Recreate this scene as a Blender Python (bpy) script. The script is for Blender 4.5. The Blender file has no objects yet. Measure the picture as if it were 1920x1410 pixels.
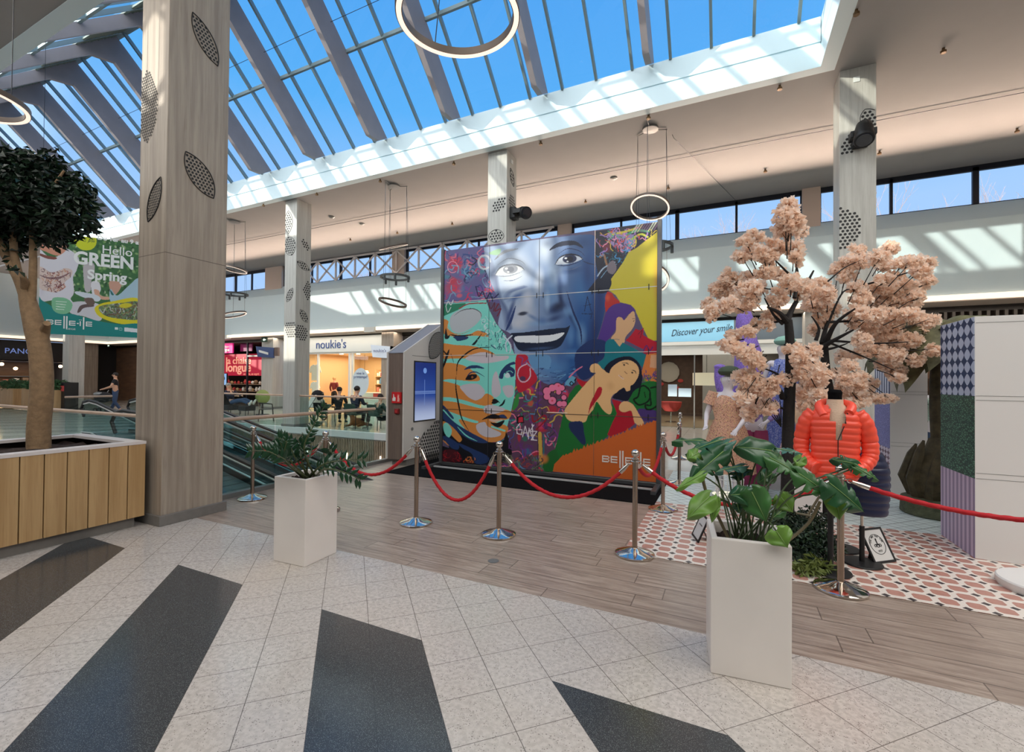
import bpy, bmesh, math, random
import numpy as np
from mathutils import Vector, Matrix
PI = math.pi
sc = bpy.context.scene
COL = sc.collection

# ---------------------------------------------------------------- camera
F_PX, PITCH, ROLL, YAW, EYE = 850.8, .01106, .00901, .44435, 1.6
_cp, _sp, _cy, _sy = math.cos(PITCH), math.sin(PITCH), math.cos(YAW), math.sin(YAW)
CF = np.array([-_sy*_cp, _cy*_cp, _sp]); CR = np.array([_cy, _sy, 0.]); CU = np.cross(CR, CF)
_cr, _sr = math.cos(ROLL), math.sin(ROLL)
CR, CU = _cr*CR+_sr*CU, -_sr*CR+_cr*CU
CC = np.array([0, 0, EYE])
cam = bpy.data.cameras.new('camera'); co = bpy.data.objects.new('camera', cam); COL.objects.link(co)
cam.sensor_width = 36; cam.sensor_fit = 'HORIZONTAL'; cam.lens = F_PX/1920*36; cam.clip_start = .05; cam.clip_end = 400
co.matrix_world = Matrix(((CR[0], CU[0], -CF[0], 0), (CR[1], CU[1], -CF[1], 0), (CR[2], CU[2], -CF[2], EYE), (0, 0, 0, 1)))
sc.camera = co
# ---------------------------------------------------------------- sky, sun, exposure
sc.view_settings.view_transform = 'Standard'; sc.view_settings.look = 'None'
sc.view_settings.exposure = 0.13; sc.view_settings.gamma = 1.0; sc.view_settings.use_curve_mapping = False
SUN_DIR = Vector((0.98, 1.0, -0.315)).normalized()
w = bpy.data.worlds.new('world'); sc.world = w; w.use_nodes = True
wn, wl = w.node_tree.nodes, w.node_tree.links; wn.clear()
wo = wn.new('ShaderNodeOutputWorld'); bg = wn.new('ShaderNodeBackground'); wl.new(bg.outputs[0], wo.inputs[0])
tc = wn.new('ShaderNodeTexCoord'); sx = wn.new('ShaderNodeSeparateXYZ'); wl.new(tc.outputs['Generated'], sx.inputs[0])
rz = wn.new('ShaderNodeValToRGB'); wl.new(sx.outputs['Z'], rz.inputs[0])       # deep blue overhead, pale at the horizon
rz.color_ramp.elements[0].position = 0.0; rz.color_ramp.elements[0].color = (.42, .60, .95, 1)
rz.color_ramp.elements[1].position = .75; rz.color_ramp.elements[1].color = (.075, .33, .82, 1)
e = rz.color_ramp.elements.new(.30); e.color = (.38, .60, .96, 1)
e = rz.color_ramp.elements.new(.5); e.color = (.11, .43, .90, 1)
dp = wn.new('ShaderNodeVectorMath'); dp.operation = 'DOT_PRODUCT'; wl.new(tc.outputs['Generated'], dp.inputs[0])
dp.inputs[1].default_value = (-.3, -.9, .2)
ra = wn.new('ShaderNodeValToRGB'); wl.new(dp.outputs['Value'], ra.inputs[0])   # the sky brightens and whitens towards the sun
ra.color_ramp.elements[0].position = .05; ra.color_ramp.elements[0].color = (0, 0, 0, 1)
ra.color_ramp.elements[1].position = .9; ra.color_ramp.elements[1].color = (1, 1, 1, 1)
mxs = wn.new('ShaderNodeMix'); mxs.data_type = 'RGBA'; wl.new(ra.outputs[0], mxs.inputs['Factor'])
wl.new(rz.outputs[0], mxs.inputs[6]); mxs.inputs[7].default_value = (4.7, 4.7, 4.7, 1)
wl.new(mxs.outputs[2], bg.inputs[0]); bg.inputs[1].default_value = 1.0
sun = bpy.data.lights.new('sun', 'SUN'); sun.energy = 4.0; sun.angle = .009; sun.color = (1, .95, .82)
so = bpy.data.objects.new('sun', sun); COL.objects.link(so)
so.rotation_euler = SUN_DIR.to_track_quat('-Z', 'Y').to_euler()

def area(name, loc, target, sx_, sy_, energy, color=(1, 1, 1), spread=PI):
    l = bpy.data.lights.new(name, 'AREA'); l.shape = 'RECTANGLE'; l.size = sx_; l.size_y = sy_
    l.energy = energy; l.color = color; l.spread = spread
    o = bpy.data.objects.new(name, l); COL.objects.link(o); o.location = loc
    o.rotation_euler = (Vector(target)-Vector(loc)).to_track_quat('-Z', 'Y').to_euler()
    return o
# ---------------------------------------------------------------- unprojection helpers (point on a real plane of the hall)
def ray(x, y): return CF+(x-960)/F_PX*CR-(y-705)/F_PX*CU
def pl(x, y, ax, v):
    d = ray(x, y); return Vector(CC+(v-CC[ax])/d[ax]*d)
def at(x, y, dist): return Vector(CC+dist*ray(x, y))      # at a distance along the view axis
def prj(P):
    d = P-CC; z = d@CF; return 960+F_PX*(d@CR)/z, 705-F_PX*(d@CU)/z

# ---------------------------------------------------------------- materials
def srgb(r, g, b):
    f = lambda c: (c/255/12.92) if c/255 <= .04045 else ((c/255+.055)/1.055)**2.4
    return (f(r), f(g), f(b), 1)
MATS = {}
def mat(name, col, rough=.6, metal=0, spec=.5, noise=0, nscale=8, bump=0, bscale=60, stretch=(1, 1, 1), emis=0, alpha=None, trans=0, coat=0):
    if name in MATS: return MATS[name]
    m = bpy.data.materials.new(name); m.use_nodes = True; n, l = m.node_tree.nodes, m.node_tree.links
    b = n['Principled BSDF']; c = col if len(col) == 4 else (*col, 1)
    b.inputs['Base Color'].default_value = c; b.inputs['Roughness'].default_value = rough; b.inputs['Metallic'].default_value = metal
    b.inputs['Specular IOR Level'].default_value = spec; b.inputs['Coat Weight'].default_value = coat
    t = n.new('ShaderNodeTexCoord'); mp = n.new('ShaderNodeMapping'); l.new(t.outputs['Object'], mp.inputs[0]); mp.inputs['Scale'].default_value = stretch
    if noise:
        nt = n.new('ShaderNodeTexNoise'); nt.inputs['Scale'].default_value = nscale; nt.inputs['Detail'].default_value = 5; l.new(mp.outputs[0], nt.inputs['Vector'])
        r = n.new('ShaderNodeValToRGB'); l.new(nt.outputs[0], r.inputs[0])
        r.color_ramp.elements[0].position = .3; r.color_ramp.elements[1].position = .7
        r.color_ramp.elements[0].color = (*[v*(1-noise) for v in c[:3]], 1); r.color_ramp.elements[1].color = (*[min(1, v*(1+noise)) for v in c[:3]], 1)
        l.new(r.outputs[0], b.inputs['Base Color'])
    if bump:
        nb = n.new('ShaderNodeTexNoise'); nb.inputs['Scale'].default_value = bscale; nb.inputs['Detail'].default_value = 3; l.new(mp.outputs[0], nb.inputs['Vector'])
        bp = n.new('ShaderNodeBump'); bp.inputs['Strength'].default_value = bump; bp.inputs['Distance'].default_value = .01
        l.new(nb.outputs[0], bp.inputs['Height']); l.new(bp.outputs[0], b.inputs['Normal'])
    if emis: b.inputs['Emission Color'].default_value = c; b.inputs['Emission Strength'].default_value = emis
    if trans:
        o = n['Material Output']; tr = n.new('ShaderNodeBsdfTranslucent'); tr.inputs[0].default_value = c; mx = n.new('ShaderNodeMixShader')
        mx.inputs[0].default_value = trans; l.new(b.outputs[0], mx.inputs[1]); l.new(tr.outputs[0], mx.inputs[2]); l.new(mx.outputs[0], o.inputs[0])
    MATS[name] = m; return m
def glass(name, tint=(.9, .97, .95), refl=1.0, rough=.0):
    if name in MATS: return MATS[name]
    m = bpy.data.materials.new(name); m.use_nodes = True; n, l = m.node_tree.nodes, m.node_tree.links; n.clear()
    o = n.new('ShaderNodeOutputMaterial'); t = n.new('ShaderNodeBsdfTransparent'); t.inputs[0].default_value = (*tint, 1)
    g = n.new('ShaderNodeBsdfGlossy'); g.inputs['Roughness'].default_value = rough; fr = n.new('ShaderNodeLayerWeight'); fr.inputs[0].default_value = .5
    pw = n.new('ShaderNodeMath'); pw.operation = 'POWER'; pw.inputs[1].default_value = 5; l.new(fr.outputs['Facing'], pw.inputs[0])
    ma = n.new('ShaderNodeMath'); ma.operation = 'MULTIPLY_ADD'; ma.inputs[1].default_value = .9*refl; ma.inputs[2].default_value = .045*refl; l.new(pw.outputs[0], ma.inputs[0])
    mx = n.new('ShaderNodeMixShader'); l.new(ma.outputs[0], mx.inputs[0]); l.new(t.outputs[0], mx.inputs[1]); l.new(g.outputs[0], mx.inputs[2])
    l.new(mx.outputs[0], o.inputs[0]); MATS[name] = m; return m
def vcol(name, rough=.5, spec=.4):
    m = bpy.data.materials.new(name); m.use_nodes = True; n, l = m.node_tree.nodes, m.node_tree.links
    b = n['Principled BSDF']; a = n.new('ShaderNodeVertexColor'); a.layer_name = 'paint'; l.new(a.outputs[0], b.inputs['Base Color'])
    b.inputs['Roughness'].default_value = rough; b.inputs['Specular IOR Level'].default_value = spec; return m

class NG:   # tiny node-graph helper
    def __init__(s, name, rough=.5):
        s.m = bpy.data.materials.new(name); s.m.use_nodes = True; s.n = s.m.node_tree.nodes; s.l = s.m.node_tree.links
        s.b = s.n['Principled BSDF']; s.b.inputs['Roughness'].default_value = rough
        g = s.n.new('ShaderNodeNewGeometry'); x = s.n.new('ShaderNodeSeparateXYZ'); s.l.new(g.outputs['Position'], x.inputs[0])
        s.P = g.outputs['Position']; s.X, s.Y, s.Z = x.outputs
    def put(s, sock, v):
        if hasattr(v, 'is_linked'): s.l.new(v, sock)
        else: sock.default_value = v
    def ma(s, op, a, b=0.0, c=None):
        q = s.n.new('ShaderNodeMath'); q.operation = op; s.put(q.inputs[0], a); s.put(q.inputs[1], b)
        if c is not None: s.put(q.inputs[2], c)
        return q.outputs[0]
    def mix(s, f, a, b):
        q = s.n.new('ShaderNodeMix'); q.data_type = 'RGBA'; s.put(q.inputs['Factor'], f); s.put(q.inputs[6], a); s.put(q.inputs[7], b); return q.outputs[2]
    def noise(s, scale, detail=3, vec=None, rough=.5):
        q = s.n.new('ShaderNodeTexNoise'); q.inputs['Scale'].default_value = scale; q.inputs['Detail'].default_value = detail; q.inputs['Roughness'].default_value = rough
        s.l.new(vec or s.P, q.inputs['Vector']); return q.outputs[0]
    def white(s, vec):
        q = s.n.new('ShaderNodeTexWhiteNoise'); q.noise_dimensions = '3D'; s.l.new(vec, q.inputs['Vector']); return q.outputs[0]
    def xyz(s, a, b, c=0.0):
        q = s.n.new('ShaderNodeCombineXYZ'); s.put(q.inputs[0], a); s.put(q.inputs[1], b); s.put(q.inputs[2], c); return q.outputs[0]
    def vor(s, scale, feature='F1', vec=None):
        q = s.n.new('ShaderNodeTexVoronoi'); q.feature = feature; q.inputs['Scale'].default_value = scale; s.l.new(vec or s.P, q.inputs['Vector']); return q.outputs
    def smooth(s, v, a, b):
        q = s.n.new('ShaderNodeMapRange'); q.interpolation_type = 'SMOOTHSTEP'; s.put(q.inputs[0], v); q.inputs[1].default_value = a; q.inputs[2].default_value = b; return q.outputs[0]
    def color(s, c): s.put(s.b.inputs['Base Color'], c)
    def bump(s, h, st=.2, d=.01):
        q = s.n.new('ShaderNodeBump'); q.inputs['Strength'].default_value = st; q.inputs['Distance'].default_value = d; s.l.new(h, q.inputs['Height']); s.l.new(q.outputs[0], s.b.inputs['Normal'])
def edge(g, v, w):      # 1 near integer values of v
    f = g.ma('FRACT', v); d = g.ma('MINIMUM', f, g.ma('SUBTRACT', 1.0, f)); return g.ma('LESS_THAN', d, w)

def terrazzo():
    g = NG('terrazzo', .16)
    T = .4255
    c = g.ma('DIVIDE', g.ma('SUBTRACT', g.ma('ADD', g.X, g.Y), 2.31), T)      # across the diagonal bands
    e_ = g.ma('DIVIDE', g.ma('SUBTRACT', g.ma('SUBTRACT', g.Y, g.X), 3.62), T)
    band = g.ma('LESS_THAN', g.ma('FRACT', g.ma('DIVIDE', g.ma('ADD', c, 2.0), 4.0)), .5)
    dark = g.ma('MULTIPLY', band, g.ma('LESS_THAN', g.Y, 2.305))
    line = g.ma('MAXIMUM', edge(g, c, .007), edge(g, e_, .006))
    sp = g.vor(95); sp2 = g.vor(230); n1 = g.noise(40, 2); n0 = g.noise(1.3, 2)
    lt = g.mix(g.smooth(n1, .35, .65), srgb(186, 178, 172), srgb(207, 199, 193))
    lt = g.mix(g.ma('MULTIPLY', g.smooth(n0, .3, .7), .35), lt, srgb(190, 180, 168))
    cell = g.ma('MULTIPLY', g.ma('LESS_THAN', sp[0], .25), g.ma('GREATER_THAN', g.noise(22, 1), .5))
    lt = g.mix(g.ma('MULTIPLY', cell, .75), lt, srgb(112, 103, 96))
    lt = g.mix(g.ma('MULTIPLY', g.ma('LESS_THAN', sp2[0], .22), .45), lt, srgb(128, 118, 110))
    dk = g.mix(g.ma('LESS_THAN', sp2[0], .24), srgb(60, 63, 66), srgb(136, 140, 140))
    dk = g.mix(g.ma('LESS_THAN', sp[0], .12), dk, srgb(30, 32, 34))
    lt = g.mix(g.ma('MULTIPLY', line, .75), lt, srgb(70, 62, 56)); dk = g.mix(g.ma('MULTIPLY', line, .35), dk, srgb(38, 38, 40))
    g.color(g.mix(dark, lt, dk)); g.put(g.b.inputs['Roughness'], g.ma('ADD', .1, g.ma('MULTIPLY', n1, .14))); return g.m
def planks(name, along_x, W, L, c1, c2, c3, rough=.35, gap=.02):
    g = NG(name, rough); a, b = (g.X, g.Y) if along_x else (g.Y, g.X)
    r = g.ma('DIVIDE', b, W); ri = g.ma('FLOOR', r); off = g.white(g.xyz(ri, 0.0, 0.0))
    q = g.ma('ADD', g.ma('DIVIDE', a, L), g.ma('MULTIPLY', off, 3.7)); qi = g.ma('FLOOR', q); idn = g.white(g.xyz(ri, qi, 1.0))
    line = g.ma('MAXIMUM', edge(g, r, gap), edge(g, q, gap*W/L))
    v = g.xyz(g.ma('MULTIPLY', a, 1.1), g.ma('ADD', g.ma('MULTIPLY', b, 13), g.ma('MULTIPLY', idn, 40)), 0.0)
    gr = g.noise(2.2, 6, v, .62); gr2 = g.noise(9, 3, v)
    col = g.mix(g.smooth(gr, .32, .68), c1, c2); col = g.mix(g.ma('MULTIPLY', g.smooth(gr2, .55, .75), .5), col, c3)
    col = g.mix(g.ma('MULTIPLY', idn, .45), col, c1); col = g.mix(g.ma('MULTIPLY', line, .6), col, srgb(58, 48, 42))
    g.color(col); return g.m
def cladding(name, c1, c2, c3, jz=2.97):
    g = NG(name, .45); v = g.xyz(g.ma('MULTIPLY', g.X, 14), g.ma('MULTIPLY', g.Y, 14), g.ma('MULTIPLY', g.Z, .55))
    n1 = g.noise(1.1, 6, v, .6); n2 = g.noise(6, 3, v)
    col = g.mix(g.smooth(n1, .3, .7), c1, c2); col = g.mix(g.ma('MULTIPLY', g.smooth(n2, .52, .8), .5), col, c3)
    j = g.ma('LESS_THAN', g.ma('ABSOLUTE', g.ma('SUBTRACT', g.Z, jz)), .004)
    g.color(g.mix(g.ma('MULTIPLY', j, .7), col, srgb(60, 50, 44))); return g.m
def tilemat():       # printed mat: terracotta lozenges with small dark diamonds, pale herringbone behind
    g = NG('printed_tiles', .38); S = .155
    u = g.ma('DIVIDE', g.X, S); v = g.ma('DIVIDE', g.Y, S)
    fu = g.ma('SUBTRACT', g.ma('FRACT', u), .5); fv = g.ma('SUBTRACT', g.ma('FRACT', v), .5)
    au, av = g.ma('ABSOLUTE', fu), g.ma('ABSOLUTE', fv)
    oct_ = g.ma('MULTIPLY', g.ma('LESS_THAN', g.ma('MAXIMUM', au, av), .345), g.ma('LESS_THAN', g.ma('ADD', au, av), .56))
    dia = g.ma('GREATER_THAN', g.ma('ADD', au, av), .80)
    nn = g.noise(30, 2)
    red = g.mix(nn, srgb(176, 124, 110), srgb(196, 146, 132)); col = g.mix(oct_, srgb(228, 218, 208), red); col = g.mix(dia, col, srgb(66, 58, 60))
    # herringbone
    H = .115; a = g.ma('DIVIDE', g.ma('ADD', g.X, g.Y), H*1.414); b = g.ma('DIVIDE', g.ma('SUBTRACT', g.Y, g.X), H*1.414)
    ch = g.ma('FRACT', g.ma('MULTIPLY', g.ma('ADD', g.ma('FLOOR', a), g.ma('FLOOR', b)), .5)); ch = g.ma('GREATER_THAN', ch, .25)
    ln = g.mix(ch, g.ma('MAXIMUM', edge(g, a, .06), edge(g, g.ma('MULTIPLY', b, .5), .03)), g.ma('MAXIMUM', edge(g, b, .06), edge(g, g.ma('MULTIPLY', a, .5), .03)))
    hb = g.mix(nn, srgb(200, 214, 214), srgb(222, 232, 230)); hb = g.mix(g.ma('MULTIPLY', ln, .75), hb, srgb(96, 108, 110))
    g.color(g.mix(g.ma('GREATER_THAN', g.Y, 6.33), col, hb)); return g.m

M_terr = terrazzo()
M_wood = planks('wood_floor', True, .195, 1.25, srgb(140, 122, 110), srgb(184, 166, 152), srgb(106, 88, 76), .3)
M_clad = cladding('column_cladding', srgb(150, 137, 124), srgb(178, 165, 150), srgb(132, 116, 102))
M_clad2 = cladding('column_cladding_pale_skylit', srgb(172, 168, 160), srgb(192, 190, 182), srgb(154, 148, 138), 50)  # paler cladding copy; its colour carries the cool skylight on the far columns
M_oak = cladding('oak_boards', srgb(176, 140, 94), srgb(198, 163, 116), srgb(158, 120, 76), 50)
M_dwood = cladding('kiosk_wood', srgb(104, 88, 80), srgb(126, 108, 98), srgb(88, 72, 64), 50)
M_white = mat('white_paint', srgb(222, 224, 220), .5)
M_offw = mat('white_lacquer', srgb(236, 228, 222), .35, noise=.03, nscale=3)
M_ceil = mat('ceiling_paint', srgb(150, 148, 146), .85, noise=.02, nscale=2)
M_fasc = mat('fascia_paint', srgb(208, 226, 231), .6)
M_beam = mat('beam_paint', srgb(138, 130, 132), .55, noise=.05, nscale=3)
M_alu = mat('aluminium', srgb(150, 160, 162), .4, .6)
M_dark = mat('dark_metal', srgb(30, 32, 44), .45, .3)
M_black = mat('black', srgb(20, 20, 22), .5)
M_blackf = mat('black_cloth', srgb(14, 14, 16), .95, spec=.1, bump=.2, bscale=300)
M_chrome = mat('chrome', srgb(214, 208, 200), .09, 1, bump=0)
M_steel = mat('brushed_steel', srgb(176, 160, 146), .22, 1)
M_rope = mat('red_rope', srgb(186, 22, 34), .75, bump=.35, bscale=220)
M_grey = mat('grey_metal', srgb(128, 128, 126), .45, .4)
M_cove = mat('cove_light', (1.0, .80, .62), .5, emis=1.05)
M_glass = glass('clear_glass', (.86, .95, .93), 1.0)
M_sky = glass('roof_glass', (.93, .98, 1.0), .5)
M_soil = mat('soil', srgb(48, 33, 26), .95, noise=.5, nscale=25, bump=1, bscale=40)
M_stone = mat('grey_stone', srgb(120, 116, 112), .5, noise=.08, nscale=14)

# ---------------------------------------------------------------- mesh builder
class MB:
    def __init__(s): s.v = []; s.f = []; s.mi = []; s.cur = 0
    def add(s, vs, fs):
        k = len(s.v); s.v += [tuple(p) for p in vs]; s.f += [tuple(i+k for i in f) for f in fs]; s.mi += [s.cur]*len(fs); return s
    def box(s, x0, x1, y0, y1, z0, z1):
        vs = [(x, y, z) for z in (z0, z1) for y in (y0, y1) for x in (x0, x1)]
        return s.add(vs, [(0, 2, 3, 1), (4, 5, 7, 6), (0, 1, 5, 4), (2, 6, 7, 3), (0, 4, 6, 2), (1, 3, 7, 5)])
    def quad(s, a, b, c, d): return s.add([a, b, c, d], [(0, 1, 2, 3)])
    def poly(s, pts): return s.add(pts, [tuple(range(len(pts)))])
    def prism(s, pts, d):            # extrude a 3-D polygon by vector d
        n = len(pts); pts = [Vector(p) for p in pts]; d = Vector(d)
        return s.add(pts+[p+d for p in pts], [tuple(reversed(range(n))), tuple(range(n, 2*n))]+[(i, (i+1) % n, (i+1) % n+n, i+n) for i in range(n)])
    def bar(s, a, b, w, h=None, up=(0, 0, 1)):
        a, b = Vector(a), Vector(b); h = h or w; d = (b-a).normalized(); u = Vector(up); r = d.cross(u)
        if r.length < 1e-4: r = d.cross(Vector((1, 0, 0)))
        r.normalize(); u = r.cross(d)
        q = [r*w/2+u*h/2, -r*w/2+u*h/2, -r*w/2-u*h/2, r*w/2-u*h/2]
        return s.prism([a+p for p in q], b-a)
    def tube(s, pts, r, n=8, cap=True, twist=0):
        pts = [Vector(p) for p in pts]; m = len(pts); R = r if isinstance(r, (list, tuple)) else [r]*m
        t = (pts[1]-pts[0]).normalized(); a = t.orthogonal().normalized(); rings = []
        for i, p in enumerate(pts):
            t2 = (pts[min(i+1, m-1)]-pts[max(i-1, 0)]).normalized(); a = (a-t2*a.dot(t2))
            a = a.normalized() if a.length > 1e-6 else t2.orthogonal().normalized(); b = t2.cross(a)
            for k in range(n):
                th = 2*PI*k/n; rr = R[i]*(1+(.16*math.cos(3*(th+i*twist)) if twist else 0)); rings.append(p+a*math.cos(th)*rr+b*math.sin(th)*rr)
        fs = [(i*n+k, i*n+(k+1) % n, (i+1)*n+(k+1) % n, (i+1)*n+k) for i in range(m-1) for k in range(n)]
        if cap: fs += [tuple(reversed(range(n))), tuple((m-1)*n+k for k in range(n))]
        return s.add(rings, fs)
    def lathe(s, prof, c=(0, 0, 0), n=24, sx=1, sy=1, rot=0):
        vs = []; m = len(prof)
        for r, z in prof:
            for k in range(n):
                th = 2*PI*k/n+rot; vs.append((c[0]+r*sx*math.cos(th), c[1]+r*sy*math.sin(th), c[2]+z))
        fs = [(i*n+k, i*n+(k+1) % n, (i+1)*n+(k+1) % n, (i+1)*n+k) for i in range(m-1) for k in range(n)]
        fs += [tuple(reversed(range(n))), tuple((m-1)*n+k for k in range(n))]
        return s.add(vs, fs)
    def ball(s, c, r, n=12, sx=1, sy=1, sz=1):
        m = n//2; return s.lathe([(r*math.sin(PI*max(.02, min(m-.02, i))/m), -r*sz*math.cos(PI*i/m)) for i in range(m+1)], c, n, sx, sy)
    def torus(s, c, R, r, u=(1, 0, 0), v=(0, 1, 0), N=48, n=8, flat=1.0):
        u, v = Vector(u).normalized(), Vector(v).normalized(); w_ = u.cross(v); vs = []
        for i in range(N):
            a = 2*PI*i/N; d = u*math.cos(a)+v*math.sin(a)
            for k in range(n):
                b = 2*PI*(k+.5)/n; vs.append(Vector(c)+d*(R+r*math.cos(b))+w_*r*flat*math.sin(b))
        return s.add(vs, [(i*n+k, ((i+1) % N)*n+k, ((i+1) % N)*n+(k+1) % n, i*n+(k+1) % n) for i in range(N) for k in range(n)])
    def disc(s, c, r, u=(1, 0, 0), v=(0, 1, 0), n=8, rot=0):
        u, v = Vector(u), Vector(v); return s.poly([Vector(c)+u*r*math.cos(2*PI*k/n+rot)+v*r*math.sin(2*PI*k/n+rot) for k in range(n)])
    def build(s, name, m, parent=None, smooth=40, bevel=0, **kw):
        me = bpy.data.meshes.new(name); me.from_pydata(s.v, [], s.f)
        for mm in (m if isinstance(m, (list, tuple)) else [m]): me.materials.append(mm)
        me.polygons.foreach_set('material_index', s.mi)
        if smooth:
            me.polygons.foreach_set('use_smooth', [True]*len(s.f))
            try: me.set_sharp_from_angle(angle=math.radians(smooth))
            except Exception: pass
        me.update(); o = bpy.data.objects.new(name, me); COL.objects.link(o)
        if parent:
            o.parent = parent; o.matrix_parent_inverse = parent.matrix_basis.inverted()
        if bevel:
            b = o.modifiers.new('bevel', 'BEVEL'); b.width = bevel; b.segments = 2; b.limit_method = 'ANGLE'; b.angle_limit = .7
        for k, v in kw.items(): o[k] = v
        return o
def tag(o, label, cat, group=None, kind=None):
    o['label'] = label; o['category'] = cat
    if group: o['group'] = group
    if kind: o['kind'] = kind
    return o
def thing(name, label, cat, loc=(0, 0, 0), group=None):
    o = bpy.data.objects.new(name, None); COL.objects.link(o); o.empty_display_size = .1; o.location = loc
    return tag(o, label, cat, group)
def struct(name, mb, m, **kw):
    o = mb.build(name, m, **kw); o['kind'] = 'structure'; return o
def copy_thing(r, loc, label, rz=None, group=None):
    c = r.copy(); COL.objects.link(c); c.location = loc; c['label'] = label
    if rz is not None: c.rotation_euler = (0, 0, rz)
    if group: c['group'] = group
    for ch in list(r.children):
        d = ch.copy(); COL.objects.link(d); mi = ch.matrix_parent_inverse.copy(); d.parent = c; d.matrix_parent_inverse = mi
        for g2 in list(ch.children):
            e2 = g2.copy(); COL.objects.link(e2); mi = g2.matrix_parent_inverse.copy(); e2.parent = d; e2.matrix_parent_inverse = mi
    return c
def text(s, name, size, m, parent, origin, ux, uy, extrude=.004, align='LEFT', bold=0, shear=0, sx=1):
    cu = bpy.data.curves.new(name, 'FONT'); cu.body = s; cu.size = size; cu.extrude = extrude; cu.align_x = align; cu.offset = bold; cu.shear = shear; cu.resolution_u = 4
    t = bpy.data.objects.new(name, cu); COL.objects.link(t)
    me = bpy.data.meshes.new_from_object(t); COL.objects.unlink(t); bpy.data.objects.remove(t)
    ux, uy = Vector(ux).normalized(), Vector(uy).normalized(); uz = ux.cross(uy); o = Vector(origin)
    me.transform(Matrix(((ux.x*sx, uy.x, uz.x, o.x), (ux.y*sx, uy.y, uz.y, o.y), (ux.z*sx, uy.z, uz.z, o.z), (0, 0, 0, 1))))
    me.materials.clear(); me.materials.append(m); ob = bpy.data.objects.new(name, me); COL.objects.link(ob)
    if parent: ob.parent = parent; ob.matrix_parent_inverse = parent.matrix_basis.inverted()
    return ob
def cr_spline(P, n=8, closed=False):
    P = [Vector(p) for p in P]; m = len(P); out = []
    for i in range(m if closed else m-1):
        p0, p1, p2, p3 = (P[(i-1) % m], P[i], P[(i+1) % m], P[(i+2) % m]) if closed else (P[max(i-1, 0)], P[i], P[i+1], P[min(i+2, m-1)])
        for k in range(n):
            t = k/n; out.append(.5*((2*p1)+(p2-p0)*t+(2*p0-5*p1+4*p2-p3)*t*t+(3*p1-p0-3*p2+p3)*t**3))
    if not closed: out.append(P[-1])
    return out

# ================================================================ THE HALL
XV, YN, YF = -6.05, 3.62, 10.35          # atrium void edges
b = MB(); b.box(-40, 14, -9, 3.16, -.25, 0); struct('floor', b, M_terr, smooth=0)
b = MB(); b.box(-40, XV+.0, 3.16, YN, -.25, 0); b.box(-40, -9.9, YN, 5.9, -.25, 0); b.box(-40, -16.4, 5.9, 17.2, -.25, 0)
b.box(-16.4, 14, YF, 17.2, -.25, 0); b.box(XV, 14, 8.75, YF, -.25, 0)
g = NG('cream_tiles', .12); n_ = g.noise(3, 3); ln = g.ma('MAXIMUM', edge(g, g.ma('DIVIDE', g.X, .6), .006), edge(g, g.ma('DIVIDE', g.Y, .6), .006))
g.color(g.mix(g.ma('MULTIPLY', ln, .5), g.mix(n_, srgb(206, 200, 190), srgb(222, 217, 208)), srgb(120, 112, 104)))
M_cream = g.m
struct('floor', b, M_cream, smooth=0)
b = MB(); b.box(XV, 14, 3.16, 8.75, -.25, 0); struct('floor', b, M_wood, smooth=0)
b = MB(); b.box(-17, -5, 3, 11, -5.2, -5); struct('floor', b, mat('lower_floor', srgb(150, 148, 142), .3), smooth=0)
# void lining
b = MB(); b.box(-16.4, XV, YF, YF+.06, -5, -.2); b.box(-16.4, -16.34, 5.9, YF, -5, -.2); b.box(-9.96, -9.9, YN, 5.9, -5, -.2); b.box(-16.4, XV, YN-.06, YN, -5, -.2); b.box(XV-.0, XV+.06, YN, YF, -5, -.25)
struct('wall_atrium', b, mat('lining', srgb(96, 84, 72), .7), smooth=0)
b = MB()
for i in range(150):
    x = XV-.04-i*.068
    b.box(x-.034, x, YF-.035, YF-.002, -4.6, -.2)
struct('trim_1', b, mat('slats', srgb(168, 148, 124), .55, noise=.15, nscale=3), smooth=0)
b = MB(); b.box(-16.4, XV, YF-.05, YF+.12, -.16, .03); b.box(-16.45, -16.3, 5.9, YF, -.16, .03); struct('trim_2', b, M_white, smooth=0)
b = MB(); b.box(XV-.05, XV+.05, YN, YF, -.1, .06); b.box(-9.9, XV, YN-.05, YN+.05, -.1, .06); struct('trim_3', b, M_grey, smooth=0)
for i, x in enumerate((-7.6, -9.1, -10.4, -12.1)):
    b = MB(); b.tube([(x, YF-.07, -2.0), (x, YF-.07, -.62)], .02, 8)
    tag(b.build('wall_tube_light', mat('tube_light', (1, .86, .72), emis=3)), ['rightmost', 'second from right', 'third from right', 'leftmost'][i]+' upright glowing tube lamp on the slatted atrium wall', 'lamp', 'tube lamps on the slatted atrium wall')

# ceilings and lantern
HC, HT = 7.55, 8.5
b = MB(); b.box(-38, 14, 10.2, 16.6, HC, HC+.12); struct('ceiling', b, M_ceil, smooth=0)
b = MB(); b.box(-38, 14, -3.0, YN-.1, HC, HC+.12); struct('ceiling', b, M_ceil, smooth=0)
b = MB(); b.box(1.7, 14, YN-.1, 10.2, HC, HC+.12); b.box(-38, -28, YN, 10.08, HC, HC+.12); struct('ceiling', b, M_ceil, smooth=0)
def upstand(name, boxes):
    b = MB()
    for q in boxes: b.box(*q)
    return struct(name, b, M_fasc, smooth=0)
upstand('trim_4', [(-28, 1.55, 10.08, 10.3, HC-.005, 7.98), (-28, 1.55, 10.12, 10.3, 7.98, 8.03), (-28, 1.55, 10.09, 10.3, 8.03, HT)])
upstand('trim_5', [(1.55, 1.8, YN, 10.3, HC-.005, 7.98), (1.59, 1.8, YN, 10.3, 7.98, 8.03), (1.56, 1.8, YN, 10.3, 8.03, HT)])
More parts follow.
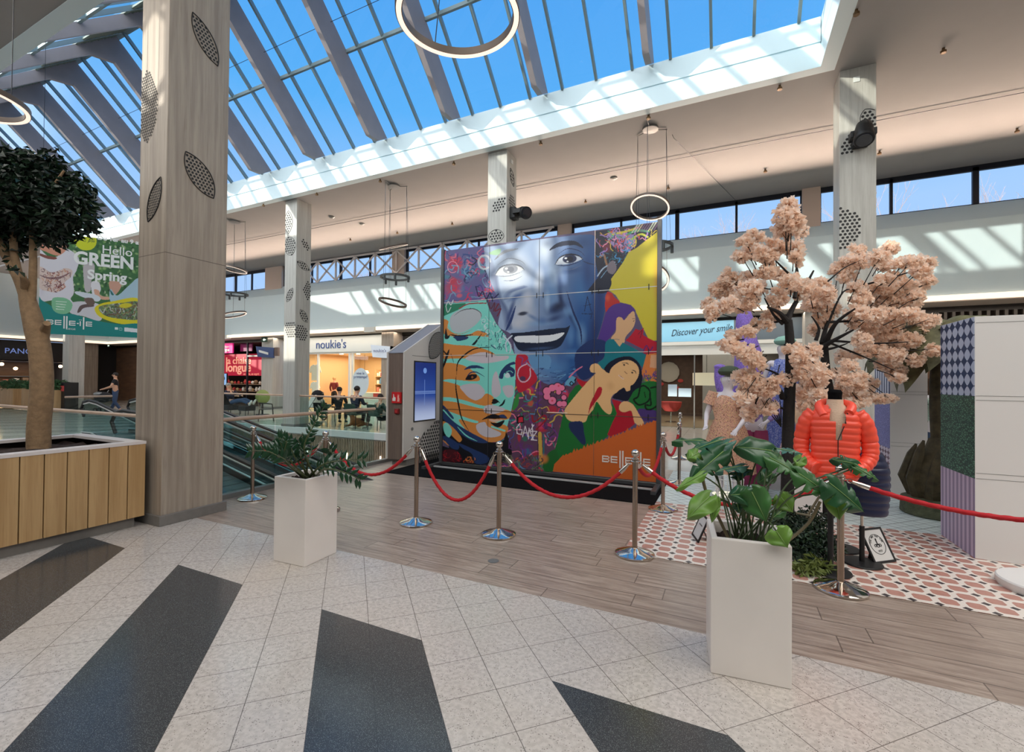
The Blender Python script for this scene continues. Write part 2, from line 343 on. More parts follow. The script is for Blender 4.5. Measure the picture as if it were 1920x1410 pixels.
upstand('trim_6', [(-28, 1.55, YN-.25, YN, HC-.005, HT)])
GS = (11.6-HT)/(10.08-6.85)
def gz(y): return HT+GS*(10.08-y) if y > 6.85 else HT+GS*(y-YN)
b = MB(); b.prism([(1.6, 10.3, HT-.2), (1.6, 6.85, 11.9), (1.6, YN-.1, HT-.2)], (.2, 0, 0)); b.prism([(-28.2, 10.3, HT), (-28.2, 10.3, HC), (-28.2, YN-.1, HC), (-28.2, YN-.1, HT)], (.15, 0, 0)); struct('wall_gable', b, M_fasc, smooth=0)
b = MB(); b.quad((-28, 10.1, HT+.03), (1.6, 10.1, HT+.03), (1.6, 6.85, 11.63), (-28, 6.85, 11.63)); struct('window_1', b, M_sky, smooth=0)
b = MB(); b.quad((-28, YN, HT+.03), (1.6, YN, HT+.03), (1.6, 6.85-.45, 11.2), (-28, 6.85-.45, 11.2)); struct('window_2', b, M_sky, smooth=0)
b = MB()
for k in range(0, 12):
    x0 = -1.53-2.45*k
    for j in range(3):
        x = x0-.4-.81*j
        if x < -27.8: continue
        b.bar((x, 10.1, HT), (x, 6.85, 11.6), .055, .1)
        b.bar((x, YN, HT), (x, 6.85, 11.6), .055, .1)
for x in (1.2, .438, -.333, -1.13): b.bar((x, 10.1, HT), (x, 6.85, 11.6), .055, .1); b.bar((x, YN, HT), (x, 6.85, 11.6), .055, .1)
for y in (8.53, 5.1): b.bar((-28, y, gz(y)-.02), (1.6, y, gz(y)-.02), .06, .09)
b.bar((-28, 6.85, 11.62), (1.6, 6.85, 11.62), .25, .12)
struct('trim_7', b, mat('mullion_metal', srgb(120, 138, 142), .5, .3), smooth=0)
b = MB()     # corrugated strip under the ridge on the near slope
for i in range(12):
    y = 6.8-i*.075; b.bar((-28, y, gz(y)-.02), (1.6, y, gz(y)-.02), .05, .05 if i % 2 else .02)
b.quad((-28, 6.85, 11.62), (1.6, 6.85, 11.62), (1.6, 5.95, gz(5.95)+.02), (-28, 5.95, gz(5.95)+.02))
struct('trim_8', b, mat('ribbed_sheet', srgb(96, 108, 100), .6), smooth=0)
beam_names = ['first', 'second', 'third', 'fourth', 'fifth', 'sixth', 'seventh', 'eighth', 'ninth', 'tenth', 'eleventh']
for k in range(11):
    x = -1.53-2.45*k; D = .9; b = MB()
    pr = [(x, 10.08, HT), (x, 9.74, 8.27), (x, 9.38, 8.26), (x, 6.85, gz(6.86)-D+.1), (x, 6.3, gz(6.3)-.4), (x, 3.9, gz(3.9)-.3), (x, YN, HT), (x, 6.85, 11.58)]
    b.prism([(p[0]-.065, p[1], p[2]) for p in pr], (.13, 0, 0))
    o = b.build('roof_beam', M_beam, smooth=0); tag(o, beam_names[k]+' deep taupe roof fin under the skylight, counted from the right', 'beam', 'skylight fins')
# thin wires across the lantern
b = MB(); b.tube([(-28, 8.0, 10.35), (1.6, 8.0, 10.35)], .006, 4); b.tube([(-1.6, 10.2, 8.2), (-1.2, 11.5, 7.5), (.2, 16.3, 7.52)], .006, 4); b.tube([(-30, 12.6, 7.5), (13, 12.6, 7.5)], .008, 4)
struct('trim_9', b, M_dark, smooth=0)

# far upper wall: fascia, sloping ledge, clerestory
b = MB(); b.box(-37.7, 14, 15.9, 16.0, 3.95, 5.95); b.prism([(-37.7, 15.9, 5.95), (-37.7, 16.0, 5.95), (-37.7, 16.6, 6.35), (-37.7, 16.6, 6.47), (-37.7, 16.35, 6.47)], (51.7, 0, 0)); struct('wall_far', b, M_fasc, smooth=0)
b = MB(); b.box(-39.5, 14, 15.9, 16.95, 3.82, 3.95); struct('ceiling', b, mat('soffit', srgb(168, 160, 152), .8), smooth=0)
b = MB()
for (x0, x1) in ((-37.6, -25.35), (-24.95, -15.05), (-14.35, 14)): b.box(x0, x1, 15.8, 15.895, 3.845, 3.985)
struct('trim_10', b, M_cove, smooth=0)
b = MB()
for x in (-25.35, -15.05): b.box(x, x+.6, 15.8, 15.9, 3.78, 4.0)
struct('trim_11', b, M_white, smooth=0)
# clerestory windows far: pillars, frames, panes
piers = [(-22.5, -21.2), (-13.85, -13.15), (-5.87, -5.34), (2.03, 2.5), (9.2, 9.7)]
b = MB()
for x0, x1 in piers: b.box(x0, x1, 16.25, 16.6, 6.3, HC)
struct('wall_far_piers', b, mat('pier_paint', srgb(206, 186, 172), .6), smooth=0)
b = MB(); b.box(-38, 14, 16.38, 16.46, 7.4, HC); b.box(-38, 14, 16.38, 16.46, 6.4, 6.5)
for x in (-36, -34, -32, -30.2, -28, -26.5, -25.2, -23.8, -22.54, -21.2, -19.14, -17.16, -15.29, -13.9, -13.12, -11.2, -9.4, -7.72, -5.9, -5.3, -3.5, -1.59, .23, 2.03, 2.5, 4.22, 6.03, 7.9, 9.2, 9.7, 11.5):
    wd = .13 if x in (-25.2, -17.16, -13.12, -1.59, 6.03, -7.72) else .07; b.box(x-wd/2, x+wd/2, 16.38, 16.46, 6.4, 7.5)
struct('trim_12', b, M_dark, smooth=0)
b = MB(); b.quad((-38, 16.42, 6.45), (14, 16.42, 6.45), (14, 16.42, 7.5), (-38, 16.42, 7.5)); struct('window_3', b, glass('window_glass', (.95, .98, 1), .4), smooth=0)
b = MB()
x = -19.75
while x < -6.2:
    if not (-13.95 < x+.62 < -13.0):
        b.bar((x, 16.2, 6.42), (x, 16.2, 7.5), .07); b.bar((x, 16.2, 6.42), (x+1.24, 16.2, 7.45), .06); b.bar((x, 16.2, 7.45), (x+1.24, 16.2, 6.42), .06)
    x += 1.24
b.bar((-19.75, 16.2, 7.48), (-6, 16.2, 7.48), .07)
tag(b.build('lattice_truss', mat('truss_white', srgb(226, 214, 208), .5), smooth=0), 'white lattice girder of crossed bars in front of the high windows', 'truss')
# near clerestory behind the camera (the light on the columns comes through it)
b = MB(); b.box(-38, 14, -3.0, -2.9, 4.5, 6.42)
for x0, x1 in ((-38, -33), (-25.5, -24), (-15.0, -14.0), (-1, 14)): b.box(x0, x1, -3.0, -2.9, 6.42, HC)
struct('wall_near', b, M_fasc, smooth=0)
b = MB()
for x in (-13.95, -12.6, -11.2, -9.9, -8.5, -7.2, -5.9, -4.6, -3.3): b.bar((x, -2.95, 6.42), (x, -2.95, 7.55), .07)
for i in range(10): x = -13.95+1.3*i; b.bar((x, -2.8, 6.42), (x+1.3, -2.8, 7.55), .07); b.bar((x+1.3, -2.8, 6.42), (x, -2.8, 7.55), .07)
struct('trim_13', b, M_dark, smooth=0)
b = MB(); b.box(-40, 14, -9.2, -9, 0, 4.5); b.box(-40, 14, -9, -2.9, 4.5, 4.6); struct('wall_back', b, mat('back_wall', srgb(170, 160, 150), .7), smooth=0)
b = MB(); b.box(13.9, 14, -9, 17, 0, HC); struct('wall_right', b, mat('side_wall', srgb(190, 184, 176), .7), smooth=0)
# left end wall
b = MB(); b.box(-37.8, -37.7, -3, 15.9, 3.95, 6.2); b.box(-37.9, -37.7, -3, 1, 6.2, HC); b.box(-37.9, -37.7, 9.5, 16, 6.2, HC); struct('wall_left', b, M_fasc, smooth=0)
b = MB(); b.box(-37.7, -37.6, -3, 15.8, 3.845, 3.985); struct('trim_14', b, M_cove, smooth=0)
b = MB(); b.box(-39.0, -37.7, -3, 16, 3.82, 3.95); struct('ceiling', b, MATS['soffit'], smooth=0)
b = MB()
for y in (1, 3.1, 5.2, 7.3, 9.5): b.box(-37.85, -37.75, y-.05, y+.05, 6.2, HC)
struct('trim_15', b, M_dark, smooth=0)

# ceiling fittings
def small(name, label, cat, group, m, pts, fn):
    for i, p in enumerate(pts):
        b = MB(); fn(b, p); tag(b.build(name, m), label, cat, group)
M_spr = mat('sprinkler_metal', srgb(120, 96, 70), .4, .8)
def spr(b, p):
    v = pl(p[0], p[1], 2, HC); b.tube([(v.x, v.y, HC+.01), (v.x, v.y, HC-.05)], .022, 8).tube([(v.x, v.y, HC-.05), (v.x, v.y, HC-.09)], .045, 8)
small('sprinkler', 'small brass sprinkler head poking down from the beige ceiling', 'sprinkler', 'ceiling sprinklers', M_spr,
      [(713, 336), (851, 303), (1014, 265), (1216, 216), (1462, 160), (1769, 90), (1606, 18), (1435, 317), (1649, 283), (1907, 241), (745, 434), (848, 417), (1098, 375), (494, 382), (594, 361), (657, 447), (1253, 349)], spr)
for (x, y, lab) in ((1151, 333, 'round white smoke detector on the ceiling left of the hanging ring lamps'), (679, 419, 'round white smoke detector on the ceiling above the far shops'), (622, 406, 'flat white round loudspeaker flush in the ceiling')):
    v = pl(x, y, 2, HC); b = MB(); b.lathe([(.1, 0), (.1, -.03), (.05, -.06), (.02, -.065)], (v.x, v.y, HC), 16); tag(b.build('smoke_detector' if 'smoke' in lab else 'ceiling_speaker', M_grey), lab, 'detector' if 'smoke' in lab else 'speaker')

# cove and shop lights of the hall, then added fill lights
area('cove_uplight', (-12, 15.4, 6.15), (-12, 13.0, HC), 50, .12, 900, (1, .74, .58), 1.4)
area('shop_zone_light', (-10, 16.4, 3.78), (-10, 16.3, 0), 40, .3, 260, (1, .86, .72))
area('fill_light', (3, -2.0, 7.45), (3, -2, 0), 16, 3, 500, (1, .96, .9))  # unseen fill panels added under the ceiling to brighten the floor
area('fill_light', (-14, .5, 7.45), (-14, .5, 0), 20, 3, 360, (1, .96, .9))
area('fill_light', (6, 4, 7.45), (6, 4, 0), 6, 6, 420, (1, .97, .92))  # added fill over the right side, lifts the display walls

# ================================================================ COLUMNS
M_dot = mat('decal_black', srgb(34, 32, 32), .6)
def leaf_decal(parent, ax, v, A, B, wr, outline=True, sp=.052, clip=None, P=None):
    a, b_ = pl(A[0], A[1], ax, v), pl(B[0], B[1], ax, v); off = Vector((0, -.004, 0)) if ax == 1 else Vector((.004, 0, 0))
    L = (b_-a).length; d = (b_-a)/L; nrm = Vector((0, -1, 0)) if ax == 1 else Vector((1, 0, 0)); s_ = d.cross(nrm)
    H = L*wr/2; R = (H*H+L*L/4)/(2*H); mb = MB(); uax = 0 if ax == 1 else 1
    hw = lambda t: max(0, math.sqrt(max(0, R*R-(t-L/2)**2))-(R-H))
    inside = lambda p: clip is None or clip[0] < p[uax] < clip[1]
    if outline:
        for sg in (1, -1):
            pts = [a+d*(L*i/24)+s_*sg*hw(L*i/24)+off for i in range(25)]
            run = []
            for p in pts+[None]:
                if p is not None and inside(p): run.append(p)
                else:
                    if len(run) > 1: mb.tube(run, .006, 5)
                    run = []
    c = (a+b_)/2; e1 = Vector((1, 0, 0)) if ax == 1 else Vector((0, 1, 0)); e2 = Vector((0, 0, 1)); n = int(L/sp)+2
    for i in range(-n, n+1):
        for j in range(-n, n+1):
            p = c+e1*sp*(i+(j % 2)*.5)+e2*sp*.87*j; t = (p-a).dot(d); q = (p-a).dot(s_)
            if 0 < t < L and abs(q) < hw(t)-sp*.3 and inside(p): mb.disc(p+off, sp*.36, e1, e2, 7)
    if mb.v: mb.build('leaf_decal', M_dot, parent, smooth=0)
def column(label, x0, x1, y0, y1, z1=HC, m=None, plinth=True):
    t = thing('column', label, 'column', ((x0+x1)/2, (y0+y1)/2, 0))
    MB().box(x0, x1, y0, y1, .0, z1).build('shaft', m or M_clad, t, smooth=0, bevel=.006)
    if plinth: MB().box(x0-.03, x1+.035, y0-.03, y1+.03, 0, .11).build('plinth', M_stone, t, smooth=0, bevel=.004)
    return t
c1 = column('large wood-clad square column in the foreground beside the planter box', -6.065, -5.53, 2.816, 3.48)
leaf_decal(c1, 0, -5.53, (361, 23), (408, 124), .42, True, .04)
leaf_decal(c1, 0, -5.53, (348, 284), (400, 372), .5, True, .04)
leaf_decal(c1, 1, 2.816, (302, 332), (278, 416), .42, True, .032)
leaf_decal(c1, 1, 2.816, (276, 128), (276, 272), .5, False, .036, (-6.055, -5.54))
c2 = column('square wood-clad column at the far edge of the escalator opening', -13.42, -12.87, 10.4, 10.98, m=M_clad2)
for a in ((1, 10.4, (541, 395), (541, 438), .5, 1), (1, 10.4, (540, 445), (548, 478), .8, 1), (1, 10.4, (549, 540), (538, 566), .5, 1), (0, -12.87, (563, 448), (582, 470), .6, 0), (0, -12.87, (557, 490), (580, 507), .45, 1), (0, -12.87, (577, 525), (577, 565), .55, 0), (0, -12.87, (563, 580), (576, 605), .5, 1), (0, -12.87, (558, 610), (572, 638), .9, 0), (1, 10.4, (536, 605), (556, 632), .8, 0)):
    leaf_decal(c2, a[0], a[1], a[2], a[3], a[4], bool(a[5]), .085, (-13.41, -12.88) if a[0] == 1 else (10.41, 10.97))
c3 = column('square wood-clad column rising behind the painted panel', -5.7, -5.15, 10.4, 10.98, m=M_clad2)
for a in ((0, -5.15, (957, 315), (963, 350), .5, 1), (1, 10.4, (922, 396), (950, 372), .62, 0), (1, 10.4, (916, 442), (945, 443), .72, 1), (0, -5.15, (953, 372), (966, 385), .9, 0)):
    leaf_decal(c3, a[0], a[1], a[2], a[3], a[4], bool(a[5]), .08, (-5.69, -5.16) if a[0] == 1 else (10.41, 10.97))
c4 = column('square wood-clad column behind the blossom trees', 1.9, 2.46, 10.4, 10.98, m=M_clad2)
for a in ((1, 10.4, (1575, 290), (1628, 240), .62, 0), (1, 10.4, (1622, 205), (1640, 240), .7, 1), (1, 10.4, (1574, 388), (1578, 468), .82, 0), (0, 1.9, (0, 0), (0, 0), 0, 0)):
    if a[4]: leaf_decal(c4, a[0], a[1], a[2], a[3], a[4], bool(a[5]), .072, (1.91, 2.45))
for (p, ax, v, x, y) in ((c4, 1, 10.4, 1606, 149), (c3, 0, -5.15, 960, 304)):
    q = pl(x, y, ax, v); b = MB()
    b.box(q.x-.05, q.x+.05, q.y-.012, q.y, q.z-.05, q.z+.05) if ax == 1 else b.box(q.x, q.x+.012, q.y-.05, q.y+.05, q.z-.05, q.z+.05)
    b.build('socket', M_white, p, smooth=0)
column('pale square column seen between the ficus trunk and the big column', -28.9, -28.3, 10.4, 11.0, m=M_clad2)
column('square column of the far walkway between the pink shop and the white shop', -22.75, -21.85, 16.3, 17.2, 3.85, m=M_clad2)
column('wood-clad pier right of the white baby-clothes shop', -14.45, -13.75, 16.3, 17.2, 3.85)
column('pale fluted pier beside the blue sign, seen through the blossoms', 2.1, 2.9, 16.2, 17.2, 3.85, m=M_clad2)

# black moving-head spotlights on columns three and four
def mover(label, base, out, tilt):
    o = Vector(out); t = thing('stage_spotlight', label, 'spotlight', base); B = Vector(base)
    MB().bar(B, B+o*.16, .26, .3).build('base_box', M_black, t, bevel=.02)
    c = B+o*.34; side = o.cross(Vector((0, 0, 1)))
    m_ = MB(); m_.bar(B+o*.15+side*.17, c+side*.17, .05, .12); m_.bar(B+o*.15-side*.17, c-side*.17, .05, .12); m_.bar(B+o*.16+side*.19, B+o*.16-side*.19, .1, .12); m_.build('yoke', M_black, t, bevel=.01)
    ax = Vector(tilt).normalized(); p = [c-ax*.24, c-ax*.2, c-ax*.05, c+ax*.1, c+ax*.22, c+ax*.24]
    h = MB().tube(p, [.08, .12, .145, .15, .16, .15], 18).build('head', M_black, t)
    MB().tube([c+ax*.235, c+ax*.25], [.125, .12], 18).build('lens', mat('lens', srgb(20, 26, 40), .05, coat=1), h)
mover('black moving-head spotlight on the column behind the painted panel', (-5.15, 10.7, 5.98), (1, 0, 0), (.5, -.5, -.3))
mover('black moving-head spotlight on the column behind the blossom trees', (2.2, 10.4, 6.15), (0, -1, 0), (-.1, -.5, -.8))

# ================================================================ PENDANT RINGS
M_ringl = mat('ring_diffuser', (1, .80, .66), emis=1.0); M_ring = mat('ring_bronze', srgb(104, 92, 84), .45, .5)
def ring(label, c, R, u, v, hang, group=None, spots=False, w=.05):
    t = thing('ring_lamp', label, 'lamp', c, group); u, v = Vector(u).normalized(), Vector(v).normalized(); nn = u.cross(v)
    if nn.z < 0: nn = -nn
    c = Vector(c); N = 72; mb = MB(); vs = []; H = .055
    prof = [(R-w/2, -H/2), (R+w/2, -H/2), (R+w/2, H/2), (R-w/2, H/2)]
    def rr(prof):
        vs = []; n = len(prof)
        for i in range(N):
            a = 2*PI*i/N; d = u*math.cos(a)+v*math.sin(a)
            vs += [c+d*r+nn*z for r, z in prof]
        return vs, [(i*n+k, ((i+1) % N)*n+k, ((i+1) % N)*n+(k+1) % n, i*n+(k+1) % n) for i in range(N) for k in range(n)]
    mb.add(*rr(prof)).build('ring_body', mat('ring_black', srgb(58, 62, 62), .5) if spots else M_ring, t)
    if spots:
        for a in (.3, 2.2, 3.0, 4.6, 5.4):
            p = c+(u*math.cos(a)+v*math.sin(a))*R; MB().tube([p, p-nn*.16], .035, 10).build('spot', MATS['ring_black'], t)
    else: MB().add(*rr([(R-w*.36, -H/2-.006), (R+w*.36, -H/2-.006), (R+w*.36, -H/2+.002), (R-w*.36, -H/2+.002)])).build('diffuser', M_ringl, t)
    wm = MB()
    for k in range(3):
        a = .5+2*PI*k/3; p = c+(u*math.cos(a)+v*math.sin(a))*R; q = Vector(hang)+Vector((math.cos(a)*R*.9, math.sin(a)*R*.9, 0)); wm.tube([p, q], .004, 4)
    wm.build('hanging_wires', M_dark, t)
ring('big ring lamp hanging in the foreground under the skylight', (-1.79, 2.79, 4.28), .425, (1, 0, 0), (0, 1, .06), (-1.79, 3.2, HC))
ring('ring lamp cut by the left edge of the picture above the ficus', (-7.15, 1.78, 4.5), .44, (1, 0, 0), (0, 1, 0), (-7.1, 1.8, HC))
for ci, (cx, tx) in enumerate(((-1.66, 'right of the painted panel'), (-9.24, 'between the two middle columns'), (-16.85, 'just right of the big column'))):
    G = 'ring lamps under the far ceiling'; cy = 10.9
    cb = MB(); cb.lathe([(.02, 0), (.18, -.01), (.18, -.05), (.02, -.06)], (cx, cy, HC), 20)
    for k in range(3): a = .5+2*PI*k/3; cb.tube([(cx, cy, HC-.04), (cx+.4*math.cos(a), cy+.4*math.sin(a), HC-.02)], .01, 5)
    tag(cb.build('ceiling_rose', M_grey), 'round ceiling rose of the ring lamps '+tx, 'ceiling rose')
    Z = [(1221, 388), (1230, 462), (1228, 520)] if ci == 0 else ([(738, 462), (739, 520), (737, 567)] if ci == 1 else [(437, 505), (438, 552), (434, 590)])
    for k, nm in enumerate(('top', 'middle', 'bottom')):
        p = pl(Z[k][0], Z[k][1], 1, cy); p.x = cx+(.08 if k == 1 else 0)
        uv = [((1, 0, -.08 if ci != 1 else .06), (0, 1, -.4 if ci == 0 else (.36 if ci == 1 else -.15))), ((1, 0, 0), (0, 1, 0)), ((1, 0, -.42 if ci == 1 else (.22 if ci == 2 else -.1)), (0, 1, .15 if ci else -.8))][k]
        ring(nm+' ring lamp of the cluster '+tx, p, .42, uv[0], uv[1], (cx, cy, HC), G, spots=(k == 1))

# ================================================================ SHOPS ON THE FAR WALL
SY = 16.9
def shop_room(name, label, x0, x1, ztop, depth, mw, mf, mc):
    t = thing('shopfront', label, 'shopfront', ((x0+x1)/2, SY, 0))
    struct('wall_shop_back', MB().box(x0, x1, SY+depth, SY+depth+.08, 0, ztop), mw, smooth=0)
    struct('wall_shop_left', MB().box(x0-.05, x0, SY+.05, SY+depth, 0, ztop), mw, smooth=0); struct('wall_shop_right', MB().box(x1, x1+.05, SY+.05, SY+depth, 0, ztop), mw, smooth=0)
    struct('ceiling', MB().box(x0, x1, SY+.05, SY+depth, ztop, ztop+.05), mc, smooth=0)
    struct('floor', MB().box(x0, x1, SY+.35, SY+depth, 0, .012), mf, smooth=0)
    return t
b = MB(); b.box(-39.5, 14, SY, SY+.12, 3.66, 3.95); struct('wall_far_bulkhead', b, mat('bulkhead', srgb(44, 40, 38), .6), smooth=0)
M_cream2 = mat('cream_wall', srgb(206, 172, 130), .7); M_blackw = mat('shop_black', srgb(30, 26, 26), .7); M_brn = mat('shop_brown', srgb(112, 84, 64), .6, noise=.2, nscale=1.5, stretch=(1, 1, 4))
# --- white baby-clothes shop
nk = shop_room('baby_shop', 'bright baby-clothes shop with white fascia and rounded blue letters', -20.4, -14.5, 3.0, 4.2, M_cream2, mat('shop_floor_c', srgb(216, 200, 180), .3), mat('shop_ceil_c', srgb(228, 206, 176), .6))
MB().box(-20.5, -14.45, SY-.12, SY+.02, 2.98, 3.76).build('fascia', mat('baby_shop_white', srgb(206, 212, 210), .5), nk, smooth=0)
text("noukie's", 'lettering', .62, mat('blue_letters', srgb(58, 82, 138), .5), nk, (-19.22, SY-.135, 3.18), (1, 0, 0), (0, 0, 1), .01, sx=1.04)
for x in (-19.15, -16.98, -16.78, -14.6): MB().box(x-.05, x+.05, SY-.05, SY+.05, 0, 2.9).build('door_post', M_white, nk, smooth=0)
MB().box(-20.4, -14.5, SY-.05, SY+.05, 2.9, 2.98).build('door_lintel', M_white, nk, smooth=0)
for x0, x1 in ((-16.78, -14.6), (-20.4, -19.15)): MB().quad((x0, SY, 0), (x1, SY, 0), (x1, SY, 2.9), (x0, SY, 2.9)).build('shop_window', M_glass, nk, smooth=0)
area('baby_shop_light', (-17.4, SY+2, 2.9), (-17.4, SY+2, 0), 5.2, 3.2, 230, (1, .80, .56))
rs = random.Random(5)
cols = [srgb(*c) for c in ((226, 214, 196), (206, 122, 104), (236, 226, 214), (160, 190, 214), (214, 176, 130), (196, 70, 66), (240, 236, 230), (142, 116, 92))]
MC = [mat('goods_%s' % n, c, .8) for n, c in zip(('cream', 'coral', 'ivory', 'blue', 'tan', 'red', 'white', 'brown'), cols)]
for (sx0, sx1, lab, hts) in ((-16.7, -14.8, 'right', (.5, 1.0, 1.5, 1.9)), (-18.6, -17.9, 'left', (.9, 1.35, 1.8))):
    t = thing('display_shelf', 'wall shelf of baby goods at the '+lab+' back of the white shop', 'shelf', (sx0, SY+3.9, 0))
    m_ = MB()
    for z in hts: m_.box(sx0, sx1, SY+3.6, SY+4.19, z-.03, z)
    m_.box(sx0-.03, sx0, SY+3.6, SY+4.19, 0, 2.2); m_.box(sx1, sx1+.03, SY+3.6, SY+4.19, 0, 2.2); m_.build('boards', MC[4], t, smooth=0)
    for z in hts:
        x = sx0+.05
        while x < sx1-.15:
            wd = rs.uniform(.08, .2); MB().box(x, x+wd, SY+3.65, SY+3.95, z+.003, z+rs.uniform(.12, .3)).build('folded_clothes', rs.choice(MC), t, smooth=0, bevel=.02); x += wd+.04
def lampshade(label, x, y, z, r):
    t = thing('pendant_lamp', label, 'lamp', (x, y, z)); MB().lathe([(r*.7, .16), (r, 0), (r*.95, 0), (r*.66, .15)], (x, y, z), 20).build('lamp_shade', mat('shade_lit', (1, .72, .42), emis=1.2), t); MB().tube([(x, y, z+.15), (x, y, 3.0)], .008, 5).build('cord', M_black, t)
lampshade('woven pendant lamp glowing inside the baby shop', -18.1, SY+2.2, 1.95, .25)
for i, (x, y) in enumerate(((-18.8, 1.2), (-18.0, 1.6), (-16.2, 1.0), (-15.6, 1.6), (-15.0, 1.1), (-16.5, 2.6))):
    tag(MB().tube([(x, SY+y, 2.99), (x, SY+y, 2.96)], .1, 14).build('downlight', mat('downlight_on', (1, .9, .75), emis=6)), 'small round downlight in the ceiling of the baby shop', 'lamp', 'downlights of the baby shop')
st = thing('window_sticker', 'round pale blue sticker on the baby-shop window', 'sticker', (-16.1, SY-.01, 1.9))
q = pl(676, 716, 1, SY-.02); mb = MB(); mb.poly([q+Vector((.53*math.cos(a), 0, .68*math.sin(a))) for a in [2*PI*k/32 for k in range(32)]]).build('sticker_disc', mat('sticker_blue', srgb(196, 214, 226), .5), st, smooth=0)
text('vive le', 'lettering', .2, MATS['blue_letters'], st, q+Vector((0, -.01, .36)), (1, 0, 0), (0, 0, 1), .001, 'CENTER'); text('printemps!', 'lettering', .2, MATS['blue_letters'], st, q+Vector((0, -.01, .18)), (1, 0, 0), (0, 0, 1), .001, 'CENTER')
# counter seen at right
t = thing('shop_counter', 'white counter with a red label inside the baby shop', 'counter', (-15.6, SY+.8, 0)); MB().box(-16.7, -14.7, SY+.5, SY+1.1, .0, .95).build('counter_body', M_white, t, smooth=0); MB().box(-15.9, -15.1, SY+.48, SY+.5, .75, .93).build('red_label', MC[5], t, smooth=0)
def hanging_shirt(label, x, y, z, m, s=1):
    mb = MB(); P = [(-.09, .3), (-.26, .22), (-.34, -.02), (-.24, -.06), (-.19, .06), (-.19, -.36), (.19, -.36), (.19, .06), (.24, -.06), (.34, -.02), (.26, .22), (.09, .3), (0, .26)]
    mb.prism([(x+a*s, y, z+c*s) for a, c in P], (0, .05, 0)); o = tag(mb.build('shirt', m, smooth=0, bevel=.012), label, 'shirt'); MB().tube([(x, y+.02, z+.24*s), (x, y+.02, 3.02)], .006, 5).build('hanging_cord', M_white, o)
hanging_shirt('pale blue child shirt on display in the baby-shop window', -15.05, SY+.3, 1.45, MC[3], 1.0)
hanging_shirt('cream child shirt hanging at the left of the baby-shop window', -19.75, SY+.3, 2.0, MC[0], 1.3)
hanging_shirt('small patterned child shirt low in the baby-shop window', -19.75, SY+.3, 1.15, MC[2], 1.1)
# --- pink homeware shop
lc = shop_room('homeware_shop', 'dark homeware shop with a crimson lettered sign panel', -30, -22.8, 3.66, 5, M_blackw, mat('shop_floor_d', srgb(80, 66, 58), .4), M_blackw)
area('homeware_light', (-25, SY+2.5, 3.5), (-25, SY+2.5, 0), 4, 3, 60, (1, .8, .62))
M_crim = mat('crimson_panel', srgb(188, 24, 60), .5); M_mag = mat('magenta', srgb(206, 30, 128), .5, emis=.25)
MB().box(-29.5, -23.9, SY+1.0, SY+1.06, 1.78, 3.1).build('sign_panel', mat('crimson_sign', srgb(176, 20, 56), .5, emis=.35), lc, smooth=0)
ML = mat('salmon_letters', srgb(250, 176, 150), .5, emis=.4)
q = pl(417, 700, 1, SY+.98)
text('la chaise', 'lettering', .6, ML, lc, (-28.3, SY+.98, 2.5), (1, 0, 0), (0, 0, 1), .01, bold=.006, sx=1.2); text('longue', 'lettering', .76, ML, lc, (-28.3, SY+.98, 2.03), (1, 0, 0), (0, 0, 1), .01, bold=.014, sx=1.18); text('un style, un esprit', 'lettering', .2, ML, lc, (-26.6, SY+.98, 1.82), (1, 0, 0), (0, 0, 1), .003)
MB().box(-24.86, -24.78, SY-.02, SY+.06, 0, 3.66).build('door_post', M_dark, lc, smooth=0); MB().box(-24.78, -22.8, SY-.02, SY+.06, 2.85, 2.93).build('door_lintel', M_grey, lc, smooth=0)
MB().box(-27.2, -26.0, SY-.1, SY-.02, 3.08, 3.66).build('flag_sign', M_mag, lc, smooth=0); text('la chaise', 'lettering', .17, M_white, lc, (-26.6, SY-.11, 3.4), (1, 0, 0), (0, 0, 1), .002, 'CENTER'); text('longue', 'lettering', .24, M_white, lc, (-26.6, SY-.11, 3.2), (1, 0, 0), (0, 0, 1), .002, 'CENTER', .008)
MB().box(-25.9, -24.86, SY+.3, SY+.36, 3.2, 3.66).build('magenta_band', mat('plum', srgb(122, 32, 92), .5), lc, smooth=0)
t = thing('goods_rack', 'dark rack of mixed ornaments on three boards in the homeware shop', 'shelf rack', (-26, SY+1.6, 0))
for x in (-29, -24.0, -22.95): MB().box(x-.03, x+.03, SY+1.5, SY+1.6, 0, 1.8).build('upright', MC[7], t, smooth=0)
for sh in range(3):
    z = .85+.42*sh; x0 = -29 if sh < 2 else -24.0; bd = MB().box(x0, -22.9, SY+1.1, SY+1.5, z-.04, z).build('board', MC[7], t, smooth=0); x = x0+.1
    while x < -23.1:
        r = rs.uniform(.05, .13); mb = MB()
        (mb.ball((x, SY+1.3, z+r), r, 10) if rs.random() < .5 else mb.lathe([(r*.6, 0), (r, r), (r*.5, r*2), (r*.6, r*2.3)], (x, SY+1.3, z), 10)); mb.build('ornament', rs.choice(MC), bd); x += rs.uniform(.22, .38)
tag(MB().ball((-23.35, SY+.6, 2.5), .2, 16).build('globe_lamp', mat('globe_on', (1, .9, .8), emis=1.2)), 'white globe lamp hanging in the dark homeware shop', 'lamp')
t = thing('display_screen', 'upright blue screen standing at the edge of the big column', 'screen', (-26.5, 16.5, 0)); q = pl(421, 712, 1, 16.5)
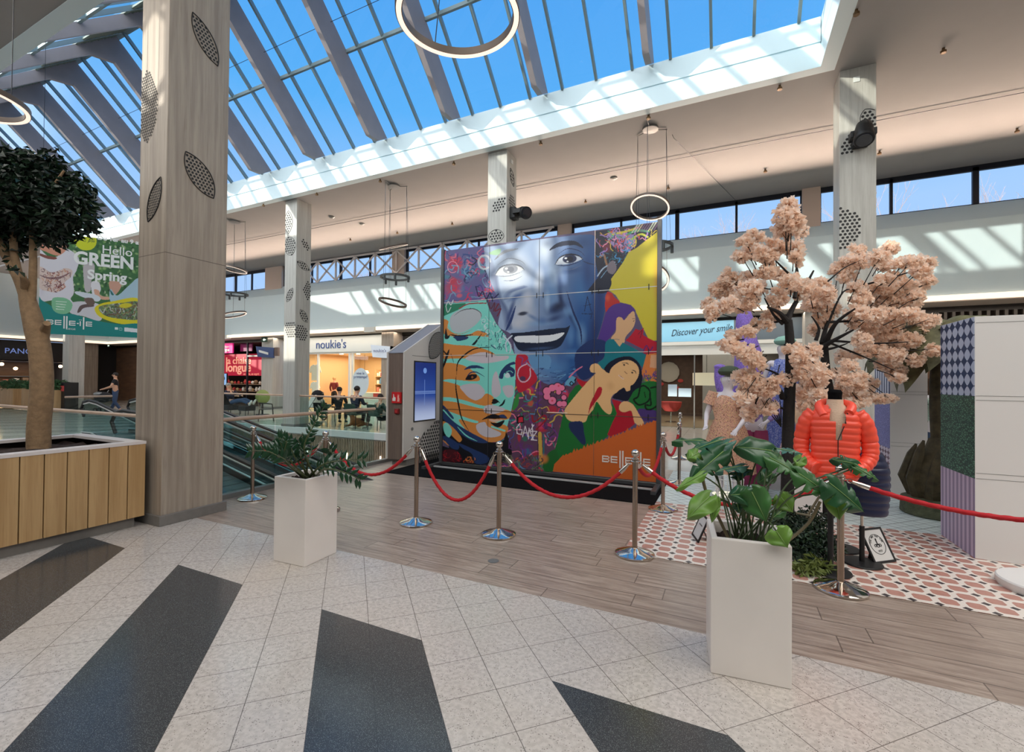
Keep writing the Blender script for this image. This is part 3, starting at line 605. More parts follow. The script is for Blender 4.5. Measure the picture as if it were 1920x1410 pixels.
MB().box(q.x-.36, q.x+.2, 16.5, 16.56, 1.2, 1.9).build('screen_body', M_black, t, smooth=0); MB().box(q.x-.33, q.x+.17, 16.49, 16.5, 1.23, 1.87).build('screen_face', mat('screen_blue', srgb(128, 168, 214), .3, emis=.7), t, smooth=0); MB().tube([(q.x-.08, 16.489, 1.6), (q.x-.08, 16.488, 1.6)], .13, 18).build('navy_disc', mat('navy', srgb(24, 34, 66), .5), t); MB().box(q.x-.12, q.x-.04, 16.5, 16.56, 0, 1.2).build('pole', M_black, t, smooth=0)
# projecting signs and exit signs
for (x, y, w_, h, y0, lab, tx) in ((497, 660, 1.0, .42, 16.0, 'navy slanted projecting sign left of the second column', ''), (715, 659, .85, .42, 16.0, 'white slanted projecting sign right of the white shop', 'noukie\'s')):
    q = pl(x, y, 1, y0); t = thing('projecting_sign', lab, 'sign', q)
    c_ = mat('sign_navy', srgb(60, 78, 122), .4) if not tx else mat('sign_white', srgb(214, 224, 236), .4, emis=.2)
    MB().prism([q+Vector((-w_*.75, 0, .32)), q+Vector((-w_*.6, 0, -.25)), q+Vector((w_*.3, .25, -.3)), q+Vector((w_*.3, .25, .24))], (0, .09, 0)).build('sign_board', c_, t, smooth=0)
    (text(tx, 'lettering', .2, MATS['blue_letters'], t, q+Vector((-.45, -.03, -.02)), (1, .2, 0), (0, 0, 1), .002) if tx else MB().prism([q+Vector((-.5, .02, .12)), q+Vector((-.5, .02, -.0)), q+Vector((.05, .15, -.14)), q+Vector((.05, .15, -.02))], (0, -.02, 0)).build('white_word', M_white, t, smooth=0))
    MB().box(q.x+w_*.3, q.x+w_*.6, q.y+.3, q.y+.4, q.z-.2, q.z+.25).build('bracket', M_dwood, t, smooth=0)
M_exit = mat('exit_green', srgb(20, 60, 40), .4); M_exl = mat('exit_white', srgb(220, 240, 225), .4, emis=1.0)
for (x, y, lab) in ((495, 637, 'small dark green exit sign above the homeware shop'), (203, 648, 'small green exit sign in the corner of the end wall')):
    q = pl(x, y, 1, 16.1); t = thing('exit_sign', lab, 'exit sign', q); MB().box(q.x-.22, q.x+.22, q.y, q.y+.05, q.z-.12, q.z+.14).build('sign_box', M_exit, t, smooth=0); MB().tube([(q.x, q.y+.025, q.z+.12), (q.x, q.y+.025, 3.83)], .012, 6).build('hanger', M_grey, t)
    MB().prism([q+Vector((-.1, -.005, 0)), q+Vector((.02, -.005, .08)), q+Vector((.02, -.005, .03)), q+Vector((.14, -.005, .03)), q+Vector((.14, -.005, -.03)), q+Vector((.02, -.005, -.03)), q+Vector((.02, -.005, -.08))], (0, .004, 0)).build('arrow', M_exl, t, smooth=0)
# --- smile shop
sm = shop_room('optician_shop', 'glazed shop with a pale blue sign in handwritten script', -6.3, 2.1, 3.0, 6.5, M_brn, mat('shop_floor_s', srgb(146, 122, 98), .3), mat('shop_ceil_s', srgb(120, 110, 100), .7))
area('optician_light', (-2, SY+3, 2.9), (-2, SY+3, 0), 6, 4, 120, (1, .88, .74))
MB().box(-6.3, .17, SY-.1, SY, 3.03, 3.7).build('blue_panel', mat('sky_blue_panel', srgb(126, 184, 214), .5, emis=.25), sm, smooth=0)
MB().box(.17, 2.1, SY-.1, SY, 3.03, 3.7).build('grey_panel', mat('slate_panel', srgb(92, 106, 118), .5), sm, smooth=0)
MB().box(-6.3, 2.1, SY-.12, SY, 2.9, 3.02).box(-6.3, 2.1, SY-.06, SY, 2.56, 2.9).build('sill_band', M_white, sm, smooth=0)
text('Discover your smile', 'lettering', .33, mat('script_ink', srgb(24, 40, 62), .5), sm, (-1.82, SY-.11, 3.22), (1, 0, .07), (0, 0, 1), .002, shear=.35, sx=.72)
MB().quad((-6.3, SY, .02), (2.1, SY, .02), (2.1, SY, 2.56), (-6.3, SY, 2.56)).build('shop_window', M_glass, sm, smooth=0)
for x in (-6.3, -4.0, -1.05, 2.1): MB().box(x-.02, x+.02, SY-.03, SY+.03, 0, 2.56).build('mullion', M_grey, sm, smooth=0)
MB().box(-4.0, -1.0, SY+6.3, SY+6.45, 0, 2.9).build('brown_partition', mat('brick_brown', srgb(92, 66, 52), .6, noise=.2, nscale=6), sm, smooth=0)
MB().box(-1.0, 2.0, SY+4.5, SY+4.6, 0, 2.9).build('grey_partition', mat('part_grey', srgb(150, 146, 144), .6), sm, smooth=0)
for x, z, w_, h in ((1261, 732, .3, .42), (1284, 736, .42, .3)):
    q = pl(x, z, 1, SY-.02); tag(MB().box(q.x-w_/2, q.x+w_/2, q.y-.01, q.y, q.z-h/2, q.z+h/2).build('window_notice', mat('paper_blue', srgb(186, 208, 224), .5), smooth=0), ('taller' if w_ < .4 else 'wider')+' pale blue notice stuck on the blue-signed shop window', 'notice')
t = thing('drum_lamp', 'cream drum lamp shade inside the blue-signed shop', 'lamp', (-.4, SY+2, 1.9)); q = pl(1325, 711, 1, SY+2); MB().lathe([(.5, -.24), (.5, .24), (.49, .24), (.49, -.24)], q, 24).build('lamp_shade', mat('shade_cream', srgb(214, 196, 170), .7, emis=.5), t); MB().tube([q+Vector((0, 0, .2)), (q.x, q.y, 3.0)], .01, 5).build('cord', M_black, t)
t = thing('red_chair', 'red shell armchair on a thin stem inside the blue-signed shop', 'chair', (-2.5, SY+3, 0)); q = pl(1258, 762, 1, SY+2.4)
MB().lathe([(.05, 0), (.25, .03), (.38, .2), (.42, .4), (.38, .38), (.2, .1)], (q.x, q.y, .42), 16).build('shell', MC[5], t); MB().tube([(q.x, q.y, .02), (q.x, q.y, .45)], .03, 8).lathe([(.25, 0), (.2, .02)], (q.x, q.y, .01), 12).build('stem', M_chrome, t)
for x, y, r in ((1240, 720, .12), (1276, 714, .13), (1270, 727, .1)):
    q = pl(x, y, 1, SY+6.25); tag(MB().ball(q, r, 10, 1, .1, .7).build('wall_ornament', MC[5]), 'small red oval ornament on the brown back wall of the blue-signed shop', 'ornament', 'red wall ornaments')
tag(MB().ball((-2.6, SY+6.2, 2.1), .5, 14, 1, .1, 1).build('wall_disc', mat('wall_disc', srgb(190, 180, 170), .6)), 'round lit disc on the brown wall of the blue-signed shop', 'decoration')
# --- dark shop right
dk = shop_room('dark_shop', 'dark shop with black vertical slats behind the display walls', 2.95, 13.8, 3.66, 5, M_blackw, MATS['shop_floor_d'], M_blackw)
for i in range(60): MB().box(3.0+i*.18, 3.07+i*.18, SY-.05, SY+.05, 2.6, 3.66).build('slat', mat('slat_dark', srgb(52, 46, 42), .5), dk, smooth=0)
mb = MB()
for z in (.6, 1.0, 1.4, 1.8): mb.box(3.2, 12, SY+2.6, SY+3, z, z+.04)
mb.box(3.2, 12, SY+3, SY+3.05, 0, 2.3); mb.build('shelving', M_brn, dk, smooth=0)
area('dark_shop_light', (6, SY+2, 3.5), (6, SY+2, 0), 5, 2, 40, (1, .8, .6))
# --- between column area: plain shopfront and left end shops
b = MB(); b.box(-13.7, -6.35, SY, SY+.1, 0, 3.7); struct('wall_far_front', b, M_blackw, smooth=0)
b = MB(); b.box(-39.8, -30.05, SY, SY+.1, 0, 3.7); struct('wall_far_left', b, M_brn, smooth=0)
EX = -39.0
def eshop(label, y0, y1, zt, mb_, lights=True):
    t = thing('storefront', label, 'shop', (EX, (y0+y1)/2, 0))
    MB().box(EX-.1, EX, y0, y1, 2.55, zt).build('black_fascia', mat('gloss_black', srgb(18, 18, 24), .35), t, smooth=0)
    struct('wall_shop_back', MB().box(EX-4, EX-3.9, y0, y1, 0, 2.6), mb_, smooth=0)
    struct('ceiling', MB().box(EX-4, EX, y0, y1, 2.55, 2.6), M_blackw, smooth=0); struct('wall_shop_left', MB().box(EX-4, EX, y0, y0+.05, 0, 2.6), M_blackw, smooth=0); struct('wall_shop_right', MB().box(EX-4, EX, y1-.05, y1, 0, 2.6), M_blackw, smooth=0)
    MB().box(EX-3.9, EX-3.3, y0, y1, 0, 1.05).build('counter', mat('counter_wood', srgb(120, 88, 60), .5), t, smooth=0)
    m_ = MB()
    for z in (1.25, 1.6): m_.box(EX-3.9, EX-3.6, y0+.2, y1-.2, z, z+.04)
    m_.build('shelves', M_grey, t, smooth=0)
    for k in range(int((y1-y0)/.45)):
        y = y0+.35+k*.45; MB().box(EX-3.85, EX-3.62, y, y+.28, 1.29, 1.29+rs.uniform(.08, .25)).build('jar', rs.choice(MC), t, smooth=0)
    area('cafe_light', (EX-1.8, (y0+y1)/2, 2.5), (EX-1.8, (y0+y1)/2, 0), 2, y1-y0-.4, 50, (1, .84, .64)); return t
e1_ = eshop('café with black fascia left of the pale column', 2.0, 10.2, 3.8, mat('cafe_cream', srgb(150, 132, 104), .7))
e2_ = eshop('café with warm bulbs and black fascia right of the pale column', 10.3, 15.0, 3.8, M_brn)
text('PANOS', 'lettering', .45, mat('sign_glow', srgb(110, 130, 190), .5, emis=.6), e2_, (EX+.02, 11.4, 3.0), (0, 1, 0), (0, 0, 1), .01)
for i, (y, z) in enumerate(((10.9, 2.25), (11.6, 2.35), (12.2, 2.1), (12.9, 2.4), (13.6, 2.15), (14.3, 2.3))):
    tag(MB().ball((EX-1, y, z), .1, 10).build('bulb', mat('bulb_warm', (1, .62, .32), emis=9)), 'warm glowing bulb hanging in the café beside the pale column', 'lamp', 'café bulbs')
column('brown cladding pier at the far left behind the ficus', -38.9, -38.3, -1.2, 2.2, 3.82, m=M_clad)
column('brown cladding pier by the dark doorway behind the man', -38.9, -38.3, 14.4, 15.6, 3.82, m=M_clad)
b = MB(); b.box(-44, -43.9, -9, 17, 0, 4); struct('wall_left_back', b, M_blackw, smooth=0)
b = MB(); b.box(EX-.1, EX, 15.0, 17.0, 0, 3.95); struct('wall_left_passage', b, M_blackw, smooth=0)
b = MB(); b.box(EX-.1, EX, -9, 2.0, 0, 3.95); struct('wall_left_near', b, M_brn, smooth=0)

# ================================================================ PAINTED SURFACES (vertex paint on a real panel)
class Paint:
    """colour array over a flat grid; shapes are given in a 2-D frame (X right, Y down)"""
    def __init__(s, PX, PY, col): s.X, s.Y = PX, PY; s.C = np.zeros(PX.shape+(3,)); s.C[:] = srgb(*col)[:3]; s.T = (0, 0, 1)
    def tf(s, p): ox, oy, k = s.T; return [(ox+x/k, oy+y/k) for x, y in p]
    def mask(s, P):
        X, Y = s.X, s.Y; m = np.zeros(X.shape, bool); n = len(P)
        for i in range(n):
            x1, y1 = P[i]; x2, y2 = P[(i+1) % n]
            if y1 == y2: continue
            m ^= ((y1 > Y) != (y2 > Y)) & (X < (x2-x1)*(Y-y1)/(y2-y1)+x1)
        return m
    def curve(s, P): return [(v.x, v.y) for v in cr_spline([(x, y, 0) for x, y in P], 6, True)]
    def fill(s, P, col, sm=True, a=1.0):
        P = s.tf(P); P = s.curve(P) if sm else P; m = s.mask(P); c = np.array(srgb(*col)[:3]); s.C[m] = s.C[m]*(1-a)+c*a; return m
    def grad(s, P, c1, c2, p1, p2, sm=True):
        P = s.tf(P); P = s.curve(P) if sm else P; m = s.mask(P); (ax, ay), (bx, by) = s.tf([p1, p2])
        t = np.clip(((s.X-ax)*(bx-ax)+(s.Y-ay)*(by-ay))/((bx-ax)**2+(by-ay)**2), 0, 1)[..., None]
        c = np.array(srgb(*c1)[:3])*(1-t)+np.array(srgb(*c2)[:3])*t; s.C[m] = c[m]; return m
    def blob(s, cx, cy, rx, ry, col, a=1.0, ang=0, soft=1.0, m=None):
        (cx, cy), = s.tf([(cx, cy)]); rx /= s.T[2]; ry /= s.T[2]; ca, sa = math.cos(math.radians(ang)), math.sin(math.radians(ang))
        u = ((s.X-cx)*ca+(s.Y-cy)*sa)/rx; v = (-(s.X-cx)*sa+(s.Y-cy)*ca)/ry; d = np.sqrt(u*u+v*v)
        t = np.clip((1-d)/max(soft, .02), 0, 1); t = t*t*(3-2*t)*a
        if m is not None: t = t*m
        t = t[..., None]; s.C = s.C*(1-t)+np.array(srgb(*col)[:3])*t
    def line(s, P, wd, col, sm=True, m=None, a=1.0, taper=False):
        P = s.tf(P); wd /= s.T[2]
        if sm and len(P) > 2: P = [(v.x, v.y) for v in cr_spline([(x, y, 0) for x, y in P], 5)]
        x0, x1 = min(p[0] for p in P)-wd, max(p[0] for p in P)+wd; y0, y1 = min(p[1] for p in P)-wd, max(p[1] for p in P)+wd
        sel = (s.X > x0) & (s.X < x1) & (s.Y > y0) & (s.Y < y1)
        if m is not None: sel &= m
        ii = np.nonzero(sel)
        if not len(ii[0]): return
        X, Y = s.X[ii], s.Y[ii]; hit = np.zeros(X.shape, bool); n = len(P)-1
        for i in range(n):
            (ax, ay), (bx, by) = P[i], P[i+1]; L = (bx-ax)**2+(by-ay)**2+1e-9; t = np.clip(((X-ax)*(bx-ax)+(Y-ay)*(by-ay))/L, 0, 1)
            w_ = wd/2*(math.sin(PI*(i+.5)/n)*.85+.15 if taper else 1); hit |= (X-ax-t*(bx-ax))**2+(Y-ay-t*(by-ay))**2 < w_*w_
        c = np.array(srgb(*col)[:3]); idx = (ii[0][hit], ii[1][hit]); s.C[idx] = s.C[idx]*(1-a)+c*a
    def scribble(s, m, box, n, cols, wr, seed, size=60, a=.9):
        r = random.Random(seed)
        for _ in range(n):
            x, y = r.uniform(box[0], box[2]), r.uniform(box[1], box[3]); P = [(x, y)]; th = r.uniform(0, 6.3)
            for k in range(r.randint(2, 5)): th += r.uniform(-1.6, 1.6); x += size*.45*math.cos(th); y += size*.45*math.sin(th); P.append((x, y))
            s.line(P, r.uniform(*wr), r.choice(cols), True, m, a)
def painted(name, A, U, V, wu, wv, nu, nv, fn, parent, thick, tofn, rough=.4):
    """a box panel whose front carries paint. A = lower-left front corner, U,V unit vectors, tofn maps 3-D grid to paint frame"""
    A, U, V = np.array(A, float), np.array(U, float), np.array(V, float); N = np.cross(U, V)
    uu, vv = np.meshgrid(np.linspace(0, wu, nu), np.linspace(0, wv, nv)); P = A+uu[..., None]*U+vv[..., None]*V
    PX, PY = tofn(P, uu, vv); pt = Paint(PX, PY, (90, 80, 110)); fn(pt)
    vs = P.reshape(-1, 3); k = np.arange(nu*nv).reshape(nv, nu); q = np.stack([k[:-1, :-1], k[:-1, 1:], k[1:, 1:], k[1:, :-1]], -1).reshape(-1, 4)
    me = bpy.data.meshes.new(name); me.vertices.add(len(vs)); me.vertices.foreach_set('co', vs.ravel()); me.loops.add(q.size); me.loops.foreach_set('vertex_index', q.ravel().astype(np.int32))
    me.polygons.add(len(q)); me.polygons.foreach_set('loop_start', np.arange(0, q.size, 4, dtype=np.int32)); me.polygons.foreach_set('loop_total', np.full(len(q), 4, dtype=np.int32)); me.update(calc_edges=True)
    ca = me.color_attributes.new('paint', 'FLOAT_COLOR', 'POINT'); c4 = np.concatenate([pt.C.reshape(-1, 3), np.ones((nu*nv, 1))], 1); ca.data.foreach_set('color', c4.ravel().astype(np.float32))
    me.materials.append(vcol(name, rough)); o = bpy.data.objects.new(name, me); COL.objects.link(o); o.parent = parent; o.matrix_parent_inverse = parent.matrix_basis.inverted()
    return o
def to_px(P, uu, vv):
    d = P-CC; z = d@CF; return 960+F_PX*(d@CR)/z, 705-F_PX*(d@CU)/z

def paint_mural(p):
    ZA, ZB, Z4, Z5, Z6, Z7 = (820, 400, 4.364), (820, 620, 4.364), (820, 440, 7.048), (1020, 400, 5.874), (820, 640, 5.876), (960, 640, 5.034)
    R = random.Random(3)
    # ---- mixed graffiti ground, lower middle
    p.T = Z7; mg = p.fill([(-20, 120), (620, 100), (620, 520), (420, 1250), (-260, 1250), (-160, 700)], (92, 62, 88), False)
    for _ in range(40): p.blob(R.uniform(-180, 520), R.uniform(200, 1200), R.uniform(25, 70), R.uniform(20, 60), R.choice([(176, 40, 60), (60, 96, 140), (40, 110, 90), (120, 60, 130), (190, 90, 60), (70, 60, 90), (200, 60, 100)]), .85, R.uniform(0, 90), .6, mg)
    p.scribble(mg, (-200, 200, 520, 1220), 150, [(214, 50, 70), (50, 90, 170), (30, 130, 110), (230, 120, 150), (40, 36, 60), (110, 50, 130), (90, 140, 180), (200, 170, 70)], (4, 14), 8, 90)
    # ---- big blue face
    p.T = ZA; face = [(360, 300), (480, 265), (860, 210), (1180, 175), (1290, 190), (1330, 300), (1300, 440), (1400, 560), (1390, 640), (1370, 800), (1330, 960), (1290, 1080), (1300, 1200), (1180, 1260), (1120, 1330), (1000, 1400), (880, 1390), (760, 1290), (720, 1200), (640, 1170), (610, 1000), (500, 920), (520, 760), (440, 620), (400, 480)]
    mf = p.grad(face, (150, 170, 200), (40, 82, 138), (620, 600), (1180, 700))
    def B(*a, **k): p.blob(*a, m=mf, **k)
    B(620, 480, 210, 240, (206, 214, 224), a=.95); B(700, 820, 150, 160, (176, 182, 196), a=.95, soft=.9); B(660, 900, 110, 80, (186, 190, 200), a=.9); B(880, 300, 110, 160, (200, 212, 226), a=.8); B(930, 640, 90, 220, (96, 140, 190), a=.6)
    B(960, 480, 90, 160, (170, 190, 214), a=.7); B(1180, 620, 130, 200, (58, 106, 160), a=.8); B(1330, 700, 100, 420, (36, 52, 104), a=.9); B(1290, 960, 90, 260, (34, 48, 96), a=.9); B(1230, 1100, 110, 160, (30, 44, 92), a=.8); B(1200, 240, 140, 90, (36, 70, 120), a=.8)
    B(1010, 700, 34, 130, (22, 40, 84), a=.95, ang=-8); B(960, 790, 110, 70, (26, 46, 92), a=.95, ang=-14); B(990, 760, 90, 60, (16, 26, 60), a=.9, ang=-25); B(1100, 860, 26, 200, (20, 38, 84), a=.9, ang=-28); B(1180, 1000, 60, 150, (120, 160, 200), a=.55); B(1070, 800, 60, 60, (110, 150, 196), a=.7)
    B(600, 800, 30, 190, (38, 62, 118), a=.95, ang=18); B(650, 680, 120, 34, (60, 92, 150), a=.9, ang=-28); B(830, 560, 60, 170, (196, 206, 220), a=.8, ang=5); B(1090, 1000, 50, 120, (90, 134, 184), a=.7); B(840, 900, 190, 34, (120, 156, 196), a=.7, ang=-3); B(1110, 1150, 120, 60, (80, 124, 176), a=.7); B(930, 1260, 210, 120, (78, 128, 180), a=.8)
    B(700, 820, 55, 22, (50, 56, 74), a=1, ang=-10, soft=.6); B(780, 850, 90, 26, (86, 116, 160), a=.8, ang=30)
    for P, w_, c in (([(470, 520), (500, 680), (560, 800), (590, 940)], 46, (40, 58, 112)), ([(560, 700), (600, 640), (720, 600)], 26, (60, 86, 140)), ([(400, 330), (440, 420), (470, 520)], 40, (120, 130, 160))):
        for k in range(7): p.line([(x+(k-3)*6, y) for x, y in P], w_*(1-k*.08), c, m=mf, a=.16)
    B(1000, 560, 40, 150, (36, 66, 120), a=.75, ang=-6); B(900, 250, 60, 60, (40, 62, 104), a=.45); B(1090, 470, 150, 40, (30, 60, 112), a=.6, ang=-8); B(1230, 500, 70, 240, (30, 56, 110), a=.7); B(740, 700, 70, 120, (196, 200, 212), a=.8); B(900, 720, 34, 120, (150, 176, 206), a=.8); B(860, 880, 60, 50, (60, 92, 146), a=.7); B(960, 860, 110, 40, (24, 44, 92), a=.8, ang=-20); B(1140, 900, 36, 180, (96, 140, 190), a=.6, ang=-28); B(1010, 1180, 60, 90, (60, 96, 150), a=.6); B(740, 1200, 130, 60, (130, 150, 190), a=.7)
    for k in range(26):
        x, y = R.uniform(760, 1180), R.uniform(1260, 1400); p.line([(x, y), (x+R.uniform(30, 90), y+R.uniform(-40, 10))], R.uniform(3, 8), R.choice([(40, 70, 120), (110, 160, 200), (26, 44, 90)]), False, mf, .8)
    # eyes
    def eye(cx, cy, s_, lite):
        k = .62 if lite else 1; dk = (110, 116, 130) if lite else (20, 24, 44); md = (140, 146, 158) if lite else (34, 44, 80)
        p.blob(cx, cy-20, 150*s_, 100*s_, (150, 166, 190) if lite else (44, 86, 140), .7, -8, 1, mf)
        p.fill([(cx-115*s_, cy+42*s_), (cx-70*s_, cy-12*s_), (cx+10*s_, cy-38*s_), (cx+80*s_, cy-24*s_), (cx+118*s_, cy-4*s_), (cx+40*s_, cy+30*s_), (cx-40*s_, cy+44*s_)], (226, 230, 232) if lite else (206, 214, 226))
        p.blob(cx+8*s_, cy-2, 66*s_, 40*s_, md, 1, -6, .15); p.blob(cx+10*s_, cy-2, 32*s_, 26*s_, dk, 1, 0, .2); p.blob(cx-25*s_, cy-8*s_, 14*s_, 9*s_, (240, 244, 248), 1, 0, .3); p.blob(cx-10*s_, cy+20*s_, 11*s_, 7*s_, (240, 244, 248), 1, 0, .3)
        p.line([(cx-120*s_, cy+50*s_), (cx-75*s_, cy-16*s_), (cx+10*s_, cy-42*s_), (cx+85*s_, cy-29*s_), (cx+125*s_, cy+5)], 13*s_, dk, taper=True); p.line([(cx-95*s_, cy-40*s_), (cx-10*s_, cy-90*s_), (cx+90*s_, cy-72*s_), (cx+135*s_, cy-30)], 7*s_, md, taper=True)
        p.line([(cx-110*s_, cy+52*s_), (cx-10*s_, cy+54*s_), (cx+100*s_, cy+20*s_)], 8*s_, md, taper=True); p.line([(cx-60*s_, cy+90*s_), (cx+30*s_, cy+88*s_), (cx+110*s_, cy+50*s_)], 5, (96, 110, 140), taper=True)
    eye(590, 460, 1.0, True); eye(1075, 375, .95, False)
    p.line([(470, 380), (540, 320), (660, 290)], 18, (120, 124, 134), taper=True); p.line([(920, 300), (980, 262), (1050, 245), (1130, 245), (1190, 280)], 40, (26, 36, 60), taper=True, m=mf); p.line([(500, 350), (560, 310), (640, 295)], 24, (150, 154, 164), taper=True, m=mf); p.line([(1190, 390), (1240, 410), (1290, 420)], 9, (30, 44, 80), taper=True)
    p.line([(1060, 640), (1110, 800), (1170, 950), (1180, 1070)], 16, (26, 40, 84), taper=True, m=mf); p.line([(560, 960), (600, 880), (640, 760)], 22, (34, 56, 108), taper=True, m=mf)
    # mouth
    p.fill([(600, 985), (700, 975), (820, 960), (930, 945), (1050, 935), (1085, 920), (1050, 1010), (1000, 1090), (900, 1120), (760, 1130), (670, 1120), (630, 1060)], (24, 34, 58)); p.fill([(636, 1010), (740, 1000), (830, 1000), (930, 995), (1038, 975), (1000, 1020), (940, 1045), (830, 1060), (750, 1058), (650, 1050)], (216, 220, 226)); p.blob(840, 1105, 160, 18, (70, 96, 140), .6, -4)
    p.fill([(470, 300), (520, 290), (500, 340), (420, 330)], (150, 200, 110), a=.6)
    # ---- upper left graffiti
    ml = p.fill([(30, 310), (380, 262), (400, 480), (470, 640), (520, 740), (400, 720), (30, 750)], (96, 92, 142), False)
    for _ in range(26): p.blob(R.uniform(40, 480), R.uniform(320, 720), R.uniform(20, 60), R.uniform(18, 50), R.choice([(186, 44, 74), (60, 110, 160), (120, 80, 150), (210, 90, 110), (70, 130, 150), (150, 60, 90)]), .85, R.uniform(0, 90), .6, ml)
    p.blob(150, 410, 80, 80, (196, 44, 74), .9, 0, .5, ml); p.blob(250, 480, 80, 90, (74, 124, 166), .9, 0, .6, ml); p.blob(130, 600, 110, 70, (190, 50, 70), .7, -30, .6, ml)
    p.scribble(ml, (40, 320, 480, 720), 90, [(208, 50, 76), (40, 70, 130), (110, 160, 190), (40, 40, 80), (150, 70, 130), (216, 110, 130)], (4, 11), 4, 60)
    for (cx, cy, r, c, w_) in ((385, 400, 48, (190, 196, 206), 16), (125, 440, 40, (230, 140, 160), 6), (240, 545, 22, (40, 60, 110), 5), (290, 470, 16, (60, 40, 90), 5)): p.line([(cx+r*math.cos(t), cy+r*1.15*math.sin(t)) for t in np.linspace(.9, 6.2, 14)], w_, c)
    p.line([(285, 360), (322, 385), (290, 420), (262, 415)], 9, (24, 24, 40)); p.line([(315, 600), (340, 680), (370, 640), (400, 700), (430, 650), (450, 700), (500, 660)], 10, (34, 38, 80)); p.line([(420, 740), (440, 780), (470, 730), (460, 800)], 8, (90, 40, 60)); p.line([(500, 740), (470, 800), (520, 780), (490, 840)], 9, (110, 30, 50))
    # ---- teal/orange portrait, left
    TE, OR, GY, NV, BK = (122, 208, 196), (204, 132, 66), (190, 184, 192), (36, 56, 100), (16, 18, 26)
    p.T = ZA; m = p.fill([(30, 745), (200, 730), (400, 712), (430, 800), (480, 900), (560, 1000), (640, 1170), (660, 1240), (30, 1240)], TE, False)
    p.fill([(30, 745), (240, 735), (170, 790), (30, 850)], (30, 120, 90), False); p.line([(70, 760), (90, 720), (110, 750), (130, 710)], 6, (210, 220, 220)); p.line([(70, 760), (85, 810), (110, 770)], 6, (200, 210, 214)); p.line([(180, 780), (260, 740), (400, 735)], 9, (150, 50, 50))
    p.fill([(30, 870), (90, 880), (85, 940), (150, 990), (260, 990), (330, 960), (400, 980), (410, 1010), (300, 1000), (200, 1010), (90, 1000), (30, 960)], OR)
    p.fill([(100, 900), (120, 830), (200, 785), (300, 780), (360, 815), (350, 870), (290, 930), (200, 975), (130, 965)], (176, 182, 188)); p.line([(135, 840), (200, 795), (290, 780), (350, 810), (360, 850)], 7, (60, 60, 70), taper=True); p.line([(85, 920), (120, 975), (200, 985), (290, 950)], 5, (180, 110, 80), taper=True)
    p.fill([(60, 1020), (70, 940), (85, 1000), (105, 990), (90, 1025)], BK); p.line([(105, 990), (180, 1005), (290, 992)], 14, BK, taper=True); p.fill([(130, 1010), (180, 1005), (250, 1010), (240, 1030), (170, 1045), (150, 1030)], NV); p.line([(360, 990), (290, 1080), (230, 1120), (125, 1138)], 22, BK, taper=True)
    p.scribble(m, (350, 860, 560, 1120), 60, [(30, 120, 130), (28, 60, 96), (200, 214, 220), (110, 190, 190)], (3, 8), 12, 28)
    p.line([(540, 1000), (600, 1080), (580, 1160), (560, 1060), (610, 1000)], 11, (196, 206, 220)); p.line([(440, 1080), (520, 1140)], 8, NV)
    p.T = Z6; m = p.fill([(40, 0), (560, 60), (880, 150), (870, 260), (860, 420), (850, 600), (810, 780), (770, 940), (720, 1070), (540, 1110), (200, 1100), (40, 900)], TE, False)
    p.fill([(40, 30), (200, 40), (400, 55), (560, 100), (640, 150), (560, 140), (400, 160), (320, 185), (180, 190), (40, 180)], OR); p.line([(40, 240), (150, 240), (280, 265)], 6, OR)
    p.fill([(310, 190), (400, 140), (520, 120), (660, 160), (780, 160), (760, 200), (560, 240), (420, 230)], (196, 186, 194))
    p.fill([(40, 250), (200, 246), (320, 280), (420, 350), (470, 410), (430, 440), (260, 430), (150, 415), (40, 410)], OR)
    p.fill([(40, 450), (180, 465), (260, 500), (320, 580), (400, 640), (480, 630), (540, 575), (620, 620), (600, 700), (480, 705), (300, 650), (160, 620), (40, 600)], OR)
    p.fill([(250, 500), (330, 470), (450, 470), (520, 540), (510, 600), (430, 650), (350, 620), (290, 560)], GY); p.fill([(610, 400), (650, 330), (680, 430), (700, 560), (640, 620), (600, 560)], GY); p.fill([(720, 500), (830, 490), (835, 590), (780, 620), (740, 580)], GY)
    p.fill([(40, 660), (200, 670), (360, 710), (520, 745), (700, 745), (810, 775), (790, 850), (700, 870), (480, 900), (280, 840), (160, 790), (40, 740)], OR); p.line([(40, 625), (200, 655), (380, 700), (540, 735)], 22, TE); p.line([(40, 750), (200, 810), (340, 860), (440, 890)], 24, TE)
    p.fill([(240, 860), (420, 900), (560, 880), (760, 930), (770, 1000), (700, 1090), (560, 1110), (400, 1060), (300, 960)], OR); p.line([(600, 940), (740, 985)], 20, TE)
    p.fill([(430, 920), (520, 890), (560, 940), (700, 1010), (660, 1050), (540, 1055), (450, 1000)], GY); p.fill([(520, 720), (600, 700), (740, 740), (720, 770), (620, 800), (520, 780)], GY)
    p.line([(590, 65), (420, 80), (300, 150), (225, 240), (212, 370)], 16, BK, taper=True); p.line([(205, 390), (205, 520), (235, 700), (270, 850), (350, 990)], 16, BK, taper=True)
    p.line([(60, 300), (100, 180), (130, 90)], 26, BK, taper=True); p.line([(60, 90), (100, 140), (130, 100)], 18, BK, taper=True); p.line([(150, 140), (180, 230)], 5, BK)
    p.line([(300, 310), (360, 285), (440, 280), (515, 300)], 34, NV, taper=True); p.line([(310, 420), (360, 350), (430, 340), (520, 390)], 14, NV, taper=True); p.fill([(310, 420), (350, 370), (430, 365), (430, 400), (380, 425)], BK); p.blob(385, 395, 14, 16, (150, 90, 50), 1, 0, .3)
    p.fill([(680, 400), (700, 330), (760, 260), (840, 225), (860, 250), (800, 270), (850, 310), (845, 380), (800, 390), (740, 350), (720, 410)], NV); p.fill([(740, 380), (775, 345), (805, 385), (770, 405)], (196, 210, 214)); p.line([(760, 340), (800, 325), (830, 345)], 8, TE)
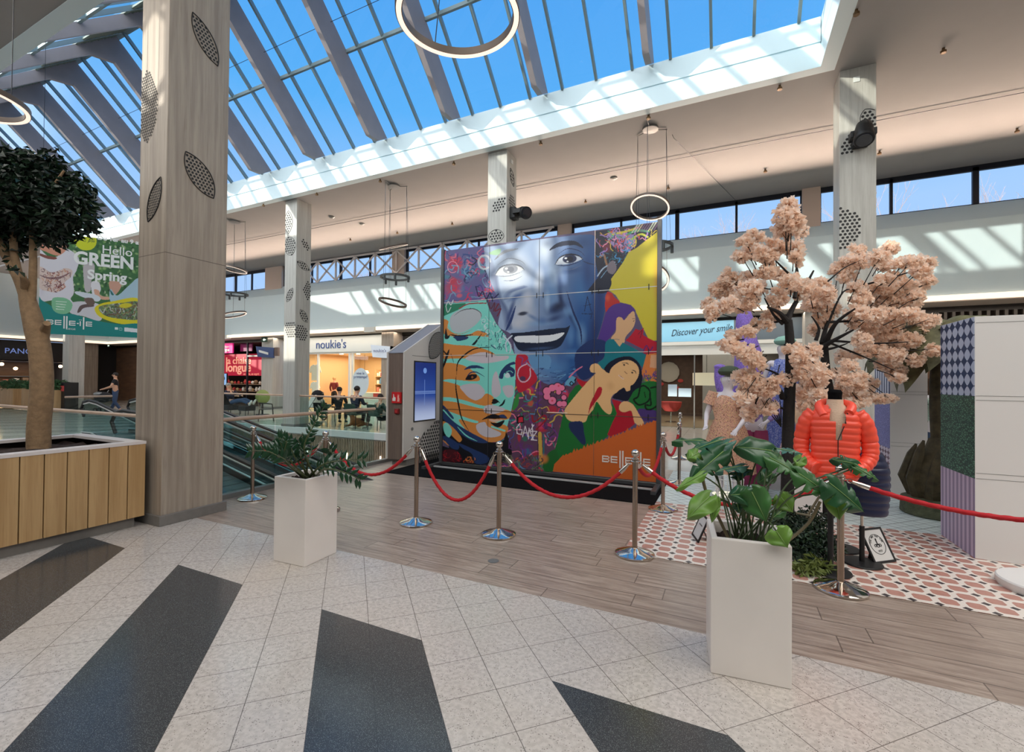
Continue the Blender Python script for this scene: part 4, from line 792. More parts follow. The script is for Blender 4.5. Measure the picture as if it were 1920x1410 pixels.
    p.fill([(598, 680), (620, 645), (660, 650), (670, 672), (630, 690)], BK); p.line([(600, 650), (640, 640), (690, 680)], 14, BK, taper=True); p.line([(745, 640), (720, 690), (680, 715)], 22, BK, taper=True)
    p.fill([(490, 865), (560, 820), (620, 800), (680, 815), (730, 805), (770, 850), (700, 850), (620, 855), (560, 850)], BK); p.fill([(585, 895), (650, 900), (740, 870), (700, 935), (650, 945)], BK); p.fill([(680, 815), (730, 808), (766, 848), (700, 838)], NV); p.fill([(570, 860), (640, 862), (720, 862), (650, 890), (600, 885)], (206, 170, 150))
    p.fill([(55, 760), (160, 880), (300, 990), (440, 1060), (560, 1110), (720, 1100), (760, 1000), (770, 1330), (40, 1330), (40, 1160), (130, 1170), (60, 1060), (60, 900)], BK); p.fill([(60, 700), (120, 760), (180, 840), (160, 850), (90, 770), (60, 740)], NV); p.fill([(60, 770), (200, 900), (380, 1010), (560, 1110), (420, 1110), (250, 1020), (60, 850)], NV); p.line([(220, 940), (320, 1040), (440, 1100)], 14, TE, taper=True)
    p.fill([(60, 880), (140, 920), (230, 1010), (270, 1080), (240, 1110), (180, 1060), (120, 1000), (70, 960)], OR); p.fill([(65, 920), (110, 900), (160, 980), (130, 1060), (80, 1010)], TE); p.line([(60, 1090), (130, 1140), (205, 1170)], 22, OR, taper=True); p.fill([(60, 1050), (130, 1060), (230, 1130), (230, 1190), (150, 1170)], NV)
    p.fill([(230, 1120), (380, 1180), (560, 1270), (540, 1340), (420, 1345), (380, 1240), (280, 1180)], NV)
    mr = p.fill([(45, 1220), (150, 1190), (240, 1230), (260, 1320), (45, 1330)], (70, 20, 30)); p.scribble(mr, (50, 1200, 260, 1330), 40, [(170, 30, 40), (40, 14, 22), (120, 30, 40)], (4, 9), 2, 50); p.scribble(p.mask(p.tf([(280, 1270), (430, 1270), (430, 1340), (280, 1340)])), (290, 1280, 420, 1340), 16, [(190, 70, 40), (60, 30, 30), (210, 120, 60)], (5, 9), 7, 30)
    # red area right of portrait
    p.fill([(870, 160), (985, 155), (1010, 230), (1060, 320), (1100, 420), (1000, 520), (900, 560), (868, 440)], (180, 36, 56)); p.line([(985, 250), (910, 290), (885, 370), (920, 440), (980, 440), (1025, 380), (1020, 300)], 13, (206, 176, 190)); p.line([(985, 240), (1060, 310)], 16, (150, 150, 180)); p.blob(940, 410, 40, 30, (60, 60, 90), .9, 0, .3); p.line([(900, 170), (940, 190), (930, 260), (1000, 200)], 12, (120, 70, 130))
    p.fill([(1010, 160), (1234, 160), (1234, 300), (1150, 290), (1050, 290)], (96, 142, 186)); p.fill([(860, 610), (900, 580), (890, 700), (840, 760), (825, 750)], (50, 130, 60))
    # ---- hair graffiti, top right of the face
    p.T = Z5; mh = p.fill([(565, 200), (700, 180), (880, 140), (1020, 130), (1270, 95), (1265, 200), (1120, 330), (950, 430), (880, 540), (800, 640), (740, 740), (710, 860), (560, 880), (480, 850), (600, 700), (560, 500)], (30, 32, 52), False)
    p.fill([(690, 260), (760, 200), (900, 210), (1000, 260), (980, 380), (860, 420), (760, 360)], (150, 130, 180)); p.line([(620, 215), (660, 240), (740, 210), (860, 230)], 12, (196, 150, 60)); p.line([(760, 230), (900, 200), (1000, 170)], 22, (206, 190, 60)); p.line([(900, 260), (960, 210), (1060, 190), (1150, 200)], 24, (60, 160, 110)); p.line([(940, 400), (960, 300), (1060, 230), (1140, 260)], 22, (196, 200, 70))
    p.line([(910, 380), (930, 320), (960, 300), (940, 420)], 28, (50, 150, 200)); p.scribble(mh, (700, 280, 900, 560), 46, [(24, 26, 44), (60, 60, 90), (40, 110, 130), (20, 22, 36)], (6, 12), 21, 70); p.line([(770, 370), (800, 350), (820, 420)], 9, (206, 60, 60)); p.blob(690, 380, 60, 70, (120, 40, 60), .8, 0, .6, mh)
    for k in range(9): x = 1000+k*30; p.line([(x-30, 210-k*3), (x+40, 110-k*5)], 14, R.choice([(216, 190, 160), (226, 170, 190), (206, 210, 190), (120, 90, 120)]), m=None, a=.8)
    p.line([(620, 480), (660, 460), (690, 560), (720, 600)], 22, (150, 110, 80)); p.line([(590, 690), (660, 600), (780, 540)], 14, (160, 180, 200)); p.line([(620, 720), (700, 620), (800, 560)], 8, (110, 150, 180)); p.fill([(700, 570), (760, 520), (800, 600), (760, 670), (700, 640)], (120, 110, 120)); p.fill([(560, 760), (700, 680), (750, 700), (710, 860), (560, 870)], (22, 28, 50))
    p.scribble(mh, (600, 160, 1200, 460), 60, [(216, 80, 70), (230, 200, 60), (60, 180, 130), (170, 130, 200), (60, 150, 210), (240, 150, 180)], (6, 12), 44, 60)
    # yellow field
    m = p.fill([(1265, 190), (1262, 1080), (1250, 1400), (1160, 1400), (1080, 1240), (1010, 1080), (960, 1010), (840, 980), (790, 900), (715, 850), (745, 780), (740, 720), (800, 640), (870, 540), (930, 430), (1020, 380), (1120, 300)], (196, 182, 54), False); p.blob(1300, 760, 130, 420, (206, 130, 60), .8, 0, .9, m)
    p.fill([(680, 900), (700, 860), (750, 880), (770, 920), (835, 970), (830, 1010), (740, 1040), (680, 1090), (670, 1010)], (176, 44, 40), False); p.blob(700, 930, 40, 60, (206, 90, 60), .8)
    # purple-haired girl
    p.fill([(590, 1420), (650, 1200), (690, 1080), (760, 1010), (850, 990), (950, 1010), (1010, 1075), (960, 1090), (900, 1140), (880, 1175), (820, 1140), (800, 1250), (740, 1350), (660, 1430)], (78, 50, 128)); SK = (206, 164, 124)
    p.fill([(800, 1160), (850, 1145), (885, 1175), (940, 1110), (990, 1080), (1005, 1170), (995, 1230), (960, 1290), (900, 1360), (880, 1430), (820, 1440), (740, 1380), (790, 1300)], SK); p.line([(975, 1160), (1000, 1160)], 4, (60, 40, 40)); p.line([(985, 1190), (995, 1180)], 6, (50, 30, 30))
    p.fill([(900, 1400), (960, 1340), (1010, 1270), (1060, 1290), (1100, 1260), (1090, 1340), (1160, 1380), (1250, 1420), (1250, 1560), (1100, 1500), (980, 1440)], (176, 28, 48), False); p.line([(1040, 1330), (1080, 1290), (1060, 1370)], 8, (90, 30, 60))
    p.T = Z7; p.fill([(600, 110), (700, 10), (780, -20), (880, 0), (890, 80), (860, 160), (790, 215), (740, 260), (780, 300), (700, 360), (640, 350), (600, 260)], (32, 50, 96)); p.fill([(890, 0), (1000, -20), (1060, 20), (1160, 70), (1300, 160), (1300, 250), (1240, 250), (1140, 170), (1080, 200), (960, 250), (880, 270), (810, 210), (870, 150)], (24, 112, 124)); p.fill([(960, -20), (1060, -10), (1015, 50)], SK, False)
    p.fill([(1240, 60), (1380, 20), (1380, 110), (1330, 150), (1240, 110)], (170, 30, 56), False); p.line([(1240, 90), (1270, 40), (1300, 90), (1330, 50)], 9, (80, 40, 110))
    # ---- lower right figure group
    p.fill([(1270, 120), (1380, 110), (1380, 420), (1270, 400), (1220, 300)], (206, 120, 64), False); p.fill([(1310, 130), (1380, 130), (1380, 250), (1300, 250)], (206, 156, 120), False); p.scribble(p.mask(p.tf([(1240, 270), (1372, 260), (1372, 370), (1230, 390)])), (1250, 270, 1370, 380), 18, [(70, 120, 50), (70, 60, 130), (90, 150, 60)], (6, 10), 5, 50)
    p.fill([(1100, 480), (1200, 400), (1380, 400), (1380, 700), (1220, 690), (1120, 600)], (28, 104, 48)); p.fill([(1190, 640), (1380, 660), (1380, 740), (1240, 750)], (70, 50, 110))
    p.line([(1210, 420), (1190, 520), (1150, 550), (1200, 600), (1290, 560), (1300, 470), (1250, 420), (1210, 430)], 16, (14, 30, 20)); p.line([(1310, 440), (1360, 430), (1380, 450)], 16, (14, 30, 20)); p.line([(1300, 500), (1310, 600), (1260, 600), (1270, 640), (1320, 640), (1380, 600)], 16, (14, 30, 20)); p.line([(1250, 480), (1260, 530)], 8, (14, 30, 20))
    p.fill([(600, 420), (700, 380), (1000, 640), (980, 740), (900, 900), (740, 1010), (480, 1230), (300, 1230), (400, 1050), (480, 700), (540, 500)], (26, 104, 46), False); p.fill([(340, 1060), (420, 1030), (440, 1200), (330, 1230), (290, 1180)], (30, 96, 44))
    p.fill([(610, 350), (700, 380), (790, 330), (700, 440), (640, 410)], (176, 28, 44)); p.fill([(940, 545), (1030, 570), (1060, 620), (1150, 660), (1160, 780), (1080, 840), (930, 900), (900, 880), (950, 760), (990, 680)], (170, 26, 44), False)
    S2 = (222, 176, 124)
    p.fill([(735, 250), (760, 215), (810, 215), (860, 265), (930, 300), (1000, 330), (1080, 420), (1040, 460), (960, 500), (930, 560), (945, 640), (920, 690), (860, 650), (800, 570), (770, 640), (720, 700), (690, 760), (600, 765), (530, 740), (500, 690), (500, 640), (560, 560), (660, 440), (760, 330), (790, 300), (745, 290)], S2)
    p.fill([(780, 500), (815, 435), (848, 440), (840, 500), (790, 570), (740, 640), (722, 690), (735, 600)], (176, 28, 44)); p.blob(930, 420, 60, 70, (196, 146, 98), .5)
    p.fill([(870, 260), (930, 190), (1020, 150), (1120, 145), (1200, 210), (1228, 320), (1215, 420), (1150, 470), (1090, 560), (1010, 550), (950, 530), (1000, 470), (1080, 400), (1060, 240), (960, 260), (915, 300)], (20, 24, 44)); p.fill([(920, 300), (960, 230), (1050, 180), (1130, 185), (1190, 240), (1195, 320), (1150, 400), (1120, 420), (1115, 460), (1080, 470), (1060, 440), (1000, 420), (950, 380)], S2)
    p.line([(1040, 205), (1080, 205), (1100, 220)], 8, (30, 24, 30), taper=True); p.line([(1130, 270), (1160, 280), (1172, 305)], 8, (30, 24, 30), taper=True); p.blob(1058, 222, 12, 9, (40, 30, 30), 1, 30, .3); p.blob(1135, 295, 12, 9, (40, 30, 30), 1, 30, .3); p.line([(1060, 285), (1085, 305)], 6, (120, 80, 60)); p.line([(1010, 320), (1050, 355)], 12, (226, 196, 176), taper=True); p.line([(1012, 318), (1050, 350)], 4, (160, 100, 80))
    p.fill([(540, 770), (600, 755), (665, 765), (680, 860), (697, 960), (660, 970), (600, 900), (545, 830)], (30, 44, 84)); p.fill([(1015, 600), (1060, 565), (1120, 580), (1160, 620), (1200, 690), (1245, 770), (1220, 800), (1160, 770), (1140, 700), (1120, 655), (1060, 670), (1015, 650)], S2)
    rg = random.Random(9); edge_ = [(385, 1230), (400, 1160), (480, 1075)]; x = 480
    while x < 1360:
        y = 1075-(x-480)*.385; edge_ += [(x, y-rg.uniform(0, 26)), (x+14, y+8)]; x += rg.uniform(24, 44)
    p.fill(edge_+[(1375, 740), (1375, 1330), (380, 1230)], (200, 98, 42), False)
    # pink bubble letters and small tags
    for (x, y, r) in ((330, 470, 40), (380, 440, 36), (330, 520, 34), (380, 560, 40), (430, 430, 40), (470, 440, 30), (450, 590, 30), (490, 590, 30), (440, 480, 26), (490, 530, 26)): p.blob(x, y, r+7, r+7, (20, 18, 28), 1, 0, .12); 
    for (x, y, r) in ((330, 470, 40), (380, 440, 36), (330, 520, 34), (380, 560, 40), (430, 430, 40), (470, 440, 30), (450, 590, 30), (490, 590, 30), (440, 480, 26), (490, 530, 26)): p.blob(x, y, r, r, (226, 120, 156), 1, 0, .2)
    p.blob(380, 560, 16, 16, (206, 40, 60), 1); p.blob(440, 420, 14, 14, (206, 40, 60), 1); p.fill([(500, 400), (560, 330), (610, 360), (560, 420)], (96, 156, 186)); p.line([(545, 400), (560, 380), (580, 400), (560, 415), (545, 400)], 10, (20, 20, 34)); p.line([(590, 370), (605, 350), (590, 400)], 9, (20, 20, 34)); p.line([(540, 340), (600, 280), (660, 240)], 12, (200, 110, 140)); p.line([(200, 600), (280, 600)], 8, (80, 50, 130)); p.line([(240, 560), (235, 640)], 8, (80, 50, 130)); p.line([(210, 570), (270, 630)], 6, (80, 50, 130))
    p.fill([(40, 710), (110, 700), (115, 770), (45, 780)], (20, 18, 30), False); p.fill([(60, 720), (100, 712), (104, 760), (62, 766)], (196, 40, 60), False); p.line([(190, 700), (210, 760), (300, 700), (320, 740), (230, 830)], 14, (150, 24, 40)); p.line([(290, 800), (330, 780), (320, 830), (290, 800)], 7, (80, 40, 110)); p.line([(262, 870), (268, 1000), (275, 1150)], 34, (196, 160, 70)); p.line([(300, 880), (300, 1090)], 10, (40, 110, 120)); p.blob(300, 1110, 60, 60, (206, 120, 60), .8, 0, .7, mg)
    for P in ([(75, 775), (45, 810), (48, 870), (90, 880), (95, 835), (70, 835)], [(100, 900), (125, 800), (150, 900)], [(108, 865), (150, 865)], [(155, 920), (160, 820), (200, 930), (190, 780)], [(205, 790), (170, 850)], [(180, 850), (235, 850), (180, 930), (235, 935)]): p.line(P, 8, (222, 214, 222), False)
    for P in ([(35, 940), (20, 980), (40, 1010), (60, 960)], [(80, 940), (78, 1010), (105, 960), (85, 975), (110, 1015)], [(140, 970), (125, 990), (140, 1010), (155, 975), (158, 1015)], [(170, 1040), (172, 980), (185, 1000), (190, 985), (200, 1040)], [(-30, 930), (-30, 1010)], [(-10, 960), (-25, 1000), (0, 1020)]): p.line(P, 8, (96, 50, 110), True)
    mm = p.mask(p.tf([(-60, 1060), (300, 1080), (300, 1230), (-220, 1190), (-200, 1080)])); p.scribble(mm, (-200, 1060, 290, 1220), 50, [(90, 84, 76), (60, 56, 60), (150, 60, 60), (110, 110, 90)], (6, 14), 31, 50)
    p.line([(330, 670), (520, 678)], 7, (236, 216, 196), False)
    p.T = Z5; p.line([(480, 910), (445, 1080), (480, 920), (520, 1080)], 7, (26, 34, 66), False); p.line([(440, 1020), (520, 1000)], 6, (26, 34, 66), False); p.line([(420, 1105), (540, 1110)], 7, (26, 34, 66), False); p.line([(530, 1090), (515, 1160)], 6, (26, 34, 66), False)

MY = 7.2
mu = thing('painted_panel', 'four metre square graffiti mural with a blue face on a steel frame', 'mural', (-2.94, MY, 0))
X0, X1, Z0, Z1 = -4.87, -.985, .075, 4.06
MB().box(X0, X1, MY+.008, MY+.04, Z0, Z1).build('backing_board', mat('panel_back', srgb(120, 118, 116), .6), mu, smooth=0)
painted('painting', (X0, MY, Z0), (1, 0, 0), (0, 0, 1), X1-X0, Z1-Z0, 560, 560, paint_mural, mu, .03, to_px, .32)
for k in (1, 2, 3): MB().box(X0+(X1-X0)*k/4-.003, X0+(X1-X0)*k/4+.003, MY-.003, MY+.002, Z0, Z1).build('panel_joint', M_steel if k == 3 else mat('joint_dark', srgb(40, 40, 50), .6), mu, smooth=0)
M_cl = mat('bright_steel', srgb(206, 206, 206), .35, .3)
for k, z in enumerate((1.06, 2.07, 3.07)):
    MB().box(X0, X1, MY-.004, MY+.002, z-.005, z+.005).build('panel_joint', M_cl if k else M_steel, mu, smooth=0)
    for x in (X0+.93, X0+1.04, X0+1.9, X0+2.02, X0+2.87, X0+2.98, X1-.12): MB().box(x-.006, x+.006, MY-.007, MY, z-.045, z+.045).build('clip', M_black, mu, smooth=0)
M_fr = mat('frame_steel', srgb(92, 92, 94), .4, .6)
MB().box(X1+.005, X1+.065, MY-.02, MY+.06, 0, Z1+.03).build('frame_post', M_fr, mu, smooth=0); MB().box(X0-.065, X0-.005, MY-.02, MY+.06, 0, Z1+.03).build('frame_post', M_fr, mu, smooth=0)
MB().box(X0-.06, X1+.06, MY-.02, MY+.03, .0, .06).build('bottom_rail', M_fr, mu, smooth=0); MB().box(X0-.06, X1+.06, MY-.28, MY-.24, .005, .035).build('floor_rail', M_cl, mu, smooth=0)
for x in (X0-.04, X1+.035): MB().box(x-.035, x+.035, MY-.55, MY+.6, .005, .06).build('foot', M_fr, mu, smooth=0)
# centre's own emblem on the orange corner: bars only
def emblem(parent, ax, v, x, y, hpx, m, off):
    """BELLE-ILE word emblem; (x,y) = photo position of its lower left, hpx = letter height in px"""
    o = pl(x, y, ax, v); o2 = pl(x, y-hpx, ax, v); h = (o2-o).length; U = Vector((1, 0, 0)) if ax == 1 else Vector((0, 1, 0)); W = Vector((0, 0, 1)); N = Vector(off)
    return emblem3(parent, o, U, W, h, m, N)
def emblem3(parent, o, U, W, h, m, N):
    o = Vector(o); U, W, N = Vector(U), Vector(W), Vector(N); s_ = h*.2; cur = [0]
    def r(mb, x0, x1, z0, z1): mb.prism([o+U*x0*h+W*z0*h+N, o+U*x1*h+W*z0*h+N, o+U*x1*h+W*z1*h+N, o+U*x0*h+W*z1*h+N], N*.5)
    def E_(x): mb = MB(); r(mb, x, x+.17, 0, 1); [r(mb, x+.17, x+1.0, z, z+.2) for z in (0, .4, .8)]; mb.build('letter', m, parent, smooth=0)
    mb = MB(); r(mb, 0, .17, 0, 1); [r(mb, .17, .95, z, z+.2) for z in (0, .4, .8)]; r(mb, .95, 1.1, .12, .42); r(mb, .95, 1.1, .58, .88); mb.build('letter', m, parent, smooth=0)
    E_(1.3)
    for x in (2.6, 3.0): mb = MB(); r(mb, x, x+.22, -.7, 1.9); mb.build('letter', m, parent, smooth=0)
    E_(3.45); mb = MB(); r(mb, 4.65, 4.95, .4, .6); mb.build('letter', m, parent, smooth=0); mb = MB(); r(mb, 5.1, 5.28, 0, 1.0); r(mb, 4.98, 5.14, 1.2, 1.32); r(mb, 5.24, 5.4, 1.2, 1.32); mb.build('letter', m, parent, smooth=0)
    mb = MB(); r(mb, 5.6, 5.82, -.7, 1.9); mb.build('letter', m, parent, smooth=0); E_(6.05)
emblem(mu, 1, MY, 1129, 866, 12.4, mat('emblem_cream', srgb(226, 214, 204), .5), (0, -.004, 0))
t = MB().box(-5.35, -.86, 6.14, 7.75, .002, .012); tag(t.build('floor_cloth', M_blackf, smooth=0), 'black cloth mat on the wooden floor under the mural', 'mat')

# ================================================================ RAILINGS AND MOVING RAMPS
fl = lambda x, y: pl(x, y, 2, 0)
M_hand = mat('handrail_wood', srgb(196, 166, 142), .4, noise=.08, nscale=6)
def railing(label, a, b_, n, z=1.05, base=True):
    a, b_ = Vector(a), Vector(b_); t = thing('glass_railing', label, 'railing', (a+b_)/2)
    MB().tube([a+Vector((0, 0, z)), b_+Vector((0, 0, z))], .028, 10).build('handrail', M_hand, t)
    for i in range(n):
        p, q = a.lerp(b_, (i+.012)/n), a.lerp(b_, (i+.988)/n); MB().bar((p.x, p.y, .5+.01), (q.x, q.y, .51), .014, .98).build('glass_pane', M_glass, t, smooth=0)
railing('glass railing with wooden handrail between the big column and the touch-screen kiosk', (-6.05, 3.52, 0), (-6.05, 6.66, 0), 3)
railing('glass railing with wooden handrail behind the planter box', (-6.1, 3.64, 0), (-16.3, 3.64, 0), 8, 1.04)
railing('far glass railing left of the second column', (-13.45, 10.6, 0), (-22, 10.6, 0), 6)
railing('far glass railing right of the second column in front of the seated people', (-12.85, 10.6, 0), (-6.1, 10.6, 0), 6)
railing('glass railing on the left end of the escalator opening', (-16.35, 5.95, 0), (-16.35, 7.0, 0), 1)
M_gl2 = glass('ramp_glass', (.72, .86, .88), 1.2)
def ramp(label, xt, y0, y1, slope, L, lead):
    t = thing('moving_ramp', label, 'moving walkway', (xt, (y0+y1)/2, 0)); P = lambda x, z=0: z-max(0, x-xt)*slope
    xe = xt+L
    for y in (y0, y1):
        hr = [(xt-lead+.02, y, .55), (xt-lead-.12, y, .75), (xt-lead, y, .93), (xt-lead+.3, y, .98)]+[(x, y, P(x, .98)) for x in np.linspace(xt+.2, xe, 14)]
        MB().tube(hr, .035, 8).build('handrail', M_black, t)
        h2 = [(p[0], p[1], p[2]-.055) for p in hr[2:]]; MB().tube(h2, .02, 6).build('handrail_track', M_cl, t)
        MB().prism([(xt-lead, y-.006, .1), (xe, y-.006, P(xe, .1)), (xe, y-.006, P(xe, .93)), (xt, y-.006, .93), (xt-lead, y-.006, .9)], (0, .012, 0)).build('balustrade', M_gl2, t, smooth=0)
        MB().prism([(xt-lead, y-.03, -.25), (xe, y-.03, P(xe, -.35)), (xe, y-.03, P(xe, .12)), (xt, y-.03, .12), (xt-lead, y-.03, .12)], (0, .06, 0)).build('skirt_panel', M_black, t, smooth=0)
        MB().tube([(xt-lead, y-.04, .13), (xt, y-.04, .13), (xe, y-.04, P(xe, .13))], .02, 6).build('skirt_rail', M_cl, t)
        MB().tube([(xt-lead+.5, y-.05, -.1), (xe, y-.05, P(xe, -.22))], .022, 6).build('lower_rail', M_cl, t)
    mb = MB(); n = 60
    for i in range(n):
        x0_, x1_ = xt-lead+(L+lead)*i/n, xt-lead+(L+lead)*(i+.92)/n; mb.prism([(x0_, y0+.05, P(x0_, .0)), (x1_, y0+.05, P(x1_, .0)), (x1_, y1-.05, P(x1_, .0)), (x0_, y1-.05, P(x0_, .0))], (0, 0, -.04))
    mb.build('treadway', M_grey, t, smooth=0)
    return t
r1 = ramp('moving ramp sinking away under the foreground railing', -9.7, 4.55, 5.6, .22, 12, .8)
emblem3(r1, (-8.0, 4.515, -.3), (.976, 0, -.215), (.215, 0, .976), .085, mat('grey_letters', srgb(120, 120, 122), .5), (0, -.003, 0))
ramp('moving ramp with rounded newel seen left of the big column', -15.2, 6.1, 7.15, .214, 9.8, .5)
ramp('farther moving ramp behind the big column', -15.2, 7.5, 8.5, .214, 9.8, .5)

# ================================================================ ROPE STANCHIONS
def stanchion(label, x, y):
    t = thing('rope_stanchion', label, 'stanchion', (x, y, 0), 'chrome rope stanchions')
    MB().lathe([(.175, 0), (.18, .006), (.178, .018), (.165, .026), (.1, .045), (.04, .066), (.032, .07)], (x, y, 0), 40).build('base', M_chrome, t)
    MB().lathe([(.024, .06), (.024, .87), (.03, .872), (.03, .885), (.022, .89)], (x, y, 0), 20).build('pole', M_steel, t)
    MB().torus((x, y, .865), .04, .006, n=6, N=20).build('rope_ring', M_chrome, t)
    MB().lathe([(.03, .88), (.034, .89), (.018, .9), (.014, .908), (.03, .915), (.038, .935), (.036, .955), (.022, .97), (.004, .976)], (x, y, 0), 20).build('ball_finial', M_chrome, t)
    return t
ST = [(-5.723, 3.997, 'chrome stanchion farthest left, beside the big column'), (-4.43, 4.03, 'chrome stanchion hidden behind the left white planter'), (-3.146, 4.144, 'chrome stanchion in front of the kiosk, left of the mural'), (-2.146, 4.219, 'chrome stanchion in front of the left part of the mural'),
      (-.776, 4.311, 'chrome stanchion in front of the lower right corner of the mural'), (.795, 4.304, 'chrome stanchion right of the monstera, in front of the jacket dummy'), (2.75, 4.25, 'chrome stanchion beyond the right edge of the picture'),
      (-.732, 5.979, 'chrome stanchion just right of the mural edge'), (-.69, 7.607, 'second chrome stanchion in the row going back beside the mural'), (-.905, 10.152, 'farthest chrome stanchion near the blue-signed shop')]
S0 = stanchion(ST[0][2], ST[0][0], ST[0][1])
for x, y, lab in ST[1:]:
    copy_thing(S0, (x, y, 0), lab)
def rope(i, j, zmin, lab):
    a, b_ = Vector((ST[i][0], ST[i][1], .855)), Vector((ST[j][0], ST[j][1], .855)); d = (b_-a); d.z = 0; d.normalize(); a += d*.045; b_ -= d*.045; s_ = .855-zmin
    n = 70; pts = [a.lerp(b_, k/n)-Vector((0, 0, s_*4*(k/n)*(1-k/n))) for k in range(n+1)]; t = thing('barrier_rope', lab, 'rope', a, 'red barrier ropes')
    cut = 4 if (b_-a).length > .9 else 4
    MB().tube(pts[cut:-cut], .0175, 12, twist=.62).build('cord', M_rope, t)
    for P in (pts[1:cut+2], pts[-cut-2:-1]): MB().tube(P, [.012, .016]+[.02]*(len(P)-2) if P is not None and P[0] == pts[1] else [.02]*(len(P)-2)+[.016, .012], 12).build('end_cap', M_chrome, t)
    for P in (pts[0:2], pts[-2:]): MB().torus((P[0]+P[1])/2, .016, .004, u=d, v=(0, 0, 1), N=16, n=5).build('hook', M_chrome, t)
rope(0, 1, .5, 'red braided rope sagging behind the left white planter'); rope(1, 2, .49, 'red braided rope between the left planter and the kiosk stanchion'); rope(2, 3, .31, 'short deep-sagging red rope in front of the portrait half of the mural')
rope(3, 4, .462, 'red braided rope in front of the orange half of the mural'); rope(4, 5, .56, 'red braided rope passing behind the monstera'); rope(5, 6, .69, 'red braided rope leaving the picture at the right edge')
rope(4, 7, .6, 'red rope running back along the mural edge'); rope(7, 8, .58, 'red rope in the row beside the mural, second span'); rope(8, 9, .56, 'farthest red rope span toward the blue-signed shop')
# floor disc
q = fl(925, 1052); tag(MB().lathe([(.045, 0), (.05, .003), (.04, .004)], q, 24).build('floor_outlet', M_grey), 'small round grey metal outlet cover set in the wood floor', 'floor outlet')

# ================================================================ WHITE PLANTERS
def planter(label, p0, p1, h, depth, soilz):
    """p0->p1 = front edge on the floor; box goes back by depth"""
    p0, p1 = Vector(p0), Vector(p1); u = (p1-p0).normalized(); v = Vector((-u.y, u.x, 0)); L = (p1-p0).length; t = thing('white_planter', label, 'planter', (p0+p1)/2+v*depth/2)
    q = lambda a, b_, z: p0+u*a+v*b_+Vector((0, 0, z)); W = .035; mb = MB()
    o = [(0, 0), (L, 0), (L, depth), (0, depth)]; i_ = [(W, W), (L-W, W), (L-W, depth-W), (W, depth-W)]
    V = [q(a, b_, 0) for a, b_ in o]+[q(a, b_, h) for a, b_ in o]+[q(a, b_, h) for a, b_ in i_]+[q(a, b_, soilz-.05) for a, b_ in i_]
    F = [(3, 2, 1, 0)]; 
    for k in range(4): n = (k+1) % 4; F += [(k, n, n+4, k+4), (k+4, n+4, n+8, k+8), (k+8, n+8, n+12, k+12)]
    mb.add(V, F+[(12, 13, 14, 15)]).build('pot', M_offw, t, smooth=0, bevel=.006)
    sm = MB(); n = 12; sm.add([q(W+(L-2*W)*a/n, W+(depth-2*W)*b_/n, soilz+.02*math.sin(a*2.1+b_*1.3)+.012*math.cos(b_*3.7-a)) for b_ in range(n+1) for a in range(n+1)], [(b_*(n+1)+a, b_*(n+1)+a+1, (b_+1)*(n+1)+a+1, (b_+1)*(n+1)+a) for b_ in range(n) for a in range(n)]).build('soil', M_soil, t)
    return t
planter('tall white square planter holding the monstera, nearest on the right', (-.082, 2.751, 0), (.307, 2.789, 0), .745, .385, .67)
planter('tall white square planter holding the fern-like plant, left of centre', (-3.613, 2.727, 0), (-3.244, 2.746, 0), .742, .37, .7)

# ---- leaves
def leafmat(name, c, c2, rough=.35):
    m = mat(name, srgb(*c), rough, noise=.25, nscale=9, trans=.12); return m
M_lf = [leafmat('leaf_dark', (40, 84, 50), 0, .3), leafmat('leaf_mid', (58, 104, 52), 0, .32), leafmat('leaf_light', (106, 146, 60), 0, .35), leafmat('leaf_blue', (70, 112, 98), 0, .28)]
def mleaf(base, tip, width, nrm, m, parent, holes=True, droop=.12, seed=0):
    """broad heart-shaped leaf with side slits, from stalk point to tip"""
    r = random.Random(seed); base, tip = Vector(base), Vector(tip); d = tip-base; L = d.length; d.normalize(); nrm = Vector(nrm); s_ = d.cross(nrm).normalized(); up = s_.cross(d).normalized()
    prof = [(-.16, .0), (-.2, .2), (-.14, .55), (.0, .82), (.15, .97), (.3, 1), (.45, .95), (.6, .82), (.75, .6), (.88, .33), (1, .0)]
    mb = MB(); ns = 30; cols = 6
    def halfw(t):
        for (a, wa), (b_, wb) in zip(prof[1:], prof[2:]):
            if a <= t <= b_: return wa+(wb-wa)*(t-a)/(b_-a)
        return 0
    for sg in (1, -1):
        slits = [] if not holes else [r.uniform(.22, .34), r.uniform(.46, .54), r.uniform(.66, .74)]
        V = []; F = []
        for i in range(ns+1):
            t = -.2+1.2*i/ns; w_ = halfw(max(t, -.2)); depth = min([abs(t-s0) for s0 in slits]+[9]); lim = 1.0 if depth > .028 else .48
            for j in range(cols+1):
                f = j/cols; x = f*lim; inner = .0
                if t < 0: inner = min(.95, -t/.2*.55)
                x = inner+(1-inner)*x if t < 0 else x
                lat = w_*width/2*x; z = -droop*L*max(t, 0)**2+width*.14*x-width*.26*x*x*x+.012*math.sin(9*t+3*x)*x
                V.append(base+d*(t*L+(-.05*L*x if t > 0 else 0))+s_*sg*lat+up*z)
        for i in range(ns):
            for j in range(cols):
                k = i*(cols+1)+j; F.append((k, k+1, k+cols+2, k+cols+1) if sg > 0 else (k, k+cols+1, k+cols+2, k+1))
        mb.add(V, F)
    o = mb.build('leaf', m, parent, smooth=60); v_ = MB(); v_.tube([base+d*L*t+up*(-droop*L*t*t+.003) for t in np.linspace(0, .95, 10)], [.003*(1-.7*k/9) for k in range(10)], 5); v_.build('midrib', mat('midrib', srgb(132, 160, 96), .5), o); return o
mo = thing('monstera_plant', 'big-leaved monstera growing in the right white planter', 'plant', (.11, 2.95, .67))
z_ = lambda x, y: (1240+x/4.364, 780+y/4.364)
